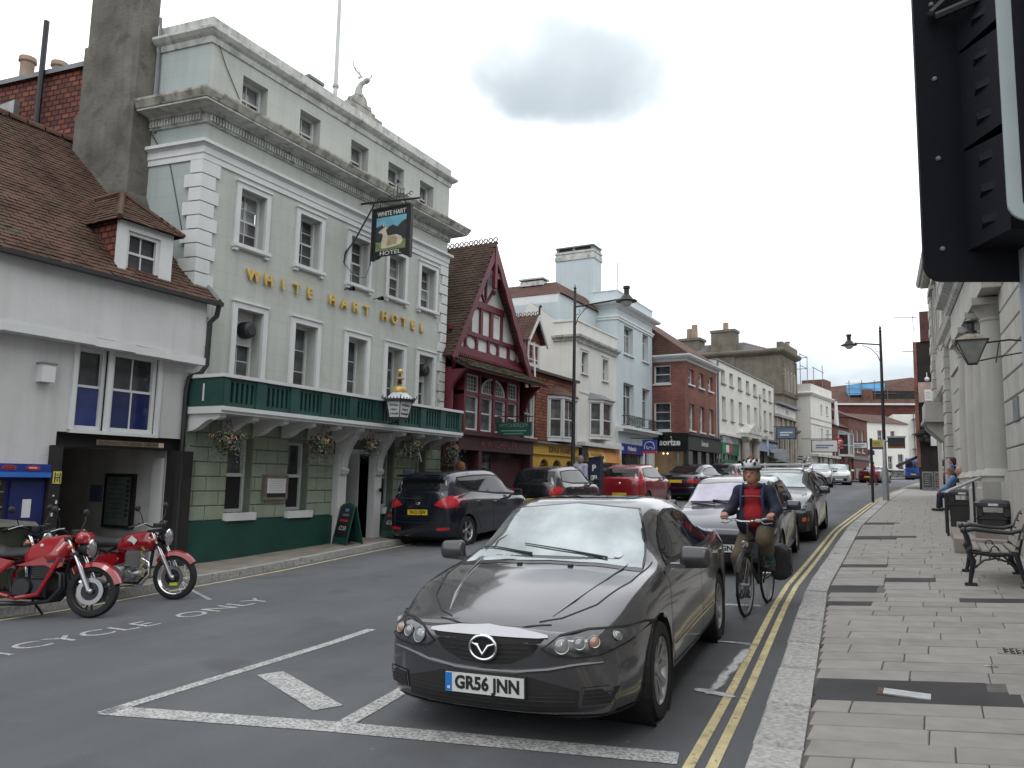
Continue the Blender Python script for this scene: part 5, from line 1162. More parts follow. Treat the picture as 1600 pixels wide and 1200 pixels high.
def build_dark_stone():
 h = bldg('dark_stone_hall', 'tall brown grey stone hall with paired arched windows and stout chimneys', -9.62, 57.8, 5)
 W = 4.2
 holes = []
 wall(W, -.3, 9.6, [], .2).build('wall', 'stone_grey', h); shell(h, W, 12, -.3, 9.6, 'stone_grey', 'lead')
 sweep([(0, 9), (0, 0), (W, 0), (W, 2)], [(0, 9.3), (.1, 9.35), (.3, 9.5), (.36, 9.6), (.36, 9.72), (0, 9.85)], 'cornice', 'stone_grey', h)
 sweep([(0, .3), (0, 0), (W, 0), (W, .3)], [(0, 9.8), (.1, 9.8), (.1, 10.25), (-.2, 10.25), (-.2, 9.6)], 'parapet', 'stone_grey', h)
 sweep([(0, .5), (0, 0), (W, 0)], [(0, 6.35), (.12, 6.4), (.16, 6.5), (0, 6.55)], 'string_course', 'stone_grey', h); sweep([(0, .5), (0, 0), (W, 0)], [(0, 3.75), (.2, 3.85), (.26, 4.0), (0, 4.1)], 'string_course', 'stone_grey', h)
 for i in range(4):
  x = .62 + i * .92
  for a, b, z0, zs in ((x, x + .34, 6.75, 8.05), (x, x + .42, 4.35, 5.35), (x - .04, x + .5, .5, 2.6)):
   p = arch_pts(a, b, z0, zs, 8); w = MB().poly([(q[0], -.01, q[1]) for q in p]).build('arched_window', 'glass_net' if z0 > 6 else 'glass_lit', h)
   MB().tube([(q[0], -.03, q[1]) for q in p[1:]] + [(p[0][0], -.03, p[0][1])], .05, 5).build('arch_surround', 'stone_pale', w)
 MB().box(.05, .42, -.08, .0, 6.6, 9.2).box(W - .35, W - .05, -.08, .0, 6.6, 9.2).build('quoin_strip', 'stone_grey', h)
 for k in range(7): MB().bev(.06, .41, -.13, -.07, 6.7 + k * .35, 6.98 + k * .35, .02).build('quoin', 'stone_grey', h)
 c = MB().box(-.1, 1.0, 3.4, 5.2, 7, 11.3).box(-.16, 1.06, 3.34, 5.26, 11.3, 11.5).build('chimney', 'stone_grey', h); MB().lathe([(.2, 11.5), (.2, 12.1)], (.4, 4.2, 0), 10).build('chimney_pot', 'pot', c)
 c = MB().box(.6, 1.9, 6.4, 8.0, 7, 11.2).box(.5, 2.0, 6.3, 8.1, 11.0, 11.2).build('chimney', 'stone_grey', h); MB().lathe([(.25, 11.2), (.22, 12.3)], (1.0, 6.9, 0), 10).lathe([(.25, 11.2), (.22, 12.1)], (1.5, 7.5, 0), 10).build('chimney_pot', 'pot', c)
 MB().lathe([(.16, 10.2), (.14, 10.7), (.2, 10.75), (.2, 10.8)], (3.4, .4, 0), 10).build('chimney_pot', 'pot', h)
 MB().add([(.2, .5, 9.7), (W, .5, 9.7), (W, 12, 9.7), (.2, 12, 9.7), (1, 3, 10.6), (W - 1, 3, 10.6), (W - 1, 10, 10.6), (1, 10, 10.6)], [(0, 1, 5, 4), (1, 2, 6, 5), (2, 3, 7, 6), (3, 0, 4, 7), (4, 5, 6, 7)]).build('hipped_roof', 'roof_slate', h)
 MB().add([(-2.6, 5.5, 6.5), (-2.6, 9, 6.5), (0, 9, 6.5), (0, 5.5, 6.5), (-1.3, 6.4, 9.2), (-1.3, 8.6, 9.2), (0, 6.4, 9.4), (0, 8.8, 9.4)], [(0, 1, 5, 4), (0, 4, 6, 3), (4, 5, 7, 6)]).build('side_roof', 'roof_slate', h)
 return h
def simple_house(name, label, x, y, a, W, D, z0, z1, m, wins, glass='glass_lit', roof=None, cat='building', y2=0.0, wm='trim'):
 h = bldg(name, label, x, y, a, cat); wall(W, z0, z1, [w[:4] for w in wins], .15).build('wall', m, h); shell(h, W, D, z0, z1, m, 'lead')
 for w in wins: window(h, *w[:4], .08, *(w[4:6] if len(w) > 4 else (2, (1, 1))), .07, .03, m=wm, glass=glass, each=len(w) > 4, sill=(.06, .07, .05), step=.02)
 if roof:
  rm, rh, ov = roof; MB().add([(-.1, -ov, z1), (W + .1, -ov, z1), (W + .1, D, z1), (-.1, D, z1), (-.1, D / 2, z1 + rh), (W + .1, D / 2, z1 + rh)], [(0, 1, 5, 4), (2, 3, 4, 5), (0, 4, 3), (1, 2, 5)]).build('pitched_roof', rm, h)
 return h
def build_far():
 # tall white house, its neighbours, and the houses closing the bend
 h = simple_house('tall_house', 'tall narrow white house with string courses and a pale shop, beside the dark stone hall', -8.35, 62.6, 8, 5.9, 8, .2, 7.0, 'cream2', [(2.7, 3.25, 5.60, 6.32), (4.3, 4.95, 5.60, 6.32), (2.75, 3.3, 3.3, 4.42), (4.35, 5.0, 3.3, 4.42)], 'glass_lit')
 for z in (5.05, 4.6): MB().box(-.02, 5.92, -.05, .02, z, z + .07).build('string_course', 'trim_old', h)
 sweep([(0, 1), (0, 0), (5.9, 0), (5.9, 1)], [(0, 6.75), (.1, 6.8), (.25, 6.95), (.25, 7.02), (.05, 7.1), (.05, 7.7), (-.2, 7.7), (-.2, 7.0)], 'parapet', 'cream2', h)
 MB().box(-.05, 6.6, -.5, .02, 2.12, 2.32).build('shop_cornice', 'trim_old', h); MB().box(1.8, 5.9, -.10, .02, .5, 2.1).build('shop_window', 'glass_net', h)
 for x in (1.8, 2.7, 4.4, 5.8): MB().box(x - .08, x + .08, -.16, -.1, .3, 2.1).build('mullion', 'trim_old', [c for c in h.children if c.name.startswith('shop_window')][0])
 MB().box(.2, 1.2, 2.2, 4.2, 7, 9.4).box(.1, 1.3, 2.1, 4.3, 9.4, 9.6).build('chimney', 'stone_grey', h)
 sc = MB()
 for x in (.3, 2.2):
  for y in (.8, 2.6): sc.tube([(x, y, 7.5), (x, y, 10.2)], .03, 5)
 for z in (9.2, 10.1): sc.tube([(.3, .8, z), (2.2, .8, z), (2.2, 2.6, z)], .03, 5)
 sc.tube([(2.9, .6, 9.4), (6.2, .6, 9.3)], .03, 5).tube([(5.8, .6, 7.5), (5.8, .6, 9.9)], .03, 5).tube([(3.2, .6, 7.7), (3.2, .6, 9.4)], .03, 5); sc.build('roof_rails', 'lead', h)
 b = simple_house('brick_bay_house', 'red brick house with white bay and small white gable up the street', -7.45, 68.8, 8, 4.6, 8, .2, 4.9, 'brick_far', [(.2, .9, 2.2, 3.1)], 'glass', ('roof_far', 2.6, .2))
 bay3(b, 1.4, 3.6, 2.5, 4.25, .8, glass='glass', roof='lead'); MB().box(.4, 4.4, -.06, .02, .3, 1.75).build('shop_front', 'trim', b)
 MB().box(2.2, 3.0, -.1, -.06, .5, 1.6).build('shop_pane', 'glass', b)
 MB().prism([(.7, 4.9), (1.5, 4.9), (1.1, 7.0)], -.1, .1).build('white_gable', 'trim', b)
 s = simple_house('sash_brick_house', 'dark red brick house with three tall white sashes over a red shop', -6.75, 74.0, 9, 6.5, 8, .3, 6.0, 'brick_far', [(.7, 1.6, 3.0, 5.0), (2.5, 3.4, 3.0, 5.0), (4.3, 5.2, 3.0, 5.0)], 'glass_net', ('roof_far', 1.8, .2))
 MB().box(.2, 6.3, -.3, .02, 2.3, 2.6).build('shop_cornice', 'lead', s); MB().box(.8, 6.3, -.12, .02, .3, 2.3).build('shop_front', mat('shop_dark_red', (.15, .02, .025), .5, .2, 2), s); MB().box(1.4, 5.6, -.14, -.12, .5, 1.5).build('shop_pane', 'shop_glass', s)
 MB().box(.1, 2.2, 2, 4, 6, 9.5).build('chimney', 'brick_far', s)
 w = simple_house('white_house', 'white rendered house with small windows standing where the street bends', -8.6, 112.0, 40, 8.2, 8, .8, 8.4, 'cream2', [(2.7, 3.5, 5.7, 7.4), (5.0, 5.8, 5.7, 7.4), (.9, 1.8, 2.8, 4.8), (4.4, 5.2, 2.2, 4.0), (6.2, 7.2, 2.2, 4.3)], 'glass', ('roof_far', 1.5, .25))
 MB().box(.0, 8.2, -.10, .02, .8, 2.1).build('shop_front', 'plastic', w); MB().box(4.2, 7.9, -.14, -.10, 1.0, 1.9).build('shop_pane', 'glass_lit', w)
 k = simple_house('white_scaffolded_house', 'white house front partly behind scaffolding beyond the bend', -4.4, 101.0, 80, 8, 6, .5, 8.4, 'cream', [(.5, 1.3, 3.5, 5.0), (3.2, 4.2, 3.5, 5.2), (4.6, 5.4, 6, 7.4), (3, 3.8, 6, 7.4)], 'glass')
 k.location = (-5.85, 134.3, 0); k.scale = (1.33, 1.33, 1.33)
 q = MB()
 for x in (2.2, 4.4, 6.6):
  for y in (-.2, -1.4): q.tube([(x, y, .6), (x, y, 8.6)], .05, 5)
 for z in (2.6, 4.3, 6.0, 7.7):
  for y in (-.2, -1.4): q.tube([(1.9, y, z), (7.2, y, z)], .05, 5)
  q.tube([(2.2, -1.4, z), (2.2, -.2, z)], .05, 5)
 tag(q.build('scaffolding', 'wood_grey', None), 'grey tube scaffolding against the white house beyond the bend', 'scaffolding')
 q = [o for o in COL.objects if o.name == 'scaffolding'][0]; q.location = k.location; q.rotation_euler = k.rotation_euler; q.scale = k.scale
 bd = MB()
 for z in (2.6, 4.3, 6.0, 7.7): bd.box(2.0, 7.0, -1.4, -.2, z + .06, z + .12)
 so = [o for o in COL.objects if o.name == 'scaffolding'][0]; bd.build('scaffold_board', 'wood_grey', so)
 # the big tiled building behind the bend with a tented scaffold on its roof
 g = bldg('large_tiled_building', 'large dark red brick building with huge tiled roof rising behind the bend', -15.1, 141.6, 72); g.scale = (1.2, 1.2, 1.2)
 MB().quad((0, 0, 0), (17, 0, 0), (17, 0, 11.3), (0, 0, 11.3)).quad((17, 0, 0), (17, 12, 0), (17, 12, 11.3), (17, 0, 11.3)).quad((0, 0, 0), (0, 0, 11.3), (0, 12, 11.3), (0, 12, 0)).build('wall', brick_mat('brick_deep_red', (.125, .038, .032), (.085, .03, .028), (.06, .03, .028), .225, .075, .009, .4), g)
 MB().box(0, 17.2, -.3, .1, 11.3, 11.55).build('eaves_board', 'trim', g)
 MB().add([(-.2, -.3, 11.5), (17.3, -.3, 11.5), (17.3, 12, 11.5), (-.2, 12, 11.5), (-.2, 5, 14.4), (12, 5, 15.9), (0, 5, 14.4)], [(0, 1, 5, 4), (1, 2, 5), (3, 2, 5, 4), (0, 4, 3)]).build('roof', 'roof_far', g)
 MB().box(4.3, 12.6, .6, 4, 12.2, 13.4).build('roof_dormer', 'interior', g); MB().box(4.0, 5.3, .3, 1.8, 11.5, 13.6).build('roof_pier', 'brick_far', g)
 t = thing('roof_scaffold', 'blue sheeted scaffold tent on the ridge of the large tiled roof', 'scaffolding', (-13.2, 141.6, 0), rad(90 - 72)); t.scale = (1.2, 1.2, 1.2)
 MB().add([(.8, 1.2, 12.8), (5.4, 1.2, 12.9), (5.6, 1.4, 14.6), (.9, 1.4, 14.3), (5.6, 3.6, 12.9), (5.7, 3.6, 14.7), (.8, 3.4, 12.8), (.9, 3.4, 14.4)], [(0, 1, 2, 3), (1, 4, 5, 2), (0, 3, 7, 6), (0, 1, 4, 6)]).build('blue_sheet', mat('sheet_blue', (.09, .34, .62), .5, .35, .6), t)
 p = MB()
 for x in (.7, 2.4, 4.1, 5.8): p.tube([(x, 1.0, 12), (x, 1.0, 14.9)], .05, 5)
 for z in (13.0, 13.7, 14.5): p.tube([(.2, 1.0, z), (6.9, 1.0, z + .05)], .04, 5)
 p.build('poles', 'wood_grey', t)
 f = simple_house('slate_roofed_house', 'grey slate roofed houses further round the bend', 9.0, 150.0, 60, 9, 8, .5, 13, 'cream', [], 'glass', ('roof_slate', 2.5, .3))
 MB().box(-1, 0, 2, 4, 10, 13.5).build('chimney', 'trim_old', f)
# ------------------------------------------------------------------ right hand side: stone town hall, brick house
def build_hall():
 h = bldg('town_hall', 'pale stone civic building with columned porch and rusticated piers along the pavement', -.35, 44.0, -3.4, right=True)
 st = 'stone_hall'
 S0, S1 = 6.6, 46.0
 def ash(x0, x1, z0, z1, y, rows, bw, name='ashlar_block', side=None, d=.05):
  """coursed masonry, each block its own piece with open joints"""
  rh = (z1 - z0) / rows
  for r in range(rows):
   x = x0 - (bw / 2 if r % 2 and x1 - x0 > bw else 0)
   while x < x1 - .02:
    a, b = max(x, x0), min(x + bw, x1)
    if b - a > .08: MB().bev(a + .006, b - .006, y - d, y + .02, z0 + r * rh + .008, z0 + (r + 1) * rh - .008, .018).build(name, st, h)
    x += bw
 MB().quad((S0, 0, -1.2), (21.0, 0, -1.2), (21.0, 0, 9.2), (S0, 0, 9.2)).quad((26.95, 0, -1.8), (S1, 0, -1.8), (S1, 0, 9.2), (26.95, 0, 9.2)).quad((21, 0, 3.72), (26.95, 0, 3.72), (26.95, 0, 9.2), (21, 0, 9.2)).build('wall', st, h)
 MB().quad((S0, 0, -1.2), (S0, 0, 9.2), (S0, 12, 9.2), (S0, 12, -1.2)).quad((S1, 0, -1.8), (S1, 12, -1.8), (S1, 12, 9.2), (S1, 0, 9.2)).quad((S0, 0, 9.1), (S1, 0, 9.1), (S1, 12, 9.1), (S0, 12, 9.1)).build('side_wall', st, h)
 MB().quad((21, 0, -1.6), (21, 1.6, -1.6), (21, 1.6, 3.8), (21, 0, 3.8)).quad((26.95, 0, -1.6), (26.95, 0, 3.8), (26.95, 1.6, 3.8), (26.95, 1.6, -1.6)).quad((21, 1.6, -1.6), (26.95, 1.6, -1.6), (26.95, 1.6, 3.8), (21, 1.6, 3.8)).quad((21, 0, 3.74), (26.95, 0, 3.74), (26.95, 1.6, 3.74), (21, 1.6, 3.74)).build('porch_wall', st, h)
 for x in (21.6, 23.5, 25.2): MB().box(x, x + 1.0, 1.5, 1.62, -.9, 2.4).build('porch_door', 'interior', h)
 # main cornice with modillions, entablature over the porch, string course
 sweep([(S0, 3), (S0, 0), (S1, 0)], [(0, 8.35), (.08, 8.4), (.10, 8.62), (.16, 8.66), (.48, 8.74), (.54, 8.86), (.54, 8.95), (.04, 9.1), (.04, 9.5), (-.2, 9.5)], 'cornice', st, h)
 mo = MB()
 for i in range(100): x = S0 + .1 + i * .24; mo.box(x, x + .11, -.40, -.10, 8.56, 8.66)
 mo.build('modillions', st, h)['kind'] = 'stuff'
 sweep([(13.4, 0), (21, 0), (27, 0), (S1, 0)], [(0, 4.7), (.10, 4.74), (.14, 4.9), (.26, 5.0), (.30, 5.12), (0, 5.2)], 'string_course', st, h, ends=True)
 MB().box(20.6, 27.4, -.42, .02, 3.74, 4.24).build('architrave', st, h); MB().box(20.5, 27.5, -.40, .02, 4.24, 4.62).build('frieze', st, h)
 sweep([(20.4, 0), (20.4, -.42), (27.6, -.42), (27.6, 0)], [(0, 4.60), (.08, 4.66), (.12, 4.78), (.30, 4.86), (.34, 4.98), (0, 5.08)], 'porch_cornice', 'trim_old', h)
 MB().box(20.5, 27.5, -.5, .02, 5.06, 5.5).build('porch_parapet', st, h)
 sweep([(S0, .2), (S0, 0), (13.6, 0)], [(0, 3.25), (.10, 3.3), (.22, 3.42), (.24, 3.5), (0, 3.56)], 'string_course', st, h)
 # far pilaster strip with quoins, small stone balcony
 for k in range(24): MB().bev(13.0, 14.2, -.16 - .02 * (k % 2), .02, -.9 + k * .38, -.54 + k * .38, .015).build('quoin', st, h)
 for k in range(12): MB().bev(S0 - .02, S0 + 1.0, -.12 - .03 * (k % 2), .02, 3.7 + k * .38, 4.06 + k * .38, .015).build('quoin', st, h)
 MB().box(8.6, 10.8, -.62, .02, 2.55, 3.2).box(8.5, 10.9, -.68, .02, 2.45, 2.55).build('stone_balcony', st, h)
 MB().prism([(0, 2.45), (-.6, 2.45), (-.5, 2.2), (-.25, 1.95), (0, 1.7)], 8.8, 9.1, 'x').prism([(0, 2.45), (-.6, 2.45), (-.5, 2.2), (-.25, 1.95), (0, 1.7)], 10.3, 10.6, 'x').build('balcony_bracket', st, h)
 for x in (9.2, 11.6, 15.4): MB().box(x, x + .9, -.02, .02, .1, 2.0).build('ground_window', 'glass', h);
 for x in (8.6, 10.8, 15.2, 17.6, 22.0, 24.2):
  w = MB().box(x, x + 1.0, -.015, .02, 5.6, 7.6).build('upper_window', 'glass', h); MB().box(x - .2, x, -.14, .02, 5.4, 7.9).box(x + 1, x + 1.2, -.14, .02, 5.4, 7.9).box(x - .3, x + 1.3, -.24, .02, 7.8, 8.0).build('window_surround', st, w)
 # rusticated piers either side of the porch
 ash(17.5, 20.5, -1.1, 3.30, -.14, 8, 1.5)
 MB().box(17.4, 20.6, -.24, .0, 3.30, 3.46).build('impost', st, h)
 for k in range(9): MB().bev(20.5 - .0, 20.96, -.28, .02, -1.1 + k * .49, -.63 + k * .49, .02).build('ashlar_block', st, h)
 ash(27.0, 34.0, .3, 4.6, -.06, 10, 1.2)
 MB().box(26.95, 34.5, -.22, .0, -1.8, .12).box(26.95, 34.5, -.16, .0, .12, .3).build('plinth', st, h)
 MB().box(28.2, 28.7, -.14, -.10, 1.15, 1.55).build('wall_vent', 'lead', h)
 # columns on pedestals
 for x in (21.55, 23.2, 24.9, 26.3):
  c = MB(); c.lathe([(.36, .12), (.36, .20), (.40, .24), (.36, .30), (.33, .34), (.30, .38), (.305, 1.2), (.29, 2.2), (.255, 3.26), (.28, 3.30), (.26, 3.34), (.30, 3.42), (.36, 3.52), (.40, 3.56)], (x, -.10, 0), 24)
  c.box(x - .42, x + .42, -.52, .32, 3.56, 3.70).box(x - .4, x + .4, -.50, .30, .02, .12)
  co = c.build('column', st, h, 30)
  MB().bev(x - .44, x + .44, -.55, .3, -1.5, -.72, .02).bev(x - .42, x + .42, -.53, .3, -.72, .02, .03).build('pedestal', st, h)
 # steps
 for k in range(4):
  a = MB(); z1 = -.86 + .15 * k - .03; a.bev(21.0 - .0, 27.2, -1.02 + .25 * k, .0, -1.7, z1, .012); a.build('step', 'stone_step', h)
 # bracket lantern is a thing of its own (below)
 return h
def build_right_far():
 b = bldg('dark_brick_house', 'dark brick house with red front edge beyond the stone civic building', -.84, 58, 0, right=True)
 MB().quad((0, 0, -.4), (12.5, 0, -.4), (12.5, 0, 7.6), (0, 0, 7.6)).build('wall', 'brick_red', b)
 MB().quad((12.5, 0, -.4), (12.5, 6, -.4), (12.5, 6, 7.6), (12.5, 0, 7.6)).build('side_wall', brick_mat('brick_near_black', (.030, .022, .022), (.022, .018, .018), (.03, .026, .025), .225, .075, .01, .5), b)  # flank in near-black brick, front in red brick
 MB().quad((0, 0, 7.6), (12.5, 0, 7.6), (12.5, 6, 7.6), (0, 6, 7.6)).build('roof', 'lead', b)
 MB().box(12.2, 12.6, .3, 1.2, 7.6, 9.2).build('chimney', 'brick_dark', b)
 MB().box(12.3, 12.55, -.06, .1, 1.0, 7.6).build('front_return', 'brick_red', b)
 MB().tube([(12.6, .2, 8.9), (12.6, -.9, 9.0)], .02, 5).tube([(12.6, .0, 9.0), (12.6, 0, 8.2)], .02, 5).build('aerial', 'lead', b)
 MB().tube([(12.6, -.0, 7.1), (12.6, -.6, 7.1)], .02, 5).build('bracket', 'lead', b)
 s = thing('projecting_signboard', 'pinkish white signboard on the dark brick side wall', 'sign', (-.42, 45.2, 0))
 MB().box(-.30, .42, -.08, .08, 4.35, 5.4).build('board', mat('faded_pink_board', (.34, .25, .22), .7, .3, 3), s); MB().box(-.02, .36, -.10, -.08, 4.42, 5.0).build('panel', 'white_sign', s); MB().ball((.12, -.1, 5.55), .12, 10, 6).tube([(.12, -.1, 5.6), (.12, -.1, 5.9)], .02, 5).build('finial', 'white_sign', s, True)
 for i in range(4): box('line_mark', .02, .32 - .05 * (i % 2), -.104, -.10, 4.55 + .1 * i, 4.58 + .1 * i, 'text_grey', s)
 a = thing('hanging_lamp_bracket', 'dark bracket with white lamp and greenery on the dark brick wall', 'lamp', (-.6, 45.3, 0))
 g = MB()
 for k in range(26): g.ball((RN.uniform(-.3, .3), RN.uniform(-.15, .15), RN.uniform(2.3, 3.1)), RN.uniform(.06, .16), 6, 4, (1, .8, 1))
 g.build('dark_greenery', 'soft_black', a)['kind'] = 'stuff'; MB().box(.35, .62, -.1, .1, 2.1, 2.6).build('white_lamp', 'trim', a); MB().tube([(.1, 0, 3.25), (.5, 0, 3.3)], .04, 6).build('arm', 'trim', a)
 w = thing('shop_awning', 'black shop awning reaching over the pavement far up the right side', 'awning', (-1.0, 47.5, 0))
 MB().add([(.2, 0, 1.75), (.2, 4, 1.75), (-1.0, 4, 1.15), (-1.0, 0, 1.15), (-1.0, 0, 1.05), (-1.0, 4, 1.05)], [(0, 1, 2, 3), (3, 2, 5, 4)]).build('canvas', 'black', w); MB().tube([(-1.0, 0, 1.1), (.2, 0, .6)], .02, 5).build('arm', 'black', w)
 MB().box(.2, .4, -.4, 4, -.3, 1.9).build('shop_wall', 'soft_black', w)
 n = bldg('pale_house', 'pale houses on the right beyond the awning', 4.5, 100, 6, right=True)
 MB().box(0, 38, 0, 8, 0, 7.6).build('wall', 'cream', n)
# ------------------------------------------------------------------ vehicles: local x forward, y left, z up from the road
def catmull(P, n):
 P = np.array(P, float); out = []
 seg = len(P) - 1; Q = np.vstack([2 * P[0] - P[1], P, 2 * P[-1] - P[-2]])
 for t in np.linspace(0, seg, n):
  i = min(int(t), seg - 1); f = t - i; a, b, c, d = Q[i], Q[i + 1], Q[i + 2], Q[i + 3]
  out.append(.5 * (2 * b + (c - a) * f + (2 * a - 5 * b + 4 * c - d) * f * f + (3 * b - a - 3 * c + d) * f ** 3))
 return np.array(out)
def pch(xs, ys, x):
 """monotone cubic through keys"""
 xs, ys = np.array(xs, float), np.array(ys, float); h = np.diff(xs); d = np.diff(ys) / h; m = np.zeros(len(xs)); m[0], m[-1] = d[0], d[-1]
 for i in range(1, len(xs) - 1):
  m[i] = 0 if d[i - 1] * d[i] <= 0 else 2 * d[i - 1] * d[i] / (d[i - 1] + d[i])
 i = np.clip(np.searchsorted(xs, x) - 1, 0, len(h) - 1); t = (x - xs[i]) / h[i]
 return (2 * t ** 3 - 3 * t ** 2 + 1) * ys[i] + (t ** 3 - 2 * t ** 2 + t) * h[i] * m[i] + (-2 * t ** 3 + 3 * t ** 2) * ys[i + 1] + (t ** 3 - t ** 2) * h[i] * m[i + 1]
TOP = {
 'saloon': ([-.5, -.485, -.45, -.40, -.345, -.30, -.235, -.16, -.08, 0, .06, .11, .155, .195, .238, .30, .38, .44, .475, .5], [.60, .70, .735, .75, .762, .79, .88, .955, .99, 1.0, .99, .955, .885, .80, .70, .665, .612, .560, .52, .46]),
 'hatch': ([-.5, -.488, -.47, -.44, -.40, -.33, -.2, -.05, .04, .10, .15, .195, .245, .31, .40, .46, .5], [.56, .68, .80, .90, .955, .985, 1.0, 1.0, .985, .945, .87, .79, .695, .655, .60, .54, .46]),
 'mpv': ([-.5, -.492, -.478, -.455, -.42, -.34, -.2, -.05, .05, .12, .18, .24, .30, .36, .43, .475, .5], [.54, .66, .80, .92, .965, .99, 1.0, .995, .975, .92, .83, .73, .645, .61, .56, .50, .43]),
 'van': ([-.5, -.495, -.488, -.45, -.3, 0, .2, .28, .33, .38, .42, .47, .5], [.5, .8, .95, .99, 1, 1, .99, .95, .80, .62, .55, .50, .40]),
}
SH = {'saloon': ([-.5, -.46, -.40, -.3, -.1, .1, .24, .34, .44, .5], [.56, .635, .655, .66, .645, .63, .62, .585, .50, .43]),
  'hatch': ([-.5, -.46, -.40, -.3, -.1, .1, .25, .34, .44, .5], [.54, .62, .65, .655, .64, .62, .61, .575, .50, .43]),
  'mpv': ([-.5, -.46, -.40, -.3, -.1, .1, .28, .36, .44, .5], [.52, .60, .625, .63, .61, .58, .56, .53, .47, .40]),
  'van': ([-.5, -.46, -.3, .1, .3, .4, .5], [.5, .52, .52, .52, .50, .47, .38])}
MIR = {}
class Car:
 def __init__(s, name, label, cat, col, style='saloon', L=4.5, W=1.76, H=1.43, wb=2.65, fo=.93, wr=.315, group=None, parts=True, rough=.25, metal=.0, bulge=.24, rbulge=.12):
  s.root = thing(name, label, cat, group=group); s.L, s.W, s.H, s.wb, s.fo, s.wr, s.style = L, W, H, wb, fo, wr, style
  s.paint = col if isinstance(col, str) else paint('car_paint_' + str(abs(hash(col)) % 9999), col, metal, rough)
  hw = W / 2; xs = np.linspace(-L / 2, L / 2, 101); r = .07; xs[0] += r; xs[-1] -= r
  T, Sx = TOP[style], SH[style]; rings = []; n = 25
  s.zs = lambda x: float(pch(*Sx, np.float64(x / L))) * H; s.zt = lambda x: float(pch(*T, np.float64(x / L))) * H
  def halfw(u): return hw * float(pch([-.5, -.45, -.36, -.2, .1, .3, .42, .47, .5], [.86, .945, .985, 1, 1, .985, .95, .91, .86], np.float64(u)))
  def section(x):
   u = x / L; zs, zt = s.zs(x), s.zt(x); w = halfw(u); zb = .17 + .05 * max(0, (abs(u) - .36) / .14) ** 2; h = zt - zs
   g = min(1, max(0, (h - .10) / .28)); g = g * g * (3 - 2 * g); wr = hw * (.70 if style != 'van' else .84)
   p6 = (w * .86 * (1 - g) + wr * g, zs + (.62 * h) * (1 - g) + (h - .085) * g)
   p7 = (w * .55 * (1 - g) + wr * .78 * g, zt - .02 * (1 - g) - .012 * g)
   C = [(0, zb), (w * .60, zb), (w * .90, zb + .012), (w * .975, zb + .10), (w * .995, zb + .45 * (zs - zb)), (w * .985, zs - .10), (w * .955, zs - .015), (w * .915, zs + min(.05, .3 * h))]
   C += [p6, p7, (p7[0] * .5, zt - .003), (0, zt)]
   return catmull(C, n)
  for x in xs: rings.append((x, section(x), x))
  def ends(sgn):
   base = rings[-1][1] if sgn > 0 else rings[0][1]; x0 = (L / 2 - r) * sgn; zc = (base[:, 1].min() + base[:, 1].max()) / 2; hh = (base[:, 1].max() - base[:, 1].min()) / 2; ww = base[:, 0].max(); out = []
   for t in (.35, .65, .87, 1.0):
    ins = r * (1 - math.sqrt(1 - t * t)); q = base.copy(); q[:, 0] *= (ww - ins) / ww; q[:, 1] = zc + (q[:, 1] - zc) * (hh - ins) / hh; out.append((x0 + sgn * r * t, q, 0))
   last = out[-1][1]
   for k in (.86, .7, .52, .34, .16, .02):
    q = last.copy(); q[:, 0] *= k; q[:, 1] = zc + (q[:, 1] - zc) * k; out.append((x0 + sgn * r, q, 0))
   return out
  rings = list(reversed(ends(-1))) + rings + ends(1)
  V = []; m = 2 * n - 2
  for x, q, _ in rings:
   full = [(y, z) for y, z in q] + [(-y, z) for y, z in q[-2:0:-1]]
   for y, z in full:
    a = max(0, (abs(x) - (L / 2 - .75)) / .75); a = a * a * (3 - 2 * a); w = hw
    if x > 0: dx = bulge * (abs(y) / w) ** 2.6 + .10 * max(0, (z - .50 * H * .9)) + .25 * max(0, .30 - z)
    else: dx = rbulge * (abs(y) / w) ** 3 + .25 * max(0, .34 - z) + .12 * max(0, z - .56 * H)
    V.append(((x - math.copysign(a * dx, x)), y, z))
  F = []
  for i in range(len(rings) - 1):
   for j in range(m): F.append((i * m + j, i * m + (j + 1) % m, (i + 1) * m + (j + 1) % m, (i + 1) * m + j))
  s.fx = L / 2 - fo; s.rx = s.fx - wb; R = wr + .045; s.R = R
  s.bvh = BVHTree.FromPolygons([Vector(v) for v in V], F)
  keep = []; VV = np.array(V)
  ins = [np.zeros(len(V), bool), np.zeros(len(V), bool)]
  for k, cx in enumerate((s.fx, s.rx)): ins[k] = (np.hypot(VV[:, 0] - cx, VV[:, 2] - wr) < R) & (np.abs(VV[:, 1]) > hw * .52)
  for f in F:
   if all(ins[0][list(f)]) or all(ins[1][list(f)]): continue
   keep.append(f)
  for k, cx in enumerate((s.fx, s.rx)):
   for i in np.nonzero(ins[k])[0]:
    d = VV[i, [0, 2]] - (cx, wr); q = np.hypot(*d); VV[i, 0] = cx + d[0] / q * R; VV[i, 2] = max(wr + d[1] / q * R, .1)
  mb = MB(); mb.add([tuple(v) for v in VV], keep)
  bm = bmesh.new(); me = mb.mesh('body', s.paint, 50); s.body = link('body', me, s.root)
  un = MB()
  for cx in (s.fx, s.rx):
   for sy in (1, -1):
    y0, y1 = sorted((sy * hw * .50, sy * (hw - .015))); un.lathe([(R + .002, y0), (R + .002, y1)], (cx, 0, wr), 24, 'y'); un.lathe([(.02, sy * hw * .50), (R, sy * hw * .50)], (cx, 0, wr), 24, 'y')
  un.box(-L / 2 + .35, L / 2 - .35, -hw * .55, hw * .55, .13, .3); un.build('wheel_arches', 'soft_black', s.root)
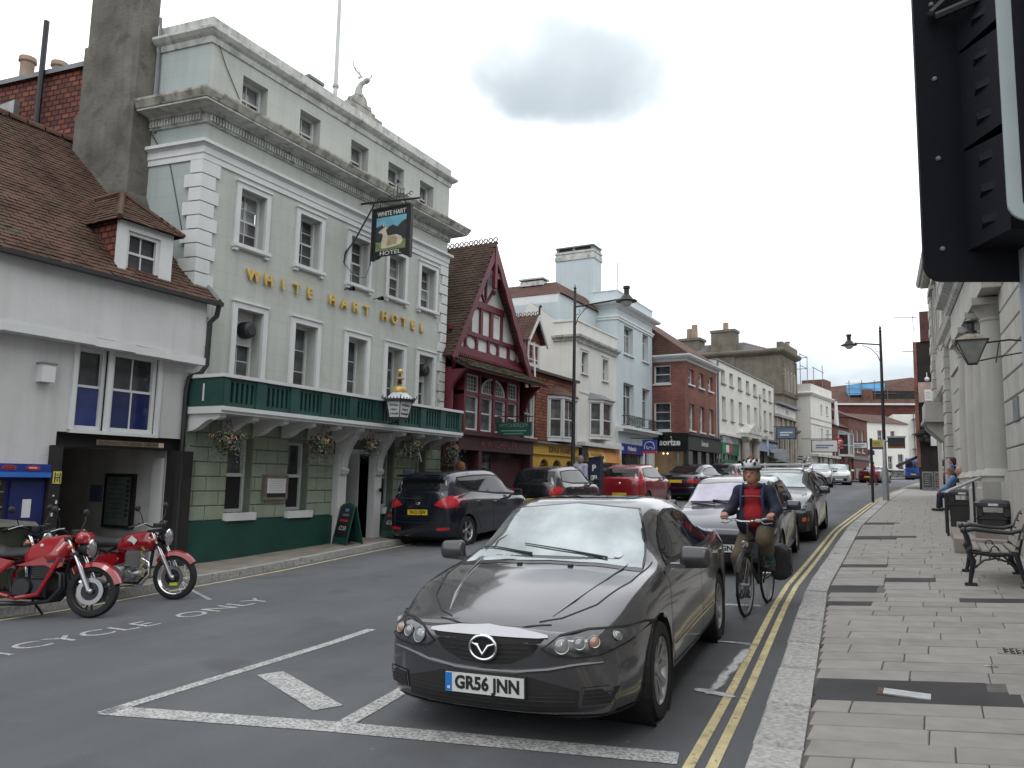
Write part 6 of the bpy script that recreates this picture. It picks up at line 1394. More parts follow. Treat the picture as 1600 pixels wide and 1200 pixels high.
 def wheels(s, spokes=5, w=.205, tw=.225, rim='alloy', inset=.035, cov=.70, wide=.5):
  hw = s.W / 2; r = s.wr; rr = r * cov
  t = MB(); t.lathe([(rr, -w / 2), (rr + .012, -w / 2 - .006), (r * .93, -w / 2 - .004), (r - .008, -w / 2 + .018), (r, -w / 2 + .05), (r, w / 2 - .05), (r - .008, w / 2 - .018), (r * .93, w / 2 + .004), (rr + .012, w / 2 + .006), (rr, w / 2)], n=36, axis='y')
  tm = t.mesh('tyre', 'rubber', 35)
  m = MB(); m.lathe([(rr * .97, w / 2 - .002), (rr * .93, w / 2 - .012), (rr * .90, w / 2 - .06), (rr * .9, -w / 2 + .02)], n=36, axis='y'); m.lathe([(0, w / 2 - .02), (rr * .16, w / 2 - .022), (rr * .22, w / 2 - .04), (rr * .22, w / 2 - .09)], n=18, axis='y')
  for k in range(spokes):
   a = 2 * math.pi * k / spokes; c, sn = math.cos(a), math.sin(a); h0, h1 = rr * .20, rr * .93
   b0, b1 = rr * wide * .42 * 5 / spokes * .5, rr * wide * .62 * 5 / spokes * .5
   P = lambda q, b, y: (c * q - sn * b, y, sn * q + c * b)
   m.add([P(h0, -b0, w / 2 - .035), P(h0, b0, w / 2 - .035), P(h1, b1, w / 2 - .012), P(h1, -b1, w / 2 - .012), P(h0, -b0, w / 2 - .08), P(h0, b0, w / 2 - .08), P(h1, b1, w / 2 - .06), P(h1, -b1, w / 2 - .06)], [(0, 1, 2, 3), (0, 4, 5, 1), (1, 5, 6, 2), (2, 6, 7, 3), (3, 7, 4, 0)])
  rm = m.mesh('rim', M[rim], 35)
  d = MB(); d.lathe([(.01, w / 2 - .085), (rr * .88, w / 2 - .085)], n=24, axis='y'); dm = d.mesh('brake_disc', 'soft_black')
  for cx in (s.fx, s.rx):
   for sy in (1, -1):
    o = link('wheel', tm, s.root, (cx, sy * (hw - w / 2 - inset), r));
    if sy < 0: o.rotation_euler = (0, 0, math.pi)
    link('rim', rm, o); link('brake_disc', dm, o)
 def patch(s, name, poly, view, m, off=.005, sp=.045, parent=None, smooth=True, sub=.06):
  pts = []
  for a, b in zip(poly, poly[1:] + poly[:1]):
   a, b = Vector(a), Vector(b); k = max(1, int((b - a).length / sub)); pts += [a.lerp(b, i / k) for i in range(k)]
  nb = len(pts); ed = [(i, (i + 1) % nb) for i in range(nb)]
  x0, x1 = min(p.x for p in pts), max(p.x for p in pts); y0, y1 = min(p.y for p in pts), max(p.y for p in pts)
  allp = list(pts); nx, ny = max(1, int((x1 - x0) / sp)), max(1, int((y1 - y0) / sp))
  for i in range(1, nx):
   for j in range(1, ny): allp.append(Vector((x0 + (x1 - x0) * i / nx + .001 * (j % 2), y0 + (y1 - y0) * j / ny)))
  vs, _, fs, *_r2 = delaunay_2d_cdt(allp, ed, [], 1, 1e-5)
  out = []; ok = []
  for p in vs:
   if view in 'FB': o, d = Vector((9 if view == 'F' else -9, p.x, p.y)), Vector((-1 if view == 'F' else 1, 0, 0))
   elif view in 'LR': o, d = Vector((p.x, 9 if view == 'L' else -9, p.y)), Vector((0, -1 if view == 'L' else 1, 0))
   else: o, d = Vector((p.x, p.y, 9)), Vector((0, 0, -1))
   h, nrm, *_q = s.bvh.ray_cast(o, d); ok.append(h is not None)
   if h is not None and nrm.dot(d) > 0: nrm = -nrm
   out.append(tuple(h + nrm * off) if h is not None else (0, 0, 0))
  ff = [f for f in fs if all(ok[i] for i in f)]; g = list(range(len(out)))
  def fd(i):
   while g[i] != i: g[i] = g[g[i]]; i = g[i]
   return i
  for f in ff:
   for i in f[1:]: g[fd(i)] = fd(f[0])
  ct = {}
  for f in ff: ct[fd(f[0])] = ct.get(fd(f[0]), 0) + 1
  big = max(ct, key=ct.get) if ct else -1
  mb = MB(); mb.add(out, [f for f in ff if fd(f[0]) == big])
  me = bpy.data.meshes.new(name); me.from_pydata(mb.v, [], mb.f); me.materials.append(M[m] if isinstance(m, str) else m)
  bm = bmesh.new(); bm.from_mesh(me); bmesh.ops.delete(bm, geom=[v for v in bm.verts if not v.link_faces], context='VERTS'); bmesh.ops.recalc_face_normals(bm, faces=bm.faces)
  ax = {'F': Vector((1, 0, 0)), 'B': Vector((-1, 0, 0)), 'L': Vector((0, 1, 0)), 'R': Vector((0, -1, 0)), 'T': Vector((0, 0, 1))}[view]
  if bm.faces and sum(f.normal.dot(ax) for f in bm.faces) < 0: bmesh.ops.reverse_faces(bm, faces=bm.faces)
  bm.to_mesh(me); bm.free()
  me.polygons.foreach_set('use_smooth', [True] * len(me.polygons))
  return link(name, me, parent or s.root)
 def line(s, pts, view, w=.008, m='soft_black', name='panel_gap', off=.0035, parent=None):
  """narrow strip following the bodywork: gaps between panels"""
  P = [Vector(p) for p in pts]; path = []
  for a, b in zip(P, P[1:]):
   k = max(1, int((b - a).length / .05)); path += [a.lerp(b, i / k) for i in range(k)]
  path.append(P[-1]); A = []; B = []
  for i, p in enumerate(path):
   t = (path[min(i + 1, len(path) - 1)] - path[max(i - 1, 0)]).normalized(); nn = Vector((-t.y, t.x)) * w / 2; A.append(p + nn); B.append(p - nn)
  out = []; ok = True
  for p in A + B:
   if view in 'FB': o, d = Vector((9 if view == 'F' else -9, p.x, p.y)), Vector((-1 if view == 'F' else 1, 0, 0))
   elif view in 'LR': o, d = Vector((p.x, 9 if view == 'L' else -9, p.y)), Vector((0, -1 if view == 'L' else 1, 0))
   else: o, d = Vector((p.x, p.y, 9)), Vector((0, 0, -1))
   h, nrm, *_q = s.bvh.ray_cast(o, d)
   if h is None: ok = False; break
   if nrm.dot(d) > 0: nrm = -nrm
   out.append(tuple(h + nrm * off))
  if not ok: return None
  n = len(path); return MB().add(out, [(i, i + 1, n + i + 1, n + i) for i in range(n - 1)]).build(name, m, parent or s.root, True)
 def hit(s, a, b, view):
  if view in 'FB': o, d = Vector((9 if view == 'F' else -9, a, b)), Vector((-1 if view == 'F' else 1, 0, 0))
  elif view in 'LR': o, d = Vector((a, 9 if view == 'L' else -9, b)), Vector((0, -1 if view == 'L' else 1, 0))
  else: o, d = Vector((a, b, 9)), Vector((0, 0, -1))
  h, n, *_q = s.bvh.ray_cast(o, d)
  if h is None: return Vector((a, b, 0)), Vector((0, 0, 1))
  return h, (n if n.dot(d) < 0 else -n)
 def plate(s, txt, view, z, m, w=.52, blue=False):
  h, n = s.hit(0, z, view); sg = 1 if view == 'F' else -1
  h2, _ = s.hit(0, z + .055, view); x = max(h.x * sg, h2.x * sg) * sg + .012 * sg
  b = MB().box(min(x, x + .012 * sg), max(x, x + .012 * sg), -w / 2, w / 2, z - .056, z + .056).build('number_plate', m, s.root)
  MB().box(min(x - .03 * sg, x - .001 * sg), max(x - .03 * sg, x - .001 * sg), -w / 2 - .008, w / 2 + .008, z - .063, z + .063).build('plate_surround', 'plastic', b)
  if txt: lettering(txt, .105, 'ink', b, (x + .0135 * sg, .02 * sg if blue else 0, z), '+x' if sg > 0 else '-x', .0012, .004, fitw=w * (.82 if blue else .88))
  if blue:
   yb = (-w / 2 if sg > 0 else w / 2 - .045); MB().box(min(x, x + .0135 * sg), max(x, x + .0135 * sg), yb, yb + .045, z - .054, z + .054).build('plate_band', 'eu_blue', b)
   MB().box(min(x, x + .0145 * sg), max(x, x + .0145 * sg), yb + .014, yb + .032, z - .04, z - .025).build('plate_code', 'text_white', b)
  return b
 def glaze(s, dlo=None, ws=None, rw=None, wsm='windscreen', rwm='car_glass', side='car_glass', split=(), trim=None):
  """windscreen, rear window and side windows"""
  L = s.L
  if ws: s.patch('windscreen_seal', [(y * 1.02, z + (.012 if z > (ws[0][1] + ws[-1][1]) / 2 else -.012)) for y, z in ws], 'F', 'gloss_black', .003); s.patch('windscreen', ws, 'F', wsm, .007)
  if rw: s.patch('rear_window', rw, 'B', rwm, .007)
  for v in 'LR':
   if dlo:
    s.patch('window_seal', dlo, v, 'soft_black', .004)
    cx = sum(p[0] for p in dlo) / len(dlo); cz = sum(p[1] for p in dlo) / len(dlo)
    cuts = [min(p[0] for p in dlo) - 1] + list(split) + [max(p[0] for p in dlo) + 1]
    for a, b in zip(cuts, cuts[1:]):
     q = clip_poly([(cx + (x - cx) * .965, cz + (z - cz) * .84) for x, z in dlo], a + .035, b - .035)
     if len(q) > 2: s.patch('side_window', q, v, side, .006)
 def mirror(s, x, z, sy, col=None, sc=1.0):
  y = sy * (s.W / 2); g = MB(); n = 10
  o = link('door_mirror', s.mirror_mesh(sy, col or s.paint), s.root, (x, y, z)); MB().box(x - .03, x + .04, min(y - sy * .06, y + sy * .06), max(y - sy * .06, y + sy * .06), z - .07, z - .035).build('mirror_arm', col or s.paint, o)
  o.children[0].location = (-x, -y, -z)
  g = MB().box(-.027, -.021, sy * .13 - .078, sy * .13 + .078, -.05, .068).build('mirror_glass', 'car_glass', o)
 def mirror_mesh(s, sy, m):
  """shell flat behind, domed ahead, squared off at the outer end"""
  k = (sy, m if isinstance(m, str) else m.name)
  if k not in MIR:
   P = [('c', (0, sy * .06, .055), (-.005, sy * .20, .05), .038, .036, .03), ('c', (0, sy * .05, -.035), (-.005, sy * .205, -.03), .038, .036, .03), ('c', (.01, sy * .07, .01), (.0, sy * .19, .01), .052, .05, .03)]
   MIR[k] = body_mesh(P, .011, 'door_mirror', m, cut=lambda x, y, z: -.018 - x)
  return MIR[k]
 def handle(s, x, z, v, m=None):
  h, n = s.hit(x, z, v); sg = 1 if v == 'L' else -1
  MB().tube([(h.x - .09, h.y - .005 * sg, z), (h.x - .06, h.y + .028 * sg, z), (h.x + .06, h.y + .028 * sg, z), (h.x + .09, h.y - .005 * sg, z)], .013, 6).build('door_handle', m or s.paint, s.root, True)
 def place(s, x, y, head):
  place_on(s.root, x, y, head); return s
def clip_poly(P, a, b):
 def cut(P, keep, at):
  out = []
  for p, q in zip(P, P[1:] + P[:1]):
   kp, kq = keep(p[0]), keep(q[0])
   if kp: out.append(p)
   if kp != kq: t = (at - p[0]) / (q[0] - p[0]); out.append((at, p[1] + t * (q[1] - p[1])))
  return out
 P = cut(P, lambda x: x >= a, a) if P else P
 return cut(P, lambda x: x <= b, b) if P else P
def place_on(o, x, y, head, up=0.0):
 """stand a thing on the sloping road, heading in degrees anticlockwise from +X"""
 a = rad(head); f = Vector((math.cos(a), math.sin(a), 0)); e = .8
 sx = (gz(x + e, y) - gz(x - e, y)) / (2 * e); sy = (gz(x, y + e) - gz(x, y - e)) / (2 * e); nrm = Vector((-sx, -sy, 1)).normalized()
 f = (f - nrm * f.dot(nrm)).normalized(); l = nrm.cross(f)
 o.matrix_world = Matrix(((f.x, l.x, nrm.x, x), (f.y, l.y, nrm.y, y), (f.z, l.z, nrm.z, gz(x, y) + up), (0, 0, 0, 1)))
def mirror_poly(P): return [(-a, b) for a, b in P][::-1]

def build_mazda():
 c = Car('dark_grey_saloon', 'large dark metallic grey saloon car in front with white number plate', 'car', (.098, .095, .102), 'saloon', 4.69, 1.77, 1.44, 2.675, .95, .325, metal=.7, rough=.24)
 L, H = c.L, c.H
 c.wheels(10, .215, rim='alloy', inset=.02, cov=.70, wide=.62)
 ws = [(-.70, .958), (-.36, .984), (0, .992), (.36, .984), (.70, .958), (.635, 1.12), (.565, 1.28), (.525, 1.345), (0, 1.385), (-.525, 1.345), (-.565, 1.28), (-.635, 1.12)]
 dlo = [(.86, .945), (-.9, .965), (-1.28, 1.0), (-1.0, 1.14), (-.72, 1.255), (-.3, 1.325), (.1, 1.335), (.36, 1.295), (.60, 1.17)]
 c.glaze(dlo, ws, [(-.60, .98), (.60, .98), (.50, 1.32), (-.50, 1.32)], split=(-.98, -.28,))
 for v in 'LR': c.line([(1.0, .922), (.3, .925), (-.5, .942), (-.95, .958), (-1.3, .985)], v, .022, 'chrome', 'waist_trim', .006)
 c.patch('sunroof', [(.22, -.42), (.22, .42), (-.28, .44), (-.28, -.44)], 'T', 'car_glass', .005)
 # front end
 grille = [(-.37, .665), (-.20, .700), (0, .712), (.20, .700), (.37, .665), (.30, .575), (.16, .515), (0, .503), (-.16, .515), (-.30, .575)]
 g = c.patch('grille', grille, 'F', 'soft_black', .004)
 for k in range(5):
  z = .53 + k * .027; w = .17 + k * .038
  c.line([(-w, z), (0, z - .008), (w, z)], 'F', .007, 'plastic', 'grille_bar', .009, g)
 c.patch('grille_chrome', [(-.395, .668), (-.2, .668), (0, .668), (.2, .668), (.395, .668), (.385, .682), (.20, .708), (0, .716), (-.20, .708), (-.385, .682)], 'F', mat('satin_chrome', (.40, .40, .41), .28, .1, 3, metal=1.0), .014, .028)
 h, n = c.hit(0, .60, 'F'); e = MB(); X = h.x + .030
 e.tube([(X, .088 * math.cos(a), .605 + .070 * math.sin(a)) for a in [2 * math.pi * k / 28 for k in range(28)]], .0095, 8, closed=True)
 e.tube([(X, -.078, .63), (X + .004, -.035, .618), (X + .006, 0, .568), (X + .004, .035, .618), (X, .078, .63)], [.004, .010, .012, .010, .004], 8)
 e.build('emblem', 'chrome', c.root, True)
 MB().lathe([(0, 0), (.075, .0)], (X - .02, 0, .605), 20, 'x').build('emblem_back', 'soft_black', c.root)
 mat('lamp_peach', (.42, .22, .16), .12, .25, 18, coat=1.0)
 for s in (1, -1):
  hl = [(.36, .612), (.42, .580), (.55, .566), (.68, .582), (.80, .625), (.858, .675), (.845, .702), (.74, .712), (.60, .708), (.46, .682)]
  hl = hl if s > 0 else mirror_poly(hl)
  o = c.patch('headlight', hl, 'F', mat('headlamp_clear', (.06, .06, .064), .08, .5, 16, coat=1.0, metal=.3), .008, .03); c.line(hl + hl[:1], 'F', .009, 'soft_black', 'headlight_rim', .012, o)
  for (y, z, r, m) in ((.475, .632, .044, 'lens'), (.575, .645, .033, 'lens'), (.655, .655, .031, 'lamp_peach'), (.750, .668, .030, 'lens')):
   q, nn = c.hit(s * y, z, 'F'); q = q + nn * .008; b = MB(); b.lathe([(0, .022), (r * .5, .019), (r * .85, .008), (r, 0)], n=16); u = b.mesh('bulb', m, True)
   ob = link('lamp_bowl', u, o, q + nn * .003); ob.rotation_euler = nn.to_track_quat('Z', 'Y').to_euler()
   rr = MB().tube([(r * 1.05 * math.cos(a), r * 1.05 * math.sin(a), .004) for a in [2 * math.pi * k / 18 for k in range(18)]], .003, 5, closed=True).build('bowl_ring', 'steel', ob, True)
  fg = [(.58, .300), (.73, .312), (.775, .40), (.60, .385)]; fg = fg if s > 0 else mirror_poly(fg)
  c.patch('fog_recess_trim', [(a * 1.0 + (.012 if a * s > .66 else -.012) * s, b + (.012 if b > .35 else -.012)) for a, b in fg], 'F', c.paint, .010); f = c.patch('fog_recess', fg, 'F', 'soft_black', .013)
  for k in range(3): c.line([(s * .60, .325 + k * .022), (s * .745, .335 + k * .022)], 'F', .006, 'plastic', 'recess_bar', .017, f)
 lo = c.patch('lower_intake', [(-.56, .262), (-.30, .245), (.30, .245), (.56, .262), (.57, .375), (.30, .44), (-.30, .44), (-.57, .375)], 'F', 'soft_black', .007, .035)
 for k in range(5): c.line([(-.54, .272 + k * .023), (0, .262 + k * .023), (.54, .272 + k * .023)], 'F', .006, 'plastic', 'intake_bar', .009, lo)
 c.line([(-.80, .235), (-.4, .215), (.4, .215), (.80, .235)], 'F', .02, 'plastic', 'bumper_lip', .006)
 q = MB(); q.tube([c.hit(y, z, 'F')[0] for y, z in ((-.86, .545), (-.7, .54), (-.55, .525), (-.40, .495), (-.2, .472), (0, .468), (.2, .472), (.40, .495), (.55, .525), (.7, .54), (.86, .545))], [.004, .010, .013, .014, .014, .014, .014, .014, .013, .010, .004], 8).build('bumper_crease', c.paint, c.root, True)
 c.plate('GR56 JNN', 'F', .385, 'plate_w', blue=True)
 # bonnet gaps and creases, washers, wipers
 c.line([(1.03, -.74), (1.5, -.70), (1.9, -.58), (2.12, -.42), (2.20, -.30)], 'T', .009); c.line([(1.03, .74), (1.5, .70), (1.9, .58), (2.12, .42), (2.20, .30)], 'T', .009)
 c.line([(2.20, -.38), (2.265, -.2), (2.285, 0), (2.265, .2), (2.20, .38)], 'T', .009)
 for s in (1, -1):
  cr = MB(); pts = []
  for x, y in ((1.08, .60), (1.5, .53), (1.9, .43), (2.12, .36)): q, nn = c.hit(x, s * y, 'T'); pts.append(q + nn * .001)
  cr.tube(pts, [.004, .010, .010, .003], 6).build('bonnet_crease', c.paint, c.root, True)
  q, nn = c.hit(1.30, s * .2, 'T'); MB().box(q.x - .014, q.x + .014, q.y - .018, q.y + .018, q.z, q.z + .014).build('washer_jet', 'plastic', c.root)
 for a, b in (((1.10, .42), (1.0, -.28)), ((1.10, -.18), (.985, -.64))):
  pts = [c.hit(a[0] + (b[0] - a[0]) * t, a[1] + (b[1] - a[1]) * t, 'T')[0] + Vector((0, 0, .022)) for t in (0, .25, .5, .75, 1)]
  MB().tube(pts, [.009, .007, .006, .005, .004], 6).build('wiper', 'plastic', c.root, True)
 c.patch('tax_disc', [(.49 + .036 * math.cos(a), 1.03 + .018 * math.sin(a)) for a in [k * math.pi / 7 for k in range(14)]], 'F', 'white_sign', .011)
 for v, s in (('L', 1), ('R', -1)):
  c.mirror(.80, 1.0, s, mat('mirror_shell', (.055, .053, .056), .35, .05, 3, coat=.5, metal=.3)); c.handle(-.16, .85, v, 'chrome'); c.handle(-1.08, .875, v, 'chrome')
  c.line([(.98, .90), (1.02, .70), (1.0, .40), (.92, .28)], v, .008); c.line([(-.26, .92), (-.26, .6), (-.28, .27)], v, .008); c.line([(-1.30, .95), (-1.20, .78), (-.98, .5), (-.92, .28)], v, .008)
  c.line([(.92, .27), (0, .255), (-.92, .27)], v, .010); c.line([(.9, .40), (0, .42), (-.9, .42)], v, .012, c.paint, 'side_moulding', .008)
  q, nn = c.hit(1.25, .66, v); MB().ball((q.x, q.y, q.z), .024, 10, 6, (1.2, .5, .8)).build('side_repeater', 'lens', c.root, True)
 c.patch('tail_light', [(.45, .72), (.83, .70), (.80, .86), (.50, .88)], 'B', 'tail', .006); c.patch('tail_light', [(-.83, .70), (-.45, .72), (-.50, .88), (-.80, .86)], 'B', 'tail', .006)
 q, nn = c.hit(.30, 0, 'T'); MB().ball((.335, 0, 1.37), .05, 10, 6, (1, 1.1, .5)).build('rear_view_mirror', 'plastic', c.root, True)
 return c.place(-2.675, 6.53, -84.3)
def generic(name, label, col, style, dims, rear, plate=None, group='cars on the street', metal=.3, spokes=5, dlo=None, ws=None, rw=None, wsm='windscreen', lamps=None, rough=.25, rim='alloy'):
 L, W, H, wb, fo, wr = dims; c = Car(name, label, 'car', col, style, L, W, H, wb, fo, wr, metal=metal, rough=rough, group=group)
 c.wheels(spokes, .19, rim=rim); hw = W / 2
 zc = lambda u: c.zt(u * L)
 if style == 'saloon': ru, fu = (-.30, -.17), (.23, .11)
 elif style == 'hatch': ru, fu = (-.478, -.425), (.235, .10)
 else: ru, fu = (-.483, -.445), (.285, .12)
 k = hw * .70
 ws = [(-hw * .76, zc(fu[0]) + .03), (0, zc(fu[0]) + .05), (hw * .76, zc(fu[0]) + .03), (k * .95, zc(fu[1]) - .05), (0, zc(fu[1]) - .02), (-k * .95, zc(fu[1]) - .05)]
 rw = [(-hw * .74, zc(ru[0]) - .02), (hw * .74, zc(ru[0]) - .02), (k * .95, zc(ru[1]) - .02), (-k * .95, zc(ru[1]) - .02)]
 b = lambda u: c.zs(u * L) + .035
 t = lambda u: c.zt(u * L) - .11
 if style == 'saloon': dlo = [(.20 * L, b(.2)), (-.2 * L, b(-.2)), (-.29 * L, b(-.29) + .03), (-.235 * L, t(-.235)), (-.16 * L, t(-.16) + .01), (0, t(0)), (.07 * L, t(.07)), (.13 * L, t(.13) - .03)]
 elif style == 'hatch': dlo = [(.21 * L, b(.21)), (-.2 * L, b(-.2)), (-.38 * L, b(-.36) + .08), (-.34 * L, t(-.34)), (-.2 * L, t(-.2)), (0, t(0)), (.06 * L, t(.06)), (.13 * L, t(.13) - .03)]
 else: dlo = [(.25 * L, b(.25)), (0, b(0) + .03), (-.28 * L, b(-.28) + .10), (-.41 * L, b(-.38) + .26), (-.36 * L, t(-.36)), (-.2 * L, t(-.2)), (0, t(0)), (.07 * L, t(.07)), (.15 * L, t(.15) - .03)]
 c.glaze(dlo, ws, rw, wsm=wsm, split=(-.06 * L, -.24 * L))
 for v, sy in (('L', 1), ('R', -1)):
  c.mirror(.18 * L, b(.2) + .06, sy, 'plastic' if rear else None)
  c.handle(-.05 * L, b(0) - .12, v); c.handle(-.24 * L, b(-.24) - .12, v)
  c.line([(-.06 * L, b(-.06) - .03), (-.062 * L, .28)], v); c.line([(.20 * L, b(.2) - .03), (.205 * L, .5), (.19 * L, .28)], v); c.line([(-.27 * L, b(-.27)), (-.24 * L, .55), (-.20 * L, .30)], v)
 return c
def build_cars():
 cars = []
 # small people carrier parked by the hotel
 c = generic('dark_people_carrier', 'dark blue people carrier with yellow rear plate parked beside the hotel', (.008, .010, .020), 'mpv', (4.07, 1.765, 1.60, 2.615, .80, .315), True)
 for s in (1, -1):
  q = [(.40, .90), (.52, .86), (.70, .82), (.84, .84), (.87, .95), (.86, 1.08), (.78, 1.11), (.64, 1.06), (.50, .98)]; c.patch('tail_light', q if s > 0 else mirror_poly(q), 'B', 'tail', .012)
  q = [(.46, .36), (.74, .38), (.74, .43), (.46, .42)]; c.patch('rear_reflector', q if s > 0 else mirror_poly(q), 'B', 'tail', .006)
  q = [(1.45, .68), (1.78, .60), (1.80, .70), (1.35, .84)]; c.patch('headlight', q, 'L' if s > 0 else 'R', 'lens', .006)
 c.plate('YA12 OJW', 'B', .745, 'plate_y', .5)
 c.line([(-.78, .55), (0, .52), (.78, .55)], 'B', .012); c.line([(-.62, 1.0), (-.56, .66), (.56, .66), (.62, 1.0)], 'B', .008); c.line([(-.7, .50), (0, .47), (.7, .50)], 'B', .03, c.paint, 'bumper_step', .012)
 q, n = c.hit(0, .93, 'B'); MB().ball((q.x - .01, 0, .93), .06, 10, 5, (.2, 1.1, .55)).build('emblem', 'chrome', c.root, True)
 p = [c.hit(y, 1.03 + .01 * math.sin(y * 4), 'B')[0] + Vector((-.02, 0, 0)) for y in (-.05, .1, .3, .45)]; MB().tube(p, .012, 6).build('rear_wiper', 'plastic', c.root, True)
 MB().box(-2.0, -1.86, -.56, .56, 1.50, 1.545).build('tailgate_spoiler', c.paint, c.root)
 c.place(-9.82, 15.75, 91.5)
 # dark hatchback in front of it
 c = generic('dark_hatchback', 'dark grey hatchback with round red tail lamps parked in front of the people carrier', (.014, .014, .018), 'hatch', (3.75, 1.66, 1.53, 2.43, .72, .30), True)
 for s in (1, -1): q = [(.50, .78), (.66, .74), (.78, .80), (.80, .92), (.70, 1.0), (.56, .96)]; c.patch('tail_light', q if s > 0 else mirror_poly(q), 'B', 'tail', .012)
 c.plate('', 'B', .62, 'plate_y', .5); c.place(-9.85, 20.9, 92)
 c = generic('red_hatchback', 'red hatchback parked outside the blue shop', (.23, .012, .022), 'hatch', (3.84, 1.66, 1.48, 2.46, .75, .29), True, metal=.05)
 for s in (1, -1): q = [(.66, .85), (.74, .84), (.72, 1.20), (.64, 1.22)]; c.patch('tail_light', q if s > 0 else mirror_poly(q), 'B', 'tail', .010)
 MB().ball((-1.93, 0, .86), .05, 10, 5, (.3, 1, 1)).build('emblem', 'chrome', c.root, True); MB().tube([(-1.2, 0, 1.47), (-1.5, 0, 1.9)], .008, 5).build('aerial', 'plastic', c.root)
 c.plate('', 'B', .50, 'plate_y', .5); c.place(-9.42, 26.6, 91)
 c = generic('navy_saloon', 'dark navy saloon with chrome boot strip parked by the black corner shop', (.006, .008, .020), 'saloon', (4.75, 1.78, 1.42, 2.75, .9, .315), True)
 for s in (1, -1): q = [(.42, .70), (.82, .68), (.82, .84), (.48, .86)]; c.patch('tail_light', q if s > 0 else mirror_poly(q), 'B', 'tail', .008)
 c.line([(-.75, .53), (0, .50), (.75, .53)], 'B', .03, 'chrome', 'bumper_strip', .012); c.plate('', 'B', .76, 'plate_y', .5); c.place(-8.8, 31.9, 87)
 c = generic('black_estate', 'black car with red lamps parked beyond the navy saloon', (.008, .008, .009), 'hatch', (4.2, 1.74, 1.46, 2.6, .85, .31), True)
 for s in (1, -1): q = [(.6, .82), (.8, .80), (.78, 1.0), (.64, 1.02)]; c.patch('tail_light', q if s > 0 else mirror_poly(q), 'B', 'tail', .008)
 c.place(-8.55, 37.6, 86)
 # oncoming queue: silver-lined screen, estate with bicycles
 c = generic('dark_hatchback', 'dark blue hatchback waiting behind the large grey saloon, pale lilac sheet in its windscreen', (.022, .026, .040), 'hatch', (4.2, 1.77, 1.46, 2.62, .86, .315), False, metal=.2, wsm=mat('lilac_screen', (.43, .40, .50), .12, .22, 3, coat=.6))
 for s in (1, -1):
  q = [(.44, .60), (.62, .585), (.80, .63), (.83, .70), (.70, .735), (.52, .70)]; c.patch('headlight', q if s > 0 else mirror_poly(q), 'F', 'lens', .006)
  q = [(.08, .52), (.55, .54), (.55, .63), (.10, .625)]; c.patch('grille', q if s > 0 else mirror_poly(q), 'F', 'soft_black', .005)
  q = [(.14, .565), (.55, .575), (.55, .60), (.14, .59)]; c.patch('grille_bar', q if s > 0 else mirror_poly(q), 'F', c.paint, .012)
 h, n = c.hit(0, .60, 'F'); X = h.x + .02; MB().add([(X, 0, .665), (X, -.042, .60), (X, 0, .535), (X, .042, .60), (X, 0, .625), (X, -.018, .60), (X, 0, .575), (X, .018, .60), (X - .02, 0, .665), (X - .02, -.042, .60), (X - .02, 0, .535), (X - .02, .042, .60)],
  [(0, 1, 5, 4), (1, 2, 6, 5), (2, 3, 7, 6), (3, 0, 4, 7), (0, 8, 9, 1), (1, 9, 10, 2), (2, 10, 11, 3), (3, 11, 8, 0)]).build('emblem', 'chrome', c.root)
 c.plate('Y54 TGN', 'F', .44, 'plate_w'); c.patch('lower_intake', [(-.5, .24), (.5, .24), (.5, .36), (-.5, .36)], 'F', 'soft_black', .005)
 for a, b in (((1.02, .40), (.93, -.25)), ((1.02, -.2), (.92, -.62))):
  pts = [c.hit(a[0] + (b[0] - a[0]) * t, a[1] + (b[1] - a[1]) * t, 'T')[0] + Vector((0, 0, .025)) for t in (0, .3, .6, 1)]; MB().tube(pts, .012, 6).build('wiper', 'plastic', c.root, True)
 c.place(-3.12, 14.1, -86)
 c = generic('silver_black_estate', 'dark silver estate with roof bars and bicycles on the back, behind the cyclist', (.040, .042, .045), 'hatch', (4.2, 1.70, 1.48, 2.615, .82, .31), False, metal=.45)
 for s in (1, -1):
  q = [(.42, .62), (.62, .60), (.80, .66), (.80, .82), (.66, .80)]; c.patch('headlight', q if s > 0 else mirror_poly(q), 'F', 'lens', .006); q = [(.62, .44), (.74, .45), (.74, .53), (.62, .52)]; c.patch('indicator', q if s > 0 else mirror_poly(q), 'F', 'amber', .006)
  MB().tube([(.3, s * .52, 1.45), (.3, s * .52, 1.53), (-1.3, s * .52, 1.54), (-1.3, s * .52, 1.46)], .02, 6).build('roof_bar', 'steel', c.root, True)
 MB().box(-.1, .1, -.6, .6, 1.53, 1.56).box(-.8, -.6, -.6, .6, 1.53, 1.56).build('cross_bar', 'steel', c.root)
 c.patch('bumper', [(-.83, .24), (.83, .24), (.83, .56), (.4, .60), (-.4, .60), (-.83, .56)], 'F', 'plastic', .004); c.patch('grille', [(-.3, .62), (.3, .62), (.26, .68), (-.26, .68)], 'F', 'soft_black', .006)
 c.plate('', 'F', .42, 'plate_w'); c.place(-3.15, 18.75, -87.5)
 estate = c
 # far traffic
 c = generic('silver_car', 'silver car waiting in the far queue beside the white supermini', (.26, .27, .28), 'hatch', (4.2, 1.74, 1.48, 2.6, .85, .31), False, metal=.6)
 c.patch('grille', [(-.5, .5), (.5, .5), (.5, .6), (-.5, .6)], 'F', 'soft_black', .006)
 for s in (1, -1): q = [(.45, .6), (.8, .64), (.8, .75), (.5, .7)]; c.patch('headlight', q if s > 0 else mirror_poly(q), 'F', 'lens', .006)
 c.place(-6.65, 52.5, -84)
 c = generic('white_supermini', 'pale silver supermini with dark lower grille parked up the street', (.42, .44, .46), 'hatch', (4.03, 1.72, 1.47, 2.54, .85, .30), False, metal=.3)
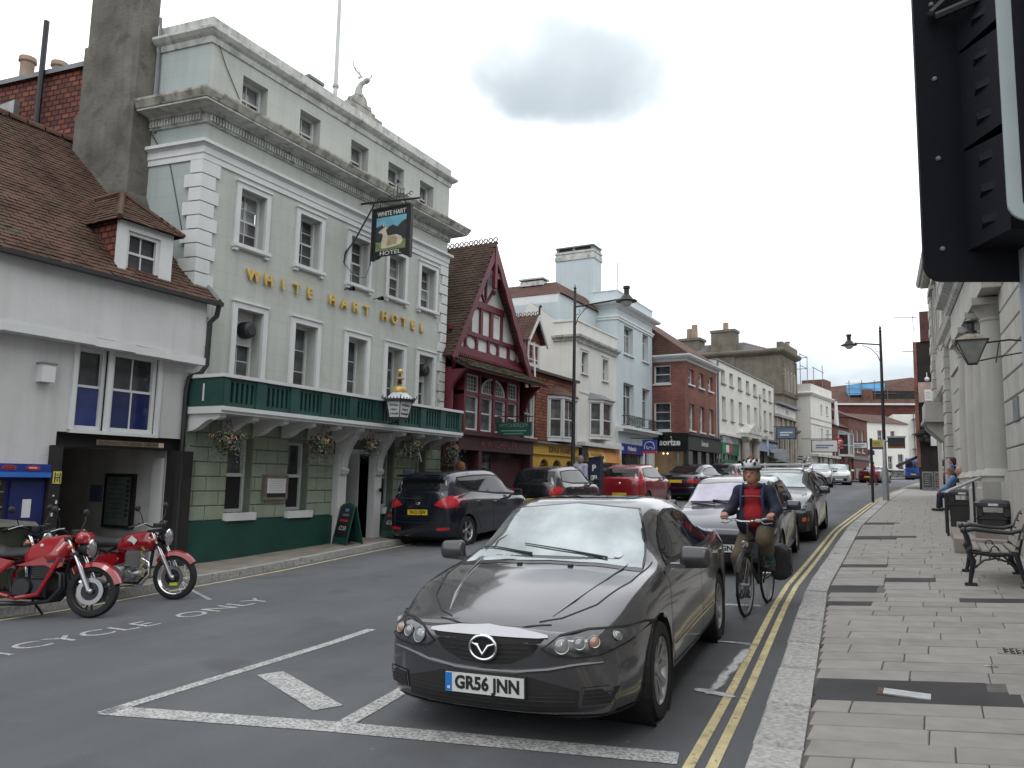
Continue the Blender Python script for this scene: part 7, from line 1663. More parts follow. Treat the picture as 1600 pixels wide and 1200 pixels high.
 c.patch('grille', [(-.5, .3), (.5, .3), (.55, .48), (-.55, .48)], 'F', 'soft_black', .006)
 for s in (1, -1): q = [(.42, .58), (.8, .68), (.8, .8), (.6, .74)]; c.patch('headlight', q if s > 0 else mirror_poly(q), 'F', 'lens', .006)
 c.plate('', 'F', .40, 'plate_w'); c.place(-6.35, 60.0, -80)
 c = generic('maroon_saloon', 'maroon saloon driving away up the street, beyond the woman in pink', (.075, .008, .016), 'saloon', (4.5, 1.74, 1.42, 2.6, .9, .31), True)
 for s in (1, -1): q = [(.45, .66), (.82, .66), (.82, .82), (.5, .82)]; c.patch('tail_light', q if s > 0 else mirror_poly(q), 'B', 'tail', .008)
 c.plate('', 'B', .5, 'plate_y'); c.place(-4.6, 71.5, 80)
 # blue van
 c = Car('blue_van', 'bright blue van driving away at the far bend', 'van', (.012, .06, .26), 'van', 5.2, 2.0, 2.45, 3.0, .95, .34, metal=.1, group='cars on the street'); c.wheels(6, .22, rim='plastic')
 c.patch('rear_window', [(-.78, 1.35), (-.05, 1.35), (-.05, 2.0), (-.74, 2.0)], 'B', 'car_glass', .01); c.patch('rear_window', [(.05, 1.35), (.78, 1.35), (.74, 2.0), (.05, 2.0)], 'B', 'car_glass', .01)
 for s in (1, -1): q = [(.84, .6), (.94, .6), (.92, 1.1), (.84, 1.1)]; c.patch('tail_light', q if s > 0 else mirror_poly(q), 'B', 'tail', .01)
 c.plate('', 'B', .62, 'plate_y'); c.line([(0, .5), (0, 2.2)], 'B', .02); c.patch('bumper', [(-.9, .26), (.9, .26), (.9, .48), (-.9, .48)], 'B', 'plastic', .02); c.place(-2.05, 98.2, 84)
 return estate
# ------------------------------------------------------------------ bodies: one continuous skin from joined tapered limbs
def body_mesh(prims, res, name, m, cut=None, k=.03):
 """prims: ('c', a, b, ra, rb) tapered limb or ('e', centre, radii); returns one smooth closed mesh"""
 pts = []
 for p in prims:
  if p[0] == 'c': r = max(p[3], p[4]); pts += [np.array(p[1]) - r, np.array(p[1]) + r, np.array(p[2]) - r, np.array(p[2]) + r]
  else: pts += [np.array(p[1]) - max(p[2]), np.array(p[1]) + max(p[2])]
 lo = np.min(pts, 0) - 3 * res; hi = np.max(pts, 0) + 3 * res; n = np.ceil((hi - lo) / res).astype(int) + 1
 F = np.full(n, 1.0, np.float32); ax = [lo[i] + res * np.arange(n[i]) for i in range(3)]
 for p in prims:
  kk = p[5] if len(p) > 5 else k
  if p[0] == 'c': a, b = np.array(p[1], float), np.array(p[2], float); r = max(p[3], p[4]); l, h = np.minimum(a, b) - r - .06, np.maximum(a, b) + r + .06
  else: a = np.array(p[1], float); rr = np.array(p[2], float); l, h = a - rr - .06, a + rr + .06; kk = p[3] if len(p) > 3 else k
  i0 = np.maximum(((l - lo) / res).astype(int), 0); i1 = np.minimum(((h - lo) / res).astype(int) + 2, n)
  X, Y, Z = np.meshgrid(*[ax[i][i0[i]:i1[i]] for i in range(3)], indexing='ij')
  if p[0] == 'c':
   ba = b - a; L2 = max(ba @ ba, 1e-9); t = np.clip(((X - a[0]) * ba[0] + (Y - a[1]) * ba[1] + (Z - a[2]) * ba[2]) / L2, 0, 1)
   d = np.sqrt((X - a[0] - t * ba[0]) ** 2 + (Y - a[1] - t * ba[1]) ** 2 + (Z - a[2] - t * ba[2]) ** 2) - (p[3] + (p[4] - p[3]) * t)
  else:
   q = np.sqrt(((X - a[0]) / rr[0]) ** 2 + ((Y - a[1]) / rr[1]) ** 2 + ((Z - a[2]) / rr[2]) ** 2); d = (q - 1) * rr.min()
  s = tuple(slice(i0[i], i1[i]) for i in range(3)); f = F[s]; hh = np.clip(.5 + .5 * (f - d) / kk, 0, 1)
  F[s] = f * (1 - hh) + d * hh - kk * hh * (1 - hh)
 if cut:
  X, Y, Z = np.meshgrid(*ax, indexing='ij'); F = np.maximum(F, cut(X, Y, Z))
 s = F < 0; C = np.zeros(np.array(n) - 1, np.int8); P = np.zeros((*(np.array(n) - 1), 3)); cnt = np.zeros(np.array(n) - 1)
 cn = [(i, j, l) for i in (0, 1) for j in (0, 1) for l in (0, 1)]
 sl = lambda c: tuple(slice(c[i], n[i] - 1 + c[i]) for i in range(3))
 for c0 in cn:
  for d_ in range(3):
   if c0[d_]: continue
   c1 = list(c0); c1[d_] = 1; f0, f1 = F[sl(c0)], F[sl(c1)]; mm = (f0 < 0) != (f1 < 0)
   if not mm.any(): continue
   t = np.where(mm, f0 / np.where(mm, f0 - f1, 1), 0)
   for i in range(3): P[..., i] += np.where(mm, c0[i] + (t if i == d_ else 0), 0)
   cnt += mm
 act = cnt > 0; idx = -np.ones(act.shape, int); idx[act] = np.arange(act.sum()); I = np.argwhere(act)
 V = lo + res * (I + P[act] / cnt[act][:, None]); Q = []
 for d_ in range(3):
  a = [slice(None)] * 3; b = [slice(None)] * 3; a[d_] = slice(0, -1); b[d_] = slice(1, None); e = np.argwhere(s[tuple(a)] != s[tuple(b)]); u, v = (d_ + 1) % 3, (d_ + 2) % 3
  for x in e:
   q = []
   for du, dv in ((0, 0), (1, 0), (1, 1), (0, 1)):
    y = x.copy(); y[u] -= du; y[v] -= dv
    q.append(idx[tuple(y)] if (y >= 0).all() and (y < np.array(act.shape)).all() else -1)
   if min(q) >= 0: Q.append(q if s[tuple(x)] else q[::-1])
 me = bpy.data.meshes.new(name); me.from_pydata(V.tolist(), [], Q); me.materials.append(M[m] if isinstance(m, str) else m)
 me.polygons.foreach_set('use_smooth', [True] * len(me.polygons)); return me
def limb(a, b, c, r): return [('c', a, b, r[0], r[1]), ('c', b, c, r[1], r[2])]
def pedestrian(label, x, y, head, top, trousers, hair='hair_dark', pose='stand', h=1.70, skirt=None, bag=None, dz=KH, group='people on the pavements', name='person'):
 """small figure: one body, clothes and hair as its own pieces"""
 t = thing(name, label, 'person', group=group); S_ = h / 1.70
 if pose == 'sit':
  hip, kn, an = .46, [(.42, -.10, .48), (.42, .12, .46)], [(.40, -.10, .07), (.46, .14, .07)]; ch, hd = (.05, 0, .88), (.12, 0, 1.18)
  el, ha = [(.22, -.24, .72), (.24, .22, .70)], [(.40, -.08, .62), (.42, .10, .60)]
 else:
  hip = .90; st = .0 if pose == 'stand' else .20
  kn = [(st * .6 + .03, -.09, .48), (-st * .3 + .02, .09, .48)]; an = [(st, -.09, .07), (-st - .03, .09, .09)]; ch, hd = (.0, 0, 1.28), (.02, 0, 1.58)
  el, ha = [(-.05 - st * .5, -.23, 1.06), (.0 + st * .5, .23, 1.06)], [(.05 - st * .4, -.22, .82), (.10 + st * .6, .20, .84)]
 p0 = (0, 0, hip); sh = [(ch[0], -.18, ch[2] + .10), (ch[0], .18, ch[2] + .10)]
 B = [('c', p0, ch, .13, .14), ('c', sh[0], sh[1], .07, .07), ('c', ch, (hd[0], 0, hd[2] - .10), .07, .055), ('e', hd, (.10, .08, .12)), ('c', (hd[0] + .09, 0, hd[2] - .01), (hd[0] + .115, 0, hd[2] - .035), .012, .018)]
 J = [('c', (0, 0, hip - .04), ch, .155, .155), ('c', sh[0], sh[1], .085, .085)]; T = [('c', (0, -.06, hip), (0, .06, hip), .135, .135)]
 for i, sy in enumerate((-1, 1)):
  hp = (0, sy * .09, hip); B += limb(hp, kn[i], an[i], (.08, .055, .04)) + limb(sh[i], el[i], ha[i], (.05, .042, .032)) + [('e', tuple(np.array(ha[i]) + (.02, 0, -.05)), (.04, .025, .05)), ('c', an[i], (an[i][0] + .13, an[i][1], .04), .042, .035)]
  J += limb(sh[i], el[i], tuple(np.array(ha[i]) * .8 + np.array(el[i]) * .2), (.068, .06, .045)); T += limb(hp, kn[i], tuple(np.array(an[i]) + (0, 0, .04)), (.10, .072, .062))
 link('body', body_mesh(B, .022, 'body', 'skin'), t); link('top', body_mesh(J, .024, 'top', top), t); link('trousers' if not skirt else 'skirt', body_mesh(T, .024, 'trousers', trousers), t)
 SHO = [('c', (a[0] - .04, a[1], .045), (a[0] + .15, a[1], .04), .05, .042) for a in an]; link('shoes', body_mesh(SHO, .02, 'shoes', 'black', k=.01), t)
 link('hair', body_mesh([('e', (hd[0] - .02, 0, hd[2] + .035), (.105, .09, .105)), ('e', (hd[0] - .05, 0, hd[2] - .02), (.08, .085, .10))], .018, 'hair', hair), t)
 if bag: link('bag', body_mesh([('e', bag[0], bag[1])], .03, 'bag', bag[2]), t)
 place_on(t, x, y, head, dz);
 a = rad(head); t.matrix_world = Matrix.Translation((x, y, gz(x, y) + dz)) @ Matrix.Rotation(a, 4, 'Z') @ Matrix.Scale(S_, 4)
 return t

# ------------------------------------------------------------------ bicycles and the cyclist
def bicycle(name, label, group='bicycles', frame='black', basket=False, steer=0.0, w=.017):
 b = thing(name, label, 'bicycle', group=group); R = .34
 tw = MB().tube([(R * math.cos(a), 0, R * math.sin(a)) for a in [2 * math.pi * k / 40 for k in range(40)]], w, 8, closed=True).mesh('tyre', 'rubber', True)
 rw = MB().tube([((R - .025) * math.cos(a), 0, (R - .025) * math.sin(a)) for a in [2 * math.pi * k / 36 for k in range(36)]], .010, 6, closed=True).mesh('rim', 'steel', True)
 sp = MB()
 for k in range(28): a = 2 * math.pi * k / 28 + .04; sp.tube([(.02 * math.cos(a + .5), .025 * (-1) ** k, .02 * math.sin(a + .5)), ((R - .03) * math.cos(a), 0, (R - .03) * math.sin(a))], .0014, 3)
 sp.tube([(0, -.05, 0), (0, .05, 0)], .022, 8); sm = sp.mesh('spokes', 'steel')
 for x in (-.45, .60): o = link('wheel', tw, b, (x, 0, R)); link('rim', rw, o); link('spokes', sm, o)
 bb, hd0, hd1, st, ra, fa = (0, 0, .29), (.46, 0, .68), (.40, 0, .86), (-.17, 0, .80), (-.45, 0, R), (.60, 0, R)
 f = MB(); f.tube([bb, hd0], .018, 8).tube([bb, st, (-.21, 0, .92)], .016, 8).tube([st, (.42, 0, .82)], .016, 8)
 for s in (-1, 1): f.tube([bb, (ra[0], s * .06, R)], .009, 6).tube([(st[0], s * .015, .78), (ra[0], s * .06, R)], .008, 6).tube([(hd0[0] + .005, s * .05, .66), (.52, s * .055, .5), (fa[0], s * .055, R)], [.014, .012, .009], 6)
 f.tube([(.47, 0, .65), hd1, (.385, 0, 1.0)], .02, 8).tube([(.46, -.055, .66), (.46, .055, .66)], .016, 6); f.build('frame', frame, b, True)
 h = MB(); h.tube([(.385, 0, 1.0), (.43, 0, 1.05)], .014, 8).tube([(.34, -.31, 1.09), (.42, -.20, 1.08), (.45, -.06, 1.05), (.45, .06, 1.05), (.42, .20, 1.08), (.34, .31, 1.09)], .012, 8); hb = h.build('handlebar', 'steel', b, True)
 for s in (-1, 1):
  MB().tube([(.33, s * .32, 1.09), (.40, s * .225, 1.082)], .019, 8).build('grip', 'plastic', hb, True); MB().tube([(.44, s * .16, 1.06), (.50, s * .22, 1.03), (.45, s * .30, 1.04)], .007, 6).build('brake_lever', 'chrome', hb, True)
  MB().box(.42, .48, s * .15 - .03, s * .15 + .03, 1.05, 1.085).build('shifter', 'chrome', hb)
 MB().lathe([(0, .02), (.028, .01), (.03, 0)], (.46, .08, 1.06), 10).build('bell', 'chrome', hb, True)
 s_ = MB(); s_.ball((-.24, 0, .95), .1, 12, 6, (1.35, .95, .35)).build('saddle', 'black', b, True)
 c = MB(); c.lathe([(.09, -.002), (.09, .002)], (0, -.045, .29), 24, 'y').tube([(0, -.06, .29), (.02, -.085, .13)], .011, 6).tube([(0, .06, .29), (-.02, .085, .45)], .011, 6).box(-.03, .07, -.19, -.09, .112, .138).box(-.07, .03, .09, .19, .442, .468).build('cranks', 'iron', b, True)
 for x, a0, a1 in ((-.45, 20, 190), (.60, 30, 150)):
  m = MB(); n = 14; vs = []
  for k in range(n + 1):
   a = rad(a0 + (a1 - a0) * k / n)
   for y, dr in ((-.028, .0), (0, .012), (.028, .0)): vs.append((x + (R + .03 + dr) * math.cos(a), y, R + (R + .03 + dr) * math.sin(a)))
  m.add(vs, [(k * 3 + j, k * 3 + j + 1, k * 3 + j + 4, k * 3 + j + 3) for k in range(n) for j in range(2)]); m.build('mudguard', 'black', b, True)
 MB().tube([(-.20, 0, .74), (-.62, -.06, .74), (-.62, .06, .74), (-.20, 0, .74)], .007, 5).tube([(-.58, .06, .74), (-.45, .07, R)], .006, 5).tube([(-.58, -.06, .74), (-.45, -.07, R)], .006, 5).build('rack', 'iron', b, True)
 MB().lathe([(0, 0), (.035, .005), (.045, .05), (.03, .08)], (.50, 0, .80), 12, 'x').build('front_lamp', 'chrome', b, True)
 return b
def build_cyclist():
 X, Y, HD = -1.94, 9.80, -92.5
 b = bicycle('bicycle', 'black touring bicycle ridden by the helmeted cyclist', frame='black'); place_on(b, X, Y, HD)
 pn = thing('pannier_bag', 'black pannier bag hanging on the ridden bicycle', 'bag');
 link('bag', body_mesh([('c', (-.60, .15, z), (-.36, .15, z), .075, .075) for z in (.36, .43, .50, .57, .64)] + [('c', (-.60, .21, z), (-.38, .21, z), .07, .07) for z in (.36, .44, .52, .60)], .014, 'bag', mat('pannier_cloth', (.018, .018, .02), .8, .2, 20, .2, 40), k=.04), pn)
 MB().box(-.56, -.44, .275, .29, .36, .66).build('strap', 'plastic', pn); MB().tube([(-.42, .26, .55), (-.36, .31, .48), (-.40, .32, .40)], .008, 5).build('loose_strap', 'plastic', pn); place_on(pn, X, Y, HD)
 t = thing('cyclist', 'person in white helmet, navy jacket and red jumper riding a bicycle', 'person')
 hp = [(-.17, -.09, .98), (-.17, .09, .98)]; kn = [(.10, -.19, .60), (.25, .15, .84)]; an = [(-.03, -.18, .21), (-.06, .14, .55)]; toe = [(.12, -.19, .145), (.09, .145, .485)]
 sh = [(.0, -.175, 1.385), (.0, .175, 1.385)]; el = [(.08, -.275, 1.16), (.09, .275, 1.17)]; wr = [(.33, -.275, 1.13), (.33, .275, 1.13)]
 hd = (.10, 0, 1.60)
 B = [('c', (-.15, 0, 1.0), (-.03, 0, 1.30), .14, .14), ('c', sh[0], sh[1], .07, .07), ('c', (-.0, 0, 1.36), (.06, 0, 1.52), .075, .058), ('e', hd, (.105, .078, .125)), ('e', (.14, 0, 1.545), (.06, .05, .06)),
   ('c', (.195, 0, 1.612), (.222, 0, 1.582), .012, .019, .015), ('e', (.185, 0, 1.632), (.03, .062, .012), .015), ('c', (.188, -.022, 1.538), (.188, .022, 1.538), .009, .009, .01), ('e', (.09, -.082, 1.60), (.022, .012, .032), .01), ('e', (.09, .082, 1.60), (.022, .012, .032), .01)]
 for i, s in enumerate((-1, 1)):
  B += limb(hp[i], kn[i], an[i], (.085, .06, .042)) + limb(sh[i], el[i], wr[i], (.052, .044, .03)) + [('c', an[i], toe[i], .042, .034)]
  B += [('e', (.365, s * .275, 1.125), (.045, .044, .024), .02)]
  for f in range(4):      # fingers over the grip and curled under it
   y = s * (.300 - .0195 * f); L_ = (.030, .036, .034, .028)[f]
   B += [('c', (.385, y, 1.125), (.385 + L_, y - s * .003, 1.118), .0098, .0092, .004), ('c', (.385 + L_, y - s * .003, 1.118), (.392 + L_ * .7, y - s * .004, 1.080), .0092, .0082, .004), ('c', (.392 + L_ * .7, y - s * .004, 1.080), (.372, y - s * .004, 1.066), .0082, .0075, .004)]
  B += [('c', (.36, s * .245, 1.118), (.385, s * .222, 1.096), .012, .010, .006), ('c', (.385, s * .222, 1.096), (.398, s * .228, 1.074), .010, .0085, .004)]
 link('body', body_mesh(B, .0085, 'body', 'skin', k=.025), t)
 link('jumper', body_mesh([('c', (-.13, 0, 1.0), (-.0, 0, 1.33), .165, .15), ('c', (.0, 0, 1.36), (.03, 0, 1.43), .09, .075), ('e', (.0, 0, 1.10), (.17, .16, .17))], .014, 'jumper', mat('wool_red', (.30, .012, .014), .9, .2, 30, .4, 120)), t)
 navy = mat('jacket_navy', (.009, .011, .028), .8, .25, 7, .3, 12, bdist=.03)
 JJ = [('c', (-.15, 0, .95), (-.02, 0, 1.33), .180, .168), ('c', sh[0], sh[1], .080, .080), ('e', (-.02, -.13, 1.03), (.17, .10, .17)), ('e', (-.02, .13, 1.03), (.17, .10, .17))]
 for i in (0, 1): JJ += limb(sh[i], el[i], tuple(np.array(wr[i]) + (-.015, 0, .0)), (.070, .066, .050))
 link('jacket', body_mesh(JJ, .014, 'jacket', navy, cut=lambda x, y, z: np.minimum(np.minimum(x - .0, (.088 - .02 * (1.2 - z)) - np.abs(y)), 1.5 - z)), t)
 cl = MB().tube([(.06, -.11, 1.46), (.10, -.06, 1.43), (.115, 0, 1.40)], [.022, .02, .012], 6).tube([(.06, .11, 1.46), (.10, .06, 1.43), (.115, 0, 1.40)], [.022, .02, .012], 6); cl.build('collar', navy, t, True)
 bs = mat('strap_blue', (.012, .022, .085), .7, .1, 5)
 for s in (-1, 1): MB().tube([(.0, s * .125, 1.475), (.10, s * .128, 1.42), (.155, s * .125, 1.30), (.145, s * .14, 1.16)], [.016, .022, .020, .012], 6).build('rucksack_strap', bs, t, True)
 MB().tube([(.155, -.115, 1.33), (.18, 0, 1.335), (.155, .115, 1.33)], .006, 6).build('chest_strap', 'lead', t, True)
 tr = mat('corduroy_olive', (.105, .085, .055), .92, .2, 6, .5, 25, bdist=.02)
 T = [('c', (-.17, -.06, .99), (-.17, .06, .99), .14, .14)]
 for i in (0, 1): T += limb(hp[i], kn[i], tuple(np.array(an[i]) * .48 + np.array(kn[i]) * .52), (.115, .095, .085))
 T += [('c', (.09, -.17, .58), (.0, -.19, .40), .09, .085)]
 link('trousers', body_mesh(T, .014, 'trousers', tr), t)
 sk = mat('sock_teal', (.028, .075, .090), .9, .2, 20); link('socks', body_mesh([x for i in (0, 1) for x in [('c', tuple(np.array(an[i]) * .55 + np.array(kn[i]) * .45), an[i], .062, .054), ('c', an[i], tuple(np.array(an[i]) * .4 + np.array(toe[i]) * .6), .054, .046)]], .012, 'socks', sk, k=.01), t)
 link('sock_band', body_mesh([('c', (.105, .145, .715), (.09, .145, .695), .062, .06)], .012, 'sock_band', mat('band_dark_red', (.12, .03, .03), .9, .1, 9)), t)
 link('shoes', body_mesh([x for i in (0, 1) for x in [('c', tuple(np.array(an[i]) + (-.03, 0, -.05)), tuple(np.array(toe[i]) + (.03, 0, .008)), .056, .050), ('c', an[i], tuple(np.array(an[i]) + (0, 0, -.05)), .055, .052)]], .012, 'shoes', 'black', k=.02), t)
 link('hair', body_mesh([('e', (.06, 0, 1.60), (.10, .093, .10)), ('e', (.09, -.082, 1.56), (.04, .022, .06)), ('e', (.09, .082, 1.56), (.04, .022, .06))], .012, 'hair', mat('hair_sandy_grey', (.16, .12, .085), .85, .3, 50)), t)
 # helmet with vents
 HM = [('e', (.085, 0, 1.685), (.155, .112, .095))]
 for s in (-1, 0, 1): HM += [('c', (-.03, s * .055, 1.74), (.19, s * .05, 1.72), .030, .026, .01)]
 hm = link('helmet', body_mesh(HM, .010, 'helmet', mat('helmet_white', (.42, .43, .44), .3, .05, 5, coat=.5), cut=lambda x, y, z: 1.655 - z + .0 * x), t)
 vb = MB()
 for s in (-1, 1):
  for x0, z0, y0 in ((.17, 1.735, .028), (.19, 1.71, .072), (.10, 1.765, .03), (.10, 1.75, .075)): vb.ball((x0 + .01, s * y0, z0 + .01), .024, 8, 6, (1.9, .62, .95))
 vb.build('vents', 'black', hm, True)
 MB().tube([(.235, -.02, 1.665), (.21, -.085, 1.66), (.10, -.117, 1.66), (-.05, -.08, 1.66), (-.07, 0, 1.66), (-.05, .08, 1.66), (.10, .117, 1.66), (.21, .085, 1.66), (.235, .02, 1.665)], .014, 6, closed=True).build('helmet_rim', 'black', hm, True)
 for s in (-1, 1):
  MB().tube([(.10, s * .098, 1.65), (.12, s * .075, 1.55), (.14, s * .0, 1.475)], .006, 5).build('chin_strap', 'black', hm, True); MB().ball((.191, s * .032, 1.607), .011, 8, 6).build('eye', 'black', t, True)
 MB().box(.03, .10, -.025, .025, 1.79, 1.815).build('helmet_badge', 'red_sign', hm)
 place_on(t, X, Y, HD)
 # bicycles carried on the back of the estate car
 b1 = bicycle('bicycle', 'dark bicycle carried crosswise on the back of the silver estate, nearer one'); b2 = copy_tree(b1); b2['label'] = 'second dark bicycle behind the first on the estate car carrier'
 for o, off, fl in ((b1, 21.05, 0), (b2, 21.25, 0)):
  o.matrix_world = Matrix.Translation((-3.36 - .05 * (off > 21.1), off, gz(-3, 21) + .62 - .06 * (off > 21.1))) @ Matrix.Rotation(rad(-8), 4, 'Z')

# ------------------------------------------------------------------ motorcycles
def motorcycle(name, label, sport, red, tw=.065, group='motorcycles in the parking bay'):
 """local x forward, wheels on z=0; leaning a little on its stand"""
 b = thing(name, label, 'motorcycle', group=group); R = .305; fx, rx = .72, -.70; wr = .052 if sport else .036
 n = 36
 for x, k in ((fx, 1), (rx, 1.25 if sport else 1.1)):
  w = wr * k; T = MB(); T.lathe([(R - .075, -w * .8), (R - .05, -w), (R - .02, -w * .9), (R, -w * .35), (R, w * .35), (R - .02, w * .9), (R - .05, w), (R - .075, w * .8)], (x, 0, R), n, 'y'); o = T.build('wheel', 'rubber', b, 35)
  r = MB(); r.lathe([(R - .07, -w * .8), (R - .085, -w * .6), (R - .085, w * .6), (R - .07, w * .8)], (x, 0, R), n, 'y'); r.lathe([(0, -.05), (.04, -.05), (.04, .05), (0, .05)], (x, 0, R), 14, 'y')
  if sport:
   for q in range(3):
    a = 2 * math.pi * q / 3 + .4
    for da in (-.16, .16): r.tube([(x + .04 * math.cos(a), 0, R + .04 * math.sin(a)), (x + (R - .08) * math.cos(a + da), 0, R + (R - .08) * math.sin(a + da))], .014, 6)
  else:
   for q in range(32): a = 2 * math.pi * q / 32; r.tube([(x + .035 * math.cos(a + .6), .03 * (-1) ** q, R + .035 * math.sin(a + .6)), (x + (R - .08) * math.cos(a), 0, R + (R - .08) * math.sin(a))], .0018, 3)
  r.build('rim', 'black' if sport else 'chrome', o, 35)
  if sport or x > 0:
   for s in ((-1, 1) if sport and x > 0 else (-1,)):
    d = MB(); d.lathe([(.105, s * .07 - .003), (.155, s * .07 - .003), (.155, s * .07 + .003), (.105, s * .07 + .003), (.105, s * .07 - .003)], (x, 0, R), 30, 'y')
    d.build('brake_disc', 'steel', o); MB().lathe([(.04, s * .066), (.108, s * .066)], (x, 0, R), 18, 'y').build('disc_carrier', 'gold' if False else 'iron', o)
 # fork, yokes, bars
 f = MB(); L_ = MB()
 for s in (-1, 1):
  f.tube([(fx - .30, s * .10, .92), (fx - .12, s * .10, .56)], .024, 10); L_.tube([(fx - .135, s * .10, .59), (fx - .0, s * .10, .31)], .031, 10).ball((fx + .02, s * .10, R), .035, 8, 6)
 f.build('fork_tube', 'chrome', b, True); L_.build('fork_leg', 'steel', b, True)
 MB().box(fx - .34, fx - .24, -.13, .13, .90, .935).box(fx - .25, fx - .15, -.13, .13, .72, .755).build('fork_yoke', 'iron', b)
 hb = MB().tube([(fx - .42, -.36, .99), (fx - .34, -.24, 1.03), (fx - .29, -.10, .97), (fx - .29, .10, .97), (fx - .34, .24, 1.03), (fx - .42, .36, .99)], .011, 8).build('handlebar', 'plastic', b, True)
 for s in (-1, 1):
  MB().tube([(fx - .45, s * .39, .98), (fx - .37, s * .27, 1.02)], .018, 8).build('grip', 'rubber', hb, True); MB().tube([(fx - .30, s * .22, 1.03), (fx - .31, s * .31, 1.02), (fx - .37, s * .38, .99)], .007, 6).build('lever', 'steel', hb, True)
  MB().tube([(fx - .34, s * .24, 1.04), (fx - .33, s * .30, 1.14), (fx - .35, s * .33, 1.20)], .006, 6).build('mirror_stalk', 'plastic', hb, True); MB().ball((fx - .36, s * .35, 1.24), .065, 12, 7, (.35, 1.0, .75 if sport else .72)).build('mirror', 'plastic', hb, True)
  MB().tube([(fx - .22, s * .10, .80), (fx - .20, s * .20, .81)], .008, 6).ball((fx - .20, s * .235, .81), .038, 10, 6, (.8, 1.1, .7)).build('indicator', 'amber', b, True)
 # lamp, clocks
 hl = (fx - .10, 0, .83) if not sport else (fx - .06, 0, .80)
 MB().lathe([(0, -.14), (.06, -.13), (.10, -.05), (.105, .0)], hl, 20, 'x').build('headlamp_shell', 'gloss_black' if not sport else 'plastic', b, True); MB().lathe([(.107, -.01), (.112, .005), (.10, .015)], hl, 24, 'x').build('headlamp_ring', 'chrome', b, True)
 MB().lathe([(0, .03), (.05, .025), (.10, .008)], hl, 20, 'x').build('headlamp_lens', 'lens', b, True)
 MB().lathe([(.05, 0), (.055, .05), (.045, .06), (0, .06)], (fx - .24, .06, .96), 12).lathe([(.05, 0), (.055, .05), (.045, .06), (0, .06)], (fx - .24, -.06, .96), 12).build('clocks', 'plastic', b, True)
 if sport: link('nose_cowl', body_mesh([('c', (fx - .16, -.06, .92), (fx - .16, .06, .92), .085, .085), ('c', (fx - .10, -.07, .86), (fx - .10, .07, .86), .05, .05)], .016, 'nose_cowl', red, cut=lambda x, y, z: np.maximum(.855 - z, -9.)), b)
 # front mudguard
 m = MB(); vs = []; k = 12
 for i in range(k + 1):
  a = rad(35 + 105 * i / k) if not sport else rad(15 + 120 * i / k); w = (.085 if sport else .06) * (1 - .5 * abs(i / k - .4))
  for y, dr in ((-w, -.035), (-w * .7, .015), (0, .03), (w * .7, .015), (w, -.035)): vs.append((fx + (R + .015 + dr) * math.cos(a), y, R + (R + .015 + dr) * math.sin(a)))
 m.add(vs, [(i * 5 + j, i * 5 + j + 1, i * 5 + j + 6, i * 5 + j + 5) for i in range(k) for j in range(4)]); m.build('front_mudguard', red, b, True)
 # tank, seat, tail
 if sport:
  tk = [('c', (.34, 0, .80), (.02, 0, .76), .15, .105), ('c', (.30, -.10, .72), (-.02, -.06, .68), .10, .07), ('c', (.30, .10, .72), (-.02, .06, .68), .10, .07), ('c', (.36, 0, .86), (.12, 0, .86), .085, .075)]
  link('tank', body_mesh(tk, .016, 'tank', red, k=.07), b)
  for s in (-1, 1):
   MB().prism([(.44, .69), (.26, .73), (.02, .65), (-.12, .61), (.04, .605), (.22, .61), (.32, .56), (.42, .60)], s * .165 - .012, s * .165 + .012).build('side_panel', red, b); sp = b.children[-1]
   MB().box(.24, .33, s * .18 - .004, s * .18 + .004, .64, .70).box(.345, .42, s * .18 - .004, s * .18 + .004, .64, .70).build('panel_vent', 'black', b)
   MB().tube([(.38, s * .17, .70), (.30, s * .19, .52), (.18, s * .19, .28), (-.08, s * .18, .24), (-.30, s * .17, .30), (-.32, s * .16, .52), (-.18, s * .15, .64)], .026, 8).build('frame_tube', red, b, True)
   MB().prism([(-.18, .66), (-.95, .84), (-1.0, .80), (-.5, .62), (-.25, .56)], s * .115 - .02, s * .115 + .02).build('tail_panel', red, b)
   MB().ball((.16, s * .182, .84), .022, 8, 5, (1, .3, .8)).build('tank_badge', 'white_sign', b)
  seat = [('c', (-.08, 0, .74), (-.42, 0, .70), .085, .11), ('c', (-.42, 0, .74), (-.80, 0, .84), .11, .085)]
 else:
  tk = [('c', (.36, 0, .76), (-.02, 0, .71), .125, .09), ('c', (.32, 0, .82), (.05, 0, .80), .09, .07)]; link('tank', body_mesh(tk, .016, 'tank', red, k=.06), b)
  for s in (-1, 1):
   MB().prism([(-.06, .62), (-.28, .62), (-.34, .52), (-.26, .42), (-.12, .44), (-.02, .54)], s * .12 - .015, s * .12 + .015).build('side_panel', red, b)
   MB().prism([(.10, .80), (.16, .86), (.24, .80), (.20, .74), (.16, .78)], s * .126 - .004, s * .126 + .004).build('tank_badge', 'white_sign', b)
   MB().tube([(-.30, s * .10, .60), (-.62, s * .11, .32)], .024, 8).build('rear_shock', 'chrome', b, True)
  link('tail', body_mesh([('c', (-.45, 0, .68), (-.92, 0, .74), .07, .05)], .02, 'tail', red), b)
  seat = [('c', (-.10, 0, .75), (-.78, 0, .78), .085, .095)]
 link('seat', body_mesh(seat, .018, 'seat', 'black', cut=lambda x, y, z: .70 - z - .0 * x), b)
 MB().box(-.98, -.90, -.06, .06, .74, .82).build('tail_lamp', 'tail', b); MB().box(-1.06, -1.05, -.09, .09, .50, .68).build('rear_plate', 'plate_y', b); MB().prism([(-.86, .70), (-1.08, .66), (-1.0, .40), (-.94, .44)], -.06, .06).build('rear_mudguard', 'black', b)
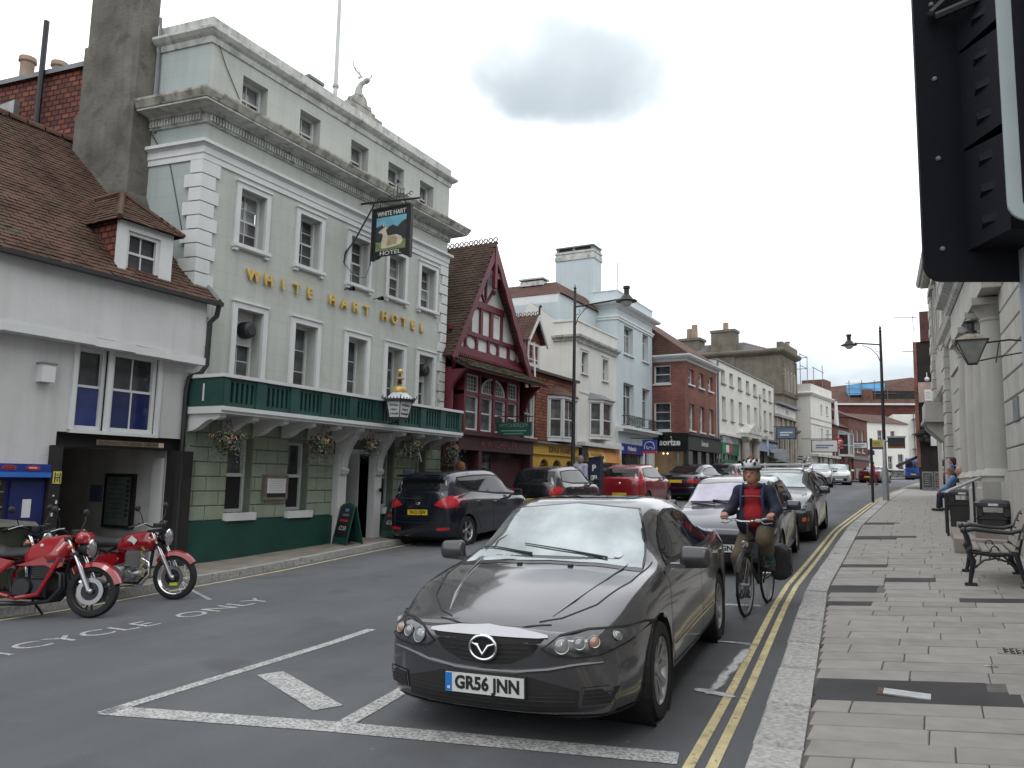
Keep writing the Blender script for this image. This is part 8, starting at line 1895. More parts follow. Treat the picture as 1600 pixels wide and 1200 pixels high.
 # engine, exhaust, frame, swing arm, stand
 e = MB(); e.bev(-.16 if sport else -.12, .24 if sport else .16, -.16 if sport else -.11, .16 if sport else .11, .24, .46 if sport else .42, .03).lathe([(0, -.155), (.07, -.15), (.085, -.12), (.085, .12), (.07, .15), (0, .155)], (.12 if not sport else .1, 0, .33), 16, 'y').lathe([(0, -.20), (.10, -.20), (.12, -.16), (.12, .16), (.10, .20), (0, .20)], (-.02, 0, .36), 18, 'y')
 en = e.build('engine', 'iron' if sport else 'steel', b, 35); fin = MB()
 for k in range(7): fin.box(.06, .28, -.15 + .05 * (not sport), .15 - .05 * (not sport), .46 + k * .026, .474 + k * .026)
 fin.box(.08, .26, -.12 + .03 * (not sport), .12 - .03 * (not sport), .46, .66); fin.build('cylinder_fins', 'iron' if sport else 'steel', en)
 ex = MB()
 for y in ((-.12, -.04, .04, .12) if sport else (-.06,)): ex.tube([(.27, y, .56), (.38, y, .50), (.40, y * 1.1, .34), (.28, y, .20), (.0, y * .7 - .03, .17)], .023 if sport else .02, 8)
 ex.tube([(.0, -.08, .17), (-.3, -.13, .18), (-.45, -.17, .22)], .028, 8); ex.build('exhaust_pipe', 'iron' if sport else 'chrome', b, True)
 MB().tube([(-.42, -.17, .21), (-.50, -.18, .24), (-1.02, -.20, .40 if sport else .34)], [.03, .055, .058], 14).build('silencer', 'steel' if sport else 'chrome', b, True)
 fr = MB(); fr.tube([(.42, 0, .78), (.36, 0, .40), (.20, 0, .22), (-.22, 0, .24), (-.32, 0, .60), (-.10, 0, .70), (.40, 0, .74)], .022, 8)
 for s in (-1, 1): fr.tube([(-.26, s * .10, .34), (rx, s * .10, R)], .026, 8); fr.tube([(-.30, s * .10, .62), (-.85, s * .10, .74)], .016, 8)
 fr.tube([(.24, .12, .26), (.24, .30, .26)], .012, 6).tube([(-.1, -.1, .26), (-.1, -.28, .27)], .012, 6); fr.build('frame', 'black', b, True)
 st = MB();
 if sport: st.tube([(-.05, .08, .24), (.02, .26, .02)], .014, 6)
 else: st.tube([(-.12, .07, .22), (-.16, .17, .01)], .016, 6).tube([(-.12, -.07, .22), (-.16, -.17, .01)], .016, 6)
 st.build('stand', 'iron', b)
 MB().lathe([(.05, .10), (.055, .12), (.05, .13)], (-.32, .13, .32), 14, 'y').build('sprocket_cover', 'steel', b)
 return b
def build_motorcycles():
 a = motorcycle('red_motorcycle', 'big red motorcycle with twin front discs parked nearest the road lettering', True, paint('motorcycle_red', (.29, .005, .010), 0, .2))
 place_on(a, -9.46, 5.47, 30); a.matrix_world = a.matrix_world @ Matrix.Rotation(rad(-5), 4, 'X')
 MB().ball((.20, .0, .90), .02, 8, 5).build('filler_cap', 'chrome', a)
 c = motorcycle('small_red_motorcycle', 'small red motorcycle with round chrome headlamp and learner plate by the carriage entrance', False, paint('motorcycle_red_dark', (.26, .005, .011), 0, .22))
 p = MB().box(.86, .868, -.02, .16, .36, .54).build('learner_plate', 'white_sign', c); q = MB(); q.box(.868, .872, .03, .06, .40, .50).box(.868, .872, .03, .12, .40, .425); q.build('plate_letter', 'red_sign', p)
 ch = MB()
 for k in range(14): ch.lathe([(.012, -.004), (.018, 0), (.012, .004), (.008, 0), (.012, -.004)], (.34 + .02 * math.sin(k * 2), -.16, .70 - k * .028), 8, 'y')
 ch.build('chain', mat('chain_brass', (.35, .32, .12), .5, .2, 9), c); MB().box(.70, .80, -.10, -.06, .20, .235).build('disc_lock', mat('lock_lime', (.45, .55, .05), .5, 0), c)
 place_on(c, -9.73, 6.87, 24)
 d = motorcycle('dark_motorcycle', 'dark motorcycle with top box half hidden behind the big red motorcycle', False, paint('motorcycle_black', (.012, .012, .013), 0, .3))
 MB().bev(-1.05, -.55, -.24, .24, .84, 1.04, .04).build('top_box', 'plastic', d); place_on(d, -10.95, 5.95, 22)
# ------------------------------------------------------------------ street furniture, signs, small things
def build_signs():
 # painted hanging sign on its iron bracket
 s = thing('hanging_pub_sign', 'painted hanging inn sign with a white hart resting before dark hills', 'sign', (-11.08, 13.4, 0))
 bd = MB().box(0, 1.0, -.03, .03, 4.90, 6.0).build('board', 'black', s)
 MB().box(-.05, .0, -.05, .05, 4.82, 6.03).box(1.0, 1.05, -.05, .05, 4.80, 6.01).box(.0, 1.0, -.05, .05, 6.0, 6.04).prism([(0, 4.90), (.0, 4.84), (.12, 4.86), (.2, 4.9)], -.05, .05).prism([(1.0, 4.9), (1.0, 4.83), (.88, 4.86), (.8, 4.9)], -.05, .05).build('frame', 'black', s)
 def art(name, pts, m, k): MB().add([(x, -.031 - .001 * k, z) for x, z in pts], [tuple(range(len(pts)))]).build(name, m, bd)
 art('painted_sky', [(.08, 5.02), (.92, 5.02), (.92, 5.80), (.08, 5.80)], mat('sign_sky', (.14, .36, .46), .5, .15, 4), 1)
 art('painted_hills', [(.08, 5.02), (.92, 5.02), (.92, 5.68), (.80, 5.64), (.68, 5.54), (.55, 5.60), (.40, 5.55), (.24, 5.62), (.08, 5.58)], mat('sign_hills', (.028, .032, .036), .6, .2, 6), 2)
 art('painted_grass', [(.08, 5.02), (.92, 5.02), (.92, 5.22), (.7, 5.30), (.4, 5.28), (.2, 5.22), (.08, 5.24)], mat('sign_grass', (.15, .20, .085), .6, .35, 9), 3)
 cr = mat('sign_cream', (.52, .47, .36), .6, .15, 7)
 art('painted_hart', [(.24, 5.08), (.36, 5.07), (.62, 5.09), (.78, 5.12), (.84, 5.20), (.80, 5.30), (.66, 5.36), (.42, 5.35), (.37, 5.46), (.37, 5.56), (.33, 5.57), (.16, 5.48), (.15, 5.45), (.26, 5.42), (.28, 5.36), (.24, 5.22)], cr, 4)
 art('painted_flank', [(.40, 5.12), (.66, 5.14), (.70, 5.28), (.62, 5.34), (.42, 5.33)], mat('sign_buff', (.33, .26, .16), .6, .2, 7), 5)
 an = MB()
 for q in (((.30, 5.57), (.27, 5.64), (.22, 5.67)), ((.34, 5.57), (.36, 5.65), (.42, 5.68)), ((.28, 5.62), (.30, 5.67))): an.tube([(x, -.036, z) for x, z in q], .008, 5)
 an.prism([(.36, 5.55), (.44, 5.56), (.37, 5.51)], -.037, -.034); an.build('painted_antlers', cr, bd)
 lettering('WHITE HART', .155, 'text_white', bd, (.50, -.034, 5.875), ext=.003, fitw=.80); lettering('HOTEL', .13, 'text_white', bd, (.50, -.034, 4.955), ext=.003, fitw=.58)
 ir = MB(); ir.tube([(-.5, 0, 6.24), (1.25, 0, 6.12)], .025, 8).tube([(-.07, 0, 6.2), (-.08, 0, 4.72)], .014, 6)
 ir.tube([(-.04, 0, 6.15), (-.3, -.35, 5.2), (-.40, -.48, 4.95), (-.42, -.5, 4.7)], .020, 6)
 for x in (.15, .85): ir.tube([(x, 0, 6.16), (x, 0, 6.03)], .012, 5)
 ir.build('bracket', 'iron', s, True)
 sc = MB()
 for k in range(13):
  x = .1 + k * .075; a = k * 1.7
  sc.tube([(x + .05 * math.cos(t), 0, 6.24 + .07 * math.sin(a) * .5 + .04 * math.sin(t)) for t in [.7 * j for j in range(8)]], .009, 5)
 for k in range(5): sc.tube([(.42 + .09 * k, 0, 6.2), (.40 + .1 * k, 0, 6.42), (.46 + .07 * k, 0, 6.5 - .05 * abs(k - 2))], .010, 5)
 sc.tube([(.62, 0, 6.2), (.62, 0, 6.68)], .012, 5).ball((.62, 0, 6.62), .04, 6, 5).tube([(.52, 0, 6.55), (.62, 0, 6.6), (.72, 0, 6.55)], .009, 5); sc.build('scrollwork', 'iron', s, True)
 MB().tube([(-.42, -.5, 4.7), (-.25, -.3, 4.42), (-.12, -.1, 4.42), (-.08, 0, 4.75)], .008, 5).build('chain', 'iron', s)
 for i, (y, lab) in enumerate(((12.95, 'small black floodlight under the third upper window, left end of the sill'), (13.98, 'small black floodlight under the third upper window, right end of the sill'))):
  f = thing('floodlight', lab, 'lamp', (-11.5, y, 4.1), group='floodlights aimed at the inn sign'); MB().tube([(0, 0, 0), (.16, 0, .02), (.2, 0, -.02)], .012, 5).build('arm', 'iron', f); MB().lathe([(.03, -.08), (.055, .05), (.05, .06)], (.22, 0, .0), 10, 'x').build('lamp_shade', 'iron', f, True)
 # gilded lantern over the hotel door
 l = thing('hotel_lantern', 'old black and gilt lantern with gothic lettered white panes over the hotel door', 'lantern', (-10.25, 13.48, .40)); l.scale = (.76, .76, .76)
 def ring(r, z, n=6): return [(r * math.cos(2 * math.pi * k / n + rad(12)), r * math.sin(2 * math.pi * k / n + rad(12)), z) for k in range(n)]
 t0, t1 = ring(.30, 1.10), ring(.42, 1.55)
 for k in range(6):
  a, b, c, d = t0[k], t0[(k + 1) % 6], t1[(k + 1) % 6], t1[k]
  p = MB().quad(a, b, c, d).build('glass_pane', mat('lantern_opal', (.56, .58, .57), .25, .06, 5), l)
  ce = (Vector(a) + Vector(b) + Vector(c) + Vector(d)) / 4; X = (Vector(b) - Vector(a)).normalized(); Z = ((Vector(d) + Vector(c)) - (Vector(a) + Vector(b))).normalized(); Nn = X.cross(Z)
  for w, dz in (('White', .12), ('Hart', .0), ('Hotel', -.12)):
   o = link('pane_lettering', text_mesh(w, .105, 'ink', .002, .002), p); o.matrix_local = Matrix(((X.x, Z.x, Nn.x, 0), (X.y, Z.y, Nn.y, 0), (X.z, Z.z, Nn.z, 0), (0, 0, 0, 1))); o.location = ce + Z * dz + Nn * .004
  MB().tube([a, d], .013, 5).tube([a, b], .014, 5).build('glazing_rib', 'iron', l)
 MB().prism([(x, y) for x, y, z in ring(.49, 0)], 1.55, 1.63, 'z').build('gallery', 'iron', l)
 r0, r1 = ring(.46, 1.63), ring(.20, 1.84); MB().add(r0 + r1, [(k, (k + 1) % 6, 6 + (k + 1) % 6, 6 + k) for k in range(6)]).build('canopy', mat('lantern_roof_white', (.45, .47, .50), .4, .1, 5), l)
 cr = MB()
 for k in range(30): a = 2 * math.pi * k / 30; cr.ball((.46 * math.cos(a), .46 * math.sin(a), 1.65), .022, 6, 4)
 for k in range(6): a = 2 * math.pi * k / 6 + rad(12); cr.tube([(.49 * math.cos(a), .49 * math.sin(a), 1.62), (.56 * math.cos(a), .56 * math.sin(a), 1.66), (.55 * math.cos(a), .55 * math.sin(a), 1.73)], .014, 5)
 cr.build('cresting', 'iron', l)
 MB().lathe([(.20, 1.83), (.22, 1.88), (.19, 1.97), (.10, 2.02), (.07, 2.03)], n=16).build('gilt_dome', 'gold', l, True); MB().lathe([(.07, 2.03), (.05, 2.08), (.08, 2.12), (.05, 2.16), (.06, 2.2)], n=12).build('neck', 'iron', l, True)
 MB().lathe([(.06, 2.2), (.13, 2.22), (.14, 2.25), (.06, 2.28)], n=14).build('gilt_collar', 'gold', l, True); MB().lathe([(.05, 2.28), (.03, 2.34), (.03, 2.40)], n=10).build('spire', 'iron', l, True); MB().ball((0, 0, 2.45), .075, 14, 9).build('gilt_ball', 'gold', l, True)
 MB().prism([(x, y) for x, y, z in ring(.32, 0)], 1.06, 1.10, 'z').tube([(0, 0, 1.08), (0, 0, .98), (-.34, 0, .94)], .025, 6).build('base', 'iron', l)
 # projecting shop signs
 g = thing('green_hanging_sign', 'dark green hanging shop board with pale lettering outside the gabled shop', 'sign', (-11.1, 19.6, 0))
 MB().box(-.2, .95, -.03, .03, 1.20, 1.60).build('board', 'dgreen', g); bb = g.children[0]
 lettering('WYCHERLEY', .15, mat('lettering_pale_green', (.12, .24, .18), .6, 0), bb, (.37, -.032, 1.50), ext=.003, fitw=.98); box('faded_line', -.05, .80, -.033, -.03, 1.33, 1.37, 'lettering_pale_green', bb); box('faded_line', .05, .70, -.033, -.03, 1.25, 1.28, 'lettering_pale_green', bb)
 MB().tube([(-.4, 0, 1.78), (1.0, 0, 1.76)], .015, 6).tube([(-.1, 0, 1.77), (-.1, 0, 1.6)], .008, 5).tube([(.85, 0, 1.77), (.85, 0, 1.6)], .008, 5).tube([(-.4, 0, 2.1), (.3, 0, 1.78)], .010, 5).build('bracket', 'iron', g, True)
 e = thing('square_blue_sign', 'square blue projecting sign with white animal outline and red foot, beside the black corner shop', 'sign', (-10.9, 31.3, 0))
 MB().box(0, .62, -.05, .05, 1.24, 1.72).build('board', 'blue_sign', e); eb = e.children[0]; MB().box(0, .62, -.06, .06, 1.14, 1.24).build('red_foot', 'red_sign', eb)
 el = MB().tube([(.10, -.055, 1.32), (.10, -.055, 1.48), (.18, -.055, 1.60), (.34, -.055, 1.63), (.48, -.055, 1.58), (.53, -.055, 1.45), (.53, -.055, 1.32), (.44, -.055, 1.32), (.42, -.055, 1.40), (.30, -.055, 1.40), (.28, -.055, 1.32), (.22, -.055, 1.32), (.2, -.055, 1.45), (.16, -.055, 1.40)], .016, 5); el.build('animal_outline', 'text_white', eb)
 MB().tube([(-.6, 0, 1.78), (.62, 0, 1.78)], .02, 6).build('bracket', 'iron', e)
 for nm, lab, x, y, z0, z1, w, m, txt in (('projecting_sign', 'blue projecting signboard on the white terrace end', -9.0, 52.0, 2.9, 3.55, 1.1, 'slate_blue', 0), ('projecting_sign', 'wide white framed projecting sign before the tall white house', -7.9, 59.5, 2.35, 3.15, 1.7, 'white_sign', 0), ('projecting_sign', 'red oval post sign by the tall white house', -7.3, 66.5, 3.05, 3.85, .8, 'red_sign', 0), ('projecting_sign', 'small white projecting sign over the red brick shops', -6.6, 75.0, 3.3, 3.75, 1.2, 'white_sign', 0)):
  t = thing(nm, lab, 'sign', (x, y, 0), group='projecting signs up the street')
  if 'oval' in lab:
   MB().prism([(w / 2 + w / 2 * math.cos(a), (z0 + z1) / 2 + .32 * math.sin(a)) for a in [k * math.pi / 10 for k in range(20)]], -.05, .05).box(0, w, -.05, .05, z0 - .2, z0 - .02).build('board', m, t)
  else: MB().box(0, w, -.05, .05, z0, z1).build('board', m, t); MB().box(-.06, w + .06, -.04, .04, z0 - .06, z1 + .06).build('frame', 'plastic', t)
  for k in range(2): box('sign_line', w * .15, w * (.85 - .2 * k), -.056, -.05, (z0 + z1) / 2 - .16 * k, (z0 + z1) / 2 + .09 - .16 * k, 'text_white' if m != 'white_sign' else 'slate_blue', t.children[0])
  MB().tube([(-.7, 0, z1 + .12), (w, 0, z1 + .12)], .025, 5).build('bracket', 'iron', t)
 f = thing('round_sign', 'round grey white sign under the awnings by the arcaded bank', 'sign', (-8.7, 50.2, 0)); MB().lathe([(0, -.04), (.42, -.04), (.42, .04), (0, .04)], (.2, 0, 1.75), 20, 'y').build('disc', 'galv', f, 30)
 MB().tube([(-.4, 0, 2.2), (.3, 0, 2.2)], .02, 5).build('bracket', 'iron', f)
 # cafe blackboards
 for i, (x, y, a, lab) in enumerate(((-11.02, 12.9, -20, 'blackboard A-frame with chalked coloured menu at the hotel door'), (-10.85, 14.3, -25, 'second green A-frame board half behind the dark people carrier'))):
  t = thing('pavement_board', lab, 'sign', (x, y, gz(x, y) + KH), rad(a), 'A-frame boards on the hotel pavement')
  for s, o in ((-1, 'board'), (1, 'rear_board')):
   pts = [(-.30, .04), (.30, .04), (.30, .80), (.2, .86), (0, .89), (-.2, .86), (-.30, .80)]
   b = MB().prism(pts, -.012, .012).build(o, 'dgreen', t); b.location = (0, s * .02, 0); b.rotation_euler = (rad(-13 * -s), 0, 0) if s > 0 else (rad(-13), 0, 0); b.location = (0, s * .20, 0)
   if s < 0:
    MB().prism([(-.25, .16), (.25, .16), (.25, .78), (0, .84), (-.25, .78)], -.016, -.012).build('slate', 'black', b)
    MB().box(-.04, .10, -.020, -.016, .70, .76).build('chalk_mark', mat('chalk_cyan', (.02, .32, .45), .8, .2, 9), b)
    box('chalk_line', -.12, .14, -.019, -.016, .60, .65, 'slate_blue', b); box('chalk_line', -.16, .15, -.019, -.016, .48, .53, 'red_sign', b); lettering('£2.50', .13, 'text_white', b, (0, -.018, .34), ext=.001, shear=.1)
   for x2 in (-.27, .27): MB().box(x2 - .02, x2 + .02, -.012, .012, 0, .05).build('foot', 'dgreen', b)
 # flower baskets under the balcony
 import random as _r; q = _r.Random(5)
 def basket():
  t = thing('hanging_basket', 'x', 'plant pot', group='hanging flower baskets under the hotel balcony')
  MB().lathe([(0, -.20), (.10, -.18), (.17, -.08), (.19, 0)], n=16).build('basket_bowl', mat('coir', (.05, .035, .02), .9, .3, 20), t, True)
  MB().tube([(0, 0, .36), (.18, 0, 0)], .004, 4).tube([(0, 0, .36), (-.09, .15, 0)], .004, 4).tube([(0, 0, .36), (-.09, -.15, 0)], .004, 4).build('chain', 'iron', t)
  def tuft(n, s0, s1, lo, R):
   mb = MB()
   for i in range(n):
    d = Vector((q.gauss(0, 1), q.gauss(0, 1), q.gauss(.1, .8))).normalized(); r = R * q.uniform(.5, 1.0) * (1 + .30 * math.sin(d.x * 5 + d.y * 4 + d.z * 3)) * (1.35 if q.random() < .12 else 1); p = d * r; p.z = p.z * .85 + lo
    u = d.orthogonal().normalized(); u = Matrix.Rotation(q.uniform(0, 6.3), 3, d) @ u; v = d.cross(u); s = q.uniform(s0, s1); tl = d * s * q.uniform(-.4, .6)
    mb.add([p - u * s, p + v * s * .5 + tl, p + u * s, p - v * s * .5 - tl * .3], [(0, 1, 2, 3)])
   return mb
  for nm, mm, n, a, b, lo, R in (('foliage', 'foliage', 330, .025, .055, -.03, .27), ('silver_foliage', 'foliage_grey', 150, .016, .036, -.07, .30), ('blossom', 'flower', 90, .015, .034, .0, .30), ('pink_blossom', 'flower_pink', 45, .015, .034, .02, .29)):
   o = tuft(n, a, b, lo, R).build(nm, mm, t); o['kind'] = 'stuff'
  tr = MB()
  for k in range(22):
   a = q.uniform(0, 6.28); x, y = .20 * math.cos(a), .20 * math.sin(a); ln = q.uniform(.18, .42); z = -.05
   for j in range(7): u = j / 7; p = Vector((x * (1 + .5 * u), y * (1 + .5 * u), z - ln * u)); w = q.uniform(.012, .024); tr.add([p, p + Vector((w, q.uniform(-w, w), -w * .4)), p + Vector((q.uniform(-w, w), w, -w * 1.4)), p + Vector((-w, 0, -w * .5))], [(0, 1, 2, 3)])
  tr.build('trailing_foliage', 'foliage_grey', t)['kind'] = 'stuff'
  return t
 b0 = basket(); labs = ['hanging basket at the balcony end nearest the carriage entrance', 'hanging basket between the second window and the hotel doorway', 'hanging basket over the hotel doorway', 'hanging basket just beyond the hotel doorway, with pink blooms', 'hanging basket at the far end of the balcony']
 for i, (y, z, a) in enumerate(((9.45, .56, 0), (11.8, .60, 70), (13.3, .66, 140), (14.75, .68, 220), (16.5, .66, 300))):
  b = b0 if i == 0 else copy_tree(b0); b.location = (-10.85, y, z); b.rotation_euler = (0, 0, rad(a)); b.scale = ((1, 1, 1), (.95, .95, 1.1), (.85, .85, .9), (1.05, 1.05, .9), (.9, .9, 1.15))[i]; b['label'] = labs[i]
 # utility cabinet
 t = thing('utility_cabinet', 'dark green street cabinet behind the big red motorcycle', 'cabinet', (-10.95, 5.75, gz(-10.95, 5.75) + KH)); MB().bev(-.7, .34, -.35, .35, 0, .92, .02).build('body', 'util_green', t); MB().add([(-.74, -.39, .92), (.38, -.39, .92), (.38, .39, .92), (-.74, .39, .92), (-.70, -.36, .97), (.34, -.36, .97), (.34, .36, .97), (-.70, .36, .97)], [(0, 1, 5, 4), (1, 2, 6, 5), (2, 3, 7, 6), (3, 0, 4, 7), (4, 5, 6, 7)]).build('lid', mat('cabinet_lid', (.10, .11, .085), .6, .2, 5), t)
 MB().box(-.2, -.17, -.362, -.35, .1, .85).build('door_gap', 'black', t)

def lamp_post(label, x, y, h, arm, m='black', base='black', hs=1.0):
 t = thing('street_lamp', label, 'street lamp', (x, y, gz(x, y) + KH), group='tall swan neck street lamps'); p = MB(); d = 1 if arm > 0 else -1; L = abs(arm)
 p.lathe([(.11, 0), (.11, 1.1), (.075, 1.18), (.065, 2.2)], n=14); p.build('base', base, t, 30)
 MB().tube([(0, 0, 1.15), (0, 0, h * .55), (0, 0, h - .12)], [.062, .055, .046], 12).build('post', m, t, True)
 MB().lathe([(.05, h - .12), (.055, h - .08), (.03, h - .05), (.05, h + .02), (.02, h + .07), (.012, h + .14)], n=12).build('finial', m, t, True)
 MB().tube([(0, 0, h - .62), (d * L * .97, 0, h - .5)], .028, 8).tube([(0, 0, h - 1.35), (d * .12, 0, h - 1.0), (d * .34, 0, h - .74), (d * .62, 0, h - .60)], .014, 6).tube([(d * .02, 0, h - .9), (d * .16, 0, h - .86), (d * .2, 0, h - .76), (d * .12, 0, h - .72)], .010, 5).build('bracket_arm', m, t, True)
 hx = d * (L + .16); hd = MB().lathe([(.0, .46), (.13, .45), (.135, .36), (.10, .33), (.10, .14), (.16, .08), (.21, .02), (.24, -.04), (.39, -.10), (.41, -.135), (.24, -.15)], (0, 0, 0), 22).build('lamp_head', m, t, 35); hd.location = (hx, 0, h - .48); hd.scale = (hs, hs, hs)
 MB().lathe([(.0, -.34), (.10, -.32), (.18, -.25), (.22, -.15)], (0, 0, 0), 18).build('lamp_bowl', mat('lamp_bowl_opal', (.55, .55, .53), .15, .05, 4), hd, True)
 return t
def build_furniture():
 lamp_post('tall black street lamp in front of the yellow framing shop', -10.35, 22.95, 7.25, 1.65, hs=.85)
 lamp_post('tall street lamp with galvanised lower post on the far right pavement', -1.68, 31.4, 6.35, -.92, base='galv', hs=.72)
 a = thing('bus_time_display', 'real time bus display mounted on the galvanised lamp post base', 'sign', (-1.55, 31.2, 0)); MB().box(0, .56, -.09, .09, 1.36, 1.74).build('case', 'plastic', a); c = a.children[0]; MB().box(.03, .53, -.095, -.09, 1.44, 1.66).build('screen', mat('led_screen', (.02, .012, .012), .3, .3, 8), c); MB().box(-.03, .6, -.11, .11, 1.74, 1.80).build('canopy', 'galv', c)
 MB().box(.02, .54, -.094, -.09, 1.38, 1.42).build('stripe', mat('amber_strip', (.35, .12, .03), .5, .2, 5), c); MB().tube([(-.12, 0, -.55), (-.12, 0, 1.62), (.05, 0, 1.62)], .06, 8).build('post', 'galv', a, True)
 s = thing('bus_stop_flag', 'black bus stop pole with yellow flag sign near the kerb', 'sign', (-1.99, 29.5, gz(-2, 29.5) + KH)); MB().tube([(0, 0, 0), (0, 0, 2.2)], .045, 10).build('pole', 'black', s, True); MB().box(.03, .38, -.015, .015, 1.90, 2.14).build('flag', mat('flag_yellow', (.50, .42, .10), .5, .15, 5), s); fl = s.children[-1] if s.children[-1].name.startswith('flag') else [c for c in s.children if c.name.startswith('flag')][0]
 MB().box(.03, .38, -.017, .017, 1.82, 1.90).build('flag_band', mat('flag_purple', (.10, .04, .12), .5, .1, 5), fl); MB().box(-.12, .10, -.016, .016, 1.62, 1.78).build('route_plate', 'flag_purple', s)
 for k in range(3): box('flag_line', .07, .30, -.0175, -.015, 1.96 + .05 * k, 1.975 + .05 * k, 'text_dark', fl)
 # parking meter
 p = thing('parking_meter', 'tall dark blue pay and display machine with white P by the yellow shop', 'parking meter', (-9.35, 22.45, gz(-9.35, 22.45)), rad(0)); MB().bev(-.20, .20, -.13, .13, 0, 1.72, .02).prism([(-.22, 1.72), (.22, 1.72), (.22, 1.80), (-.22, 1.74)], -.15, .15).build('body', mat('meter_navy', (.012, .016, .04), .45, .2, 4), p); b = p.children[0]
 lettering('P', .26, 'text_white', b, (0, -.133, 1.42), ext=.003, bold=.008); MB().box(-.10, .10, -.136, -.13, 1.05, 1.2).build('dial', 'text_white', b); MB().box(-.11, .11, -.136, -.13, .70, .95).build('instruction_panel', 'galv', b)
 MB().box(-.08, -.04, -.138, -.13, 1.07, 1.18).box(.03, .06, -.138, -.13, 1.07, 1.18).build('dial_mark', 'meter_navy', b); MB().box(-.06, .06, -.137, -.13, .52, .62).build('coin_tray', 'red_sign', b)
 w = thing('pavement_sign', 'white leaning folded board at the yellow shop door', 'sign', (-10.9, 24.6, gz(-10.9, 24.6) + KH)); MB().add([(0, 0, 0), (.5, 0, 0), (.42, .15, 1.0), (.1, .15, 1.0), (0, .4, 0), (.5, .4, 0)], [(0, 1, 2, 3), (4, 5, 2, 3)]).build('board', 'white_sign', w)
 # wall lantern of the town hall
 l = thing('wall_lantern', 'big weathered tapering lantern on iron bracket of the stone civic building', 'lantern', (.47, 12.0, .51)); l.scale = (.72, .72, .72)
 ro = .25; q0 = [(-.075, -.075), (.075, -.075), (.075, .075), (-.075, .075)]; q1 = [(-ro, -ro), (ro, -ro), (ro, ro), (-ro, ro)]
 for k in range(4):
  k2 = (k + 1) % 4; MB().quad((*q0[k], 1.60), (*q0[k2], 1.60), (*q1[k2], 2.02), (*q1[k], 2.02)).build('glass_pane', mat('lantern_dirty_glass', (.20, .205, .19), .15, .3, 3), l); MB().tube([(*q0[k], 1.60), (*q1[k], 2.02)], .012, 5).tube([(*q0[k], 1.60), (*q0[k2], 1.60)], .014, 5).tube([(*q1[k], 2.02), (*q1[k2], 2.02)], .022, 6).build('frame_rib', mat('lantern_iron', (.05, .05, .04), .6, .3, 9), l)
 MB().add([(-ro - .03, -ro - .03, 2.03), (ro + .03, -ro - .03, 2.03), (ro + .03, ro + .03, 2.03), (-ro - .03, ro + .03, 2.03), (-.10, -.10, 2.16), (.10, -.10, 2.16), (.10, .10, 2.16), (-.10, .10, 2.16)], [(0, 1, 5, 4), (1, 2, 6, 5), (2, 3, 7, 6), (3, 0, 4, 7), (0, 1, 2, 3)]).build('hood', mat('lantern_hood', (.26, .23, .18), .7, .3, 9, stain=((.10, .05, .03), 12, .55, .8)), l)
 MB().lathe([(.10, 2.14), (.10, 2.22), (.065, 2.24), (.065, 2.36), (.115, 2.38), (.12, 2.41), (.05, 2.45), (0, 2.46)], n=16).build('chimney', 'iron', l, 30)
 MB().tube([(.2, .1, 2.0), (.62, .2, 2.05), (1.05, .3, 2.0)], .018, 6).tube([(.12, .05, 1.66), (.5, .2, 1.75), (1.05, .3, 1.85)], .014, 6).tube([(.45, .15, 2.02), (.38, .12, 1.62)], .012, 6).build('bracket', 'iron', l, True)
 # bench
 b = thing('bench', 'park bench of pale slats on black cast iron ends by the civic building', 'bench', (.33, 11.72, 0)); z0 = gz(.5, 12.3) + KH
 for i, y in enumerate((0.0, 1.32)):
  e = MB(); zt = gz(.4, 11.72 + y) + KH - z0
  e.tube([(-.02, y, zt + .03), (.0, y, .12), (.03, y, .28), (-.02, y, .40), (.02, y, .47)], [.022, .028, .032, .036, .034], 8).tube([(.60, y, zt + .03), (.54, y, .2), (.50, y, .38), (.56, y, .62), (.66, y, .88), (.73, y, .93)], [.03, .03, .034, .03, .03, .035], 8)
  e.tube([(.02, y, .40), (.25, y, .375), (.50, y, .40)], .03, 8).tube([(.0, y, .46), (-.03, y, .60), (-.05, y, .665), (.05, y, .69), (.28, y, .665), (.45, y, .66), (.57, y, .70)], [.028, .026, .036, .030, .026, .026, .024], 8)
  e.tube([(.04, y, .2), (.14, y, .30), (.27, y, .335), (.40, y, .30), (.51, y, .2)], .015, 6).box(-.08, .06, y - .05, y + .05, zt, zt + .035).box(.53, .68, y - .05, y + .05, zt, zt + .035).ball((-.06, y, .665), .045, 8, 6)
  for k in range(4): e.tube([(.10 + .1 * k, y, .26 + .04 * (k in (1, 2))), (.12 + .1 * k, y, .38)], .009, 5)
  e.lathe([(.035, -.015), (.05, 0), (.035, .015)], (.27, y, .44), 12, 'y'); o = e.build('bench_end', 'iron', b, True); o.location = (0, 0, z0)
 for k in range(5): x = .02 + .105 * k; o = MB().bev(x, x + .082, -.05, 1.37, 0, .028, .006).build('slat', 'wood', b); o.location = (0, 0, z0 + .43 - .03 * math.sin(k * .75))
 for k in range(5):
  t = k / 4; o = MB().box(0, .026, -.05, 1.37, 0, .085).build('slat', 'wood', b); o.location = (.50 + .17 * t, 0, z0 + .50 + .095 * k); o.rotation_euler = (0, rad(14), 0)
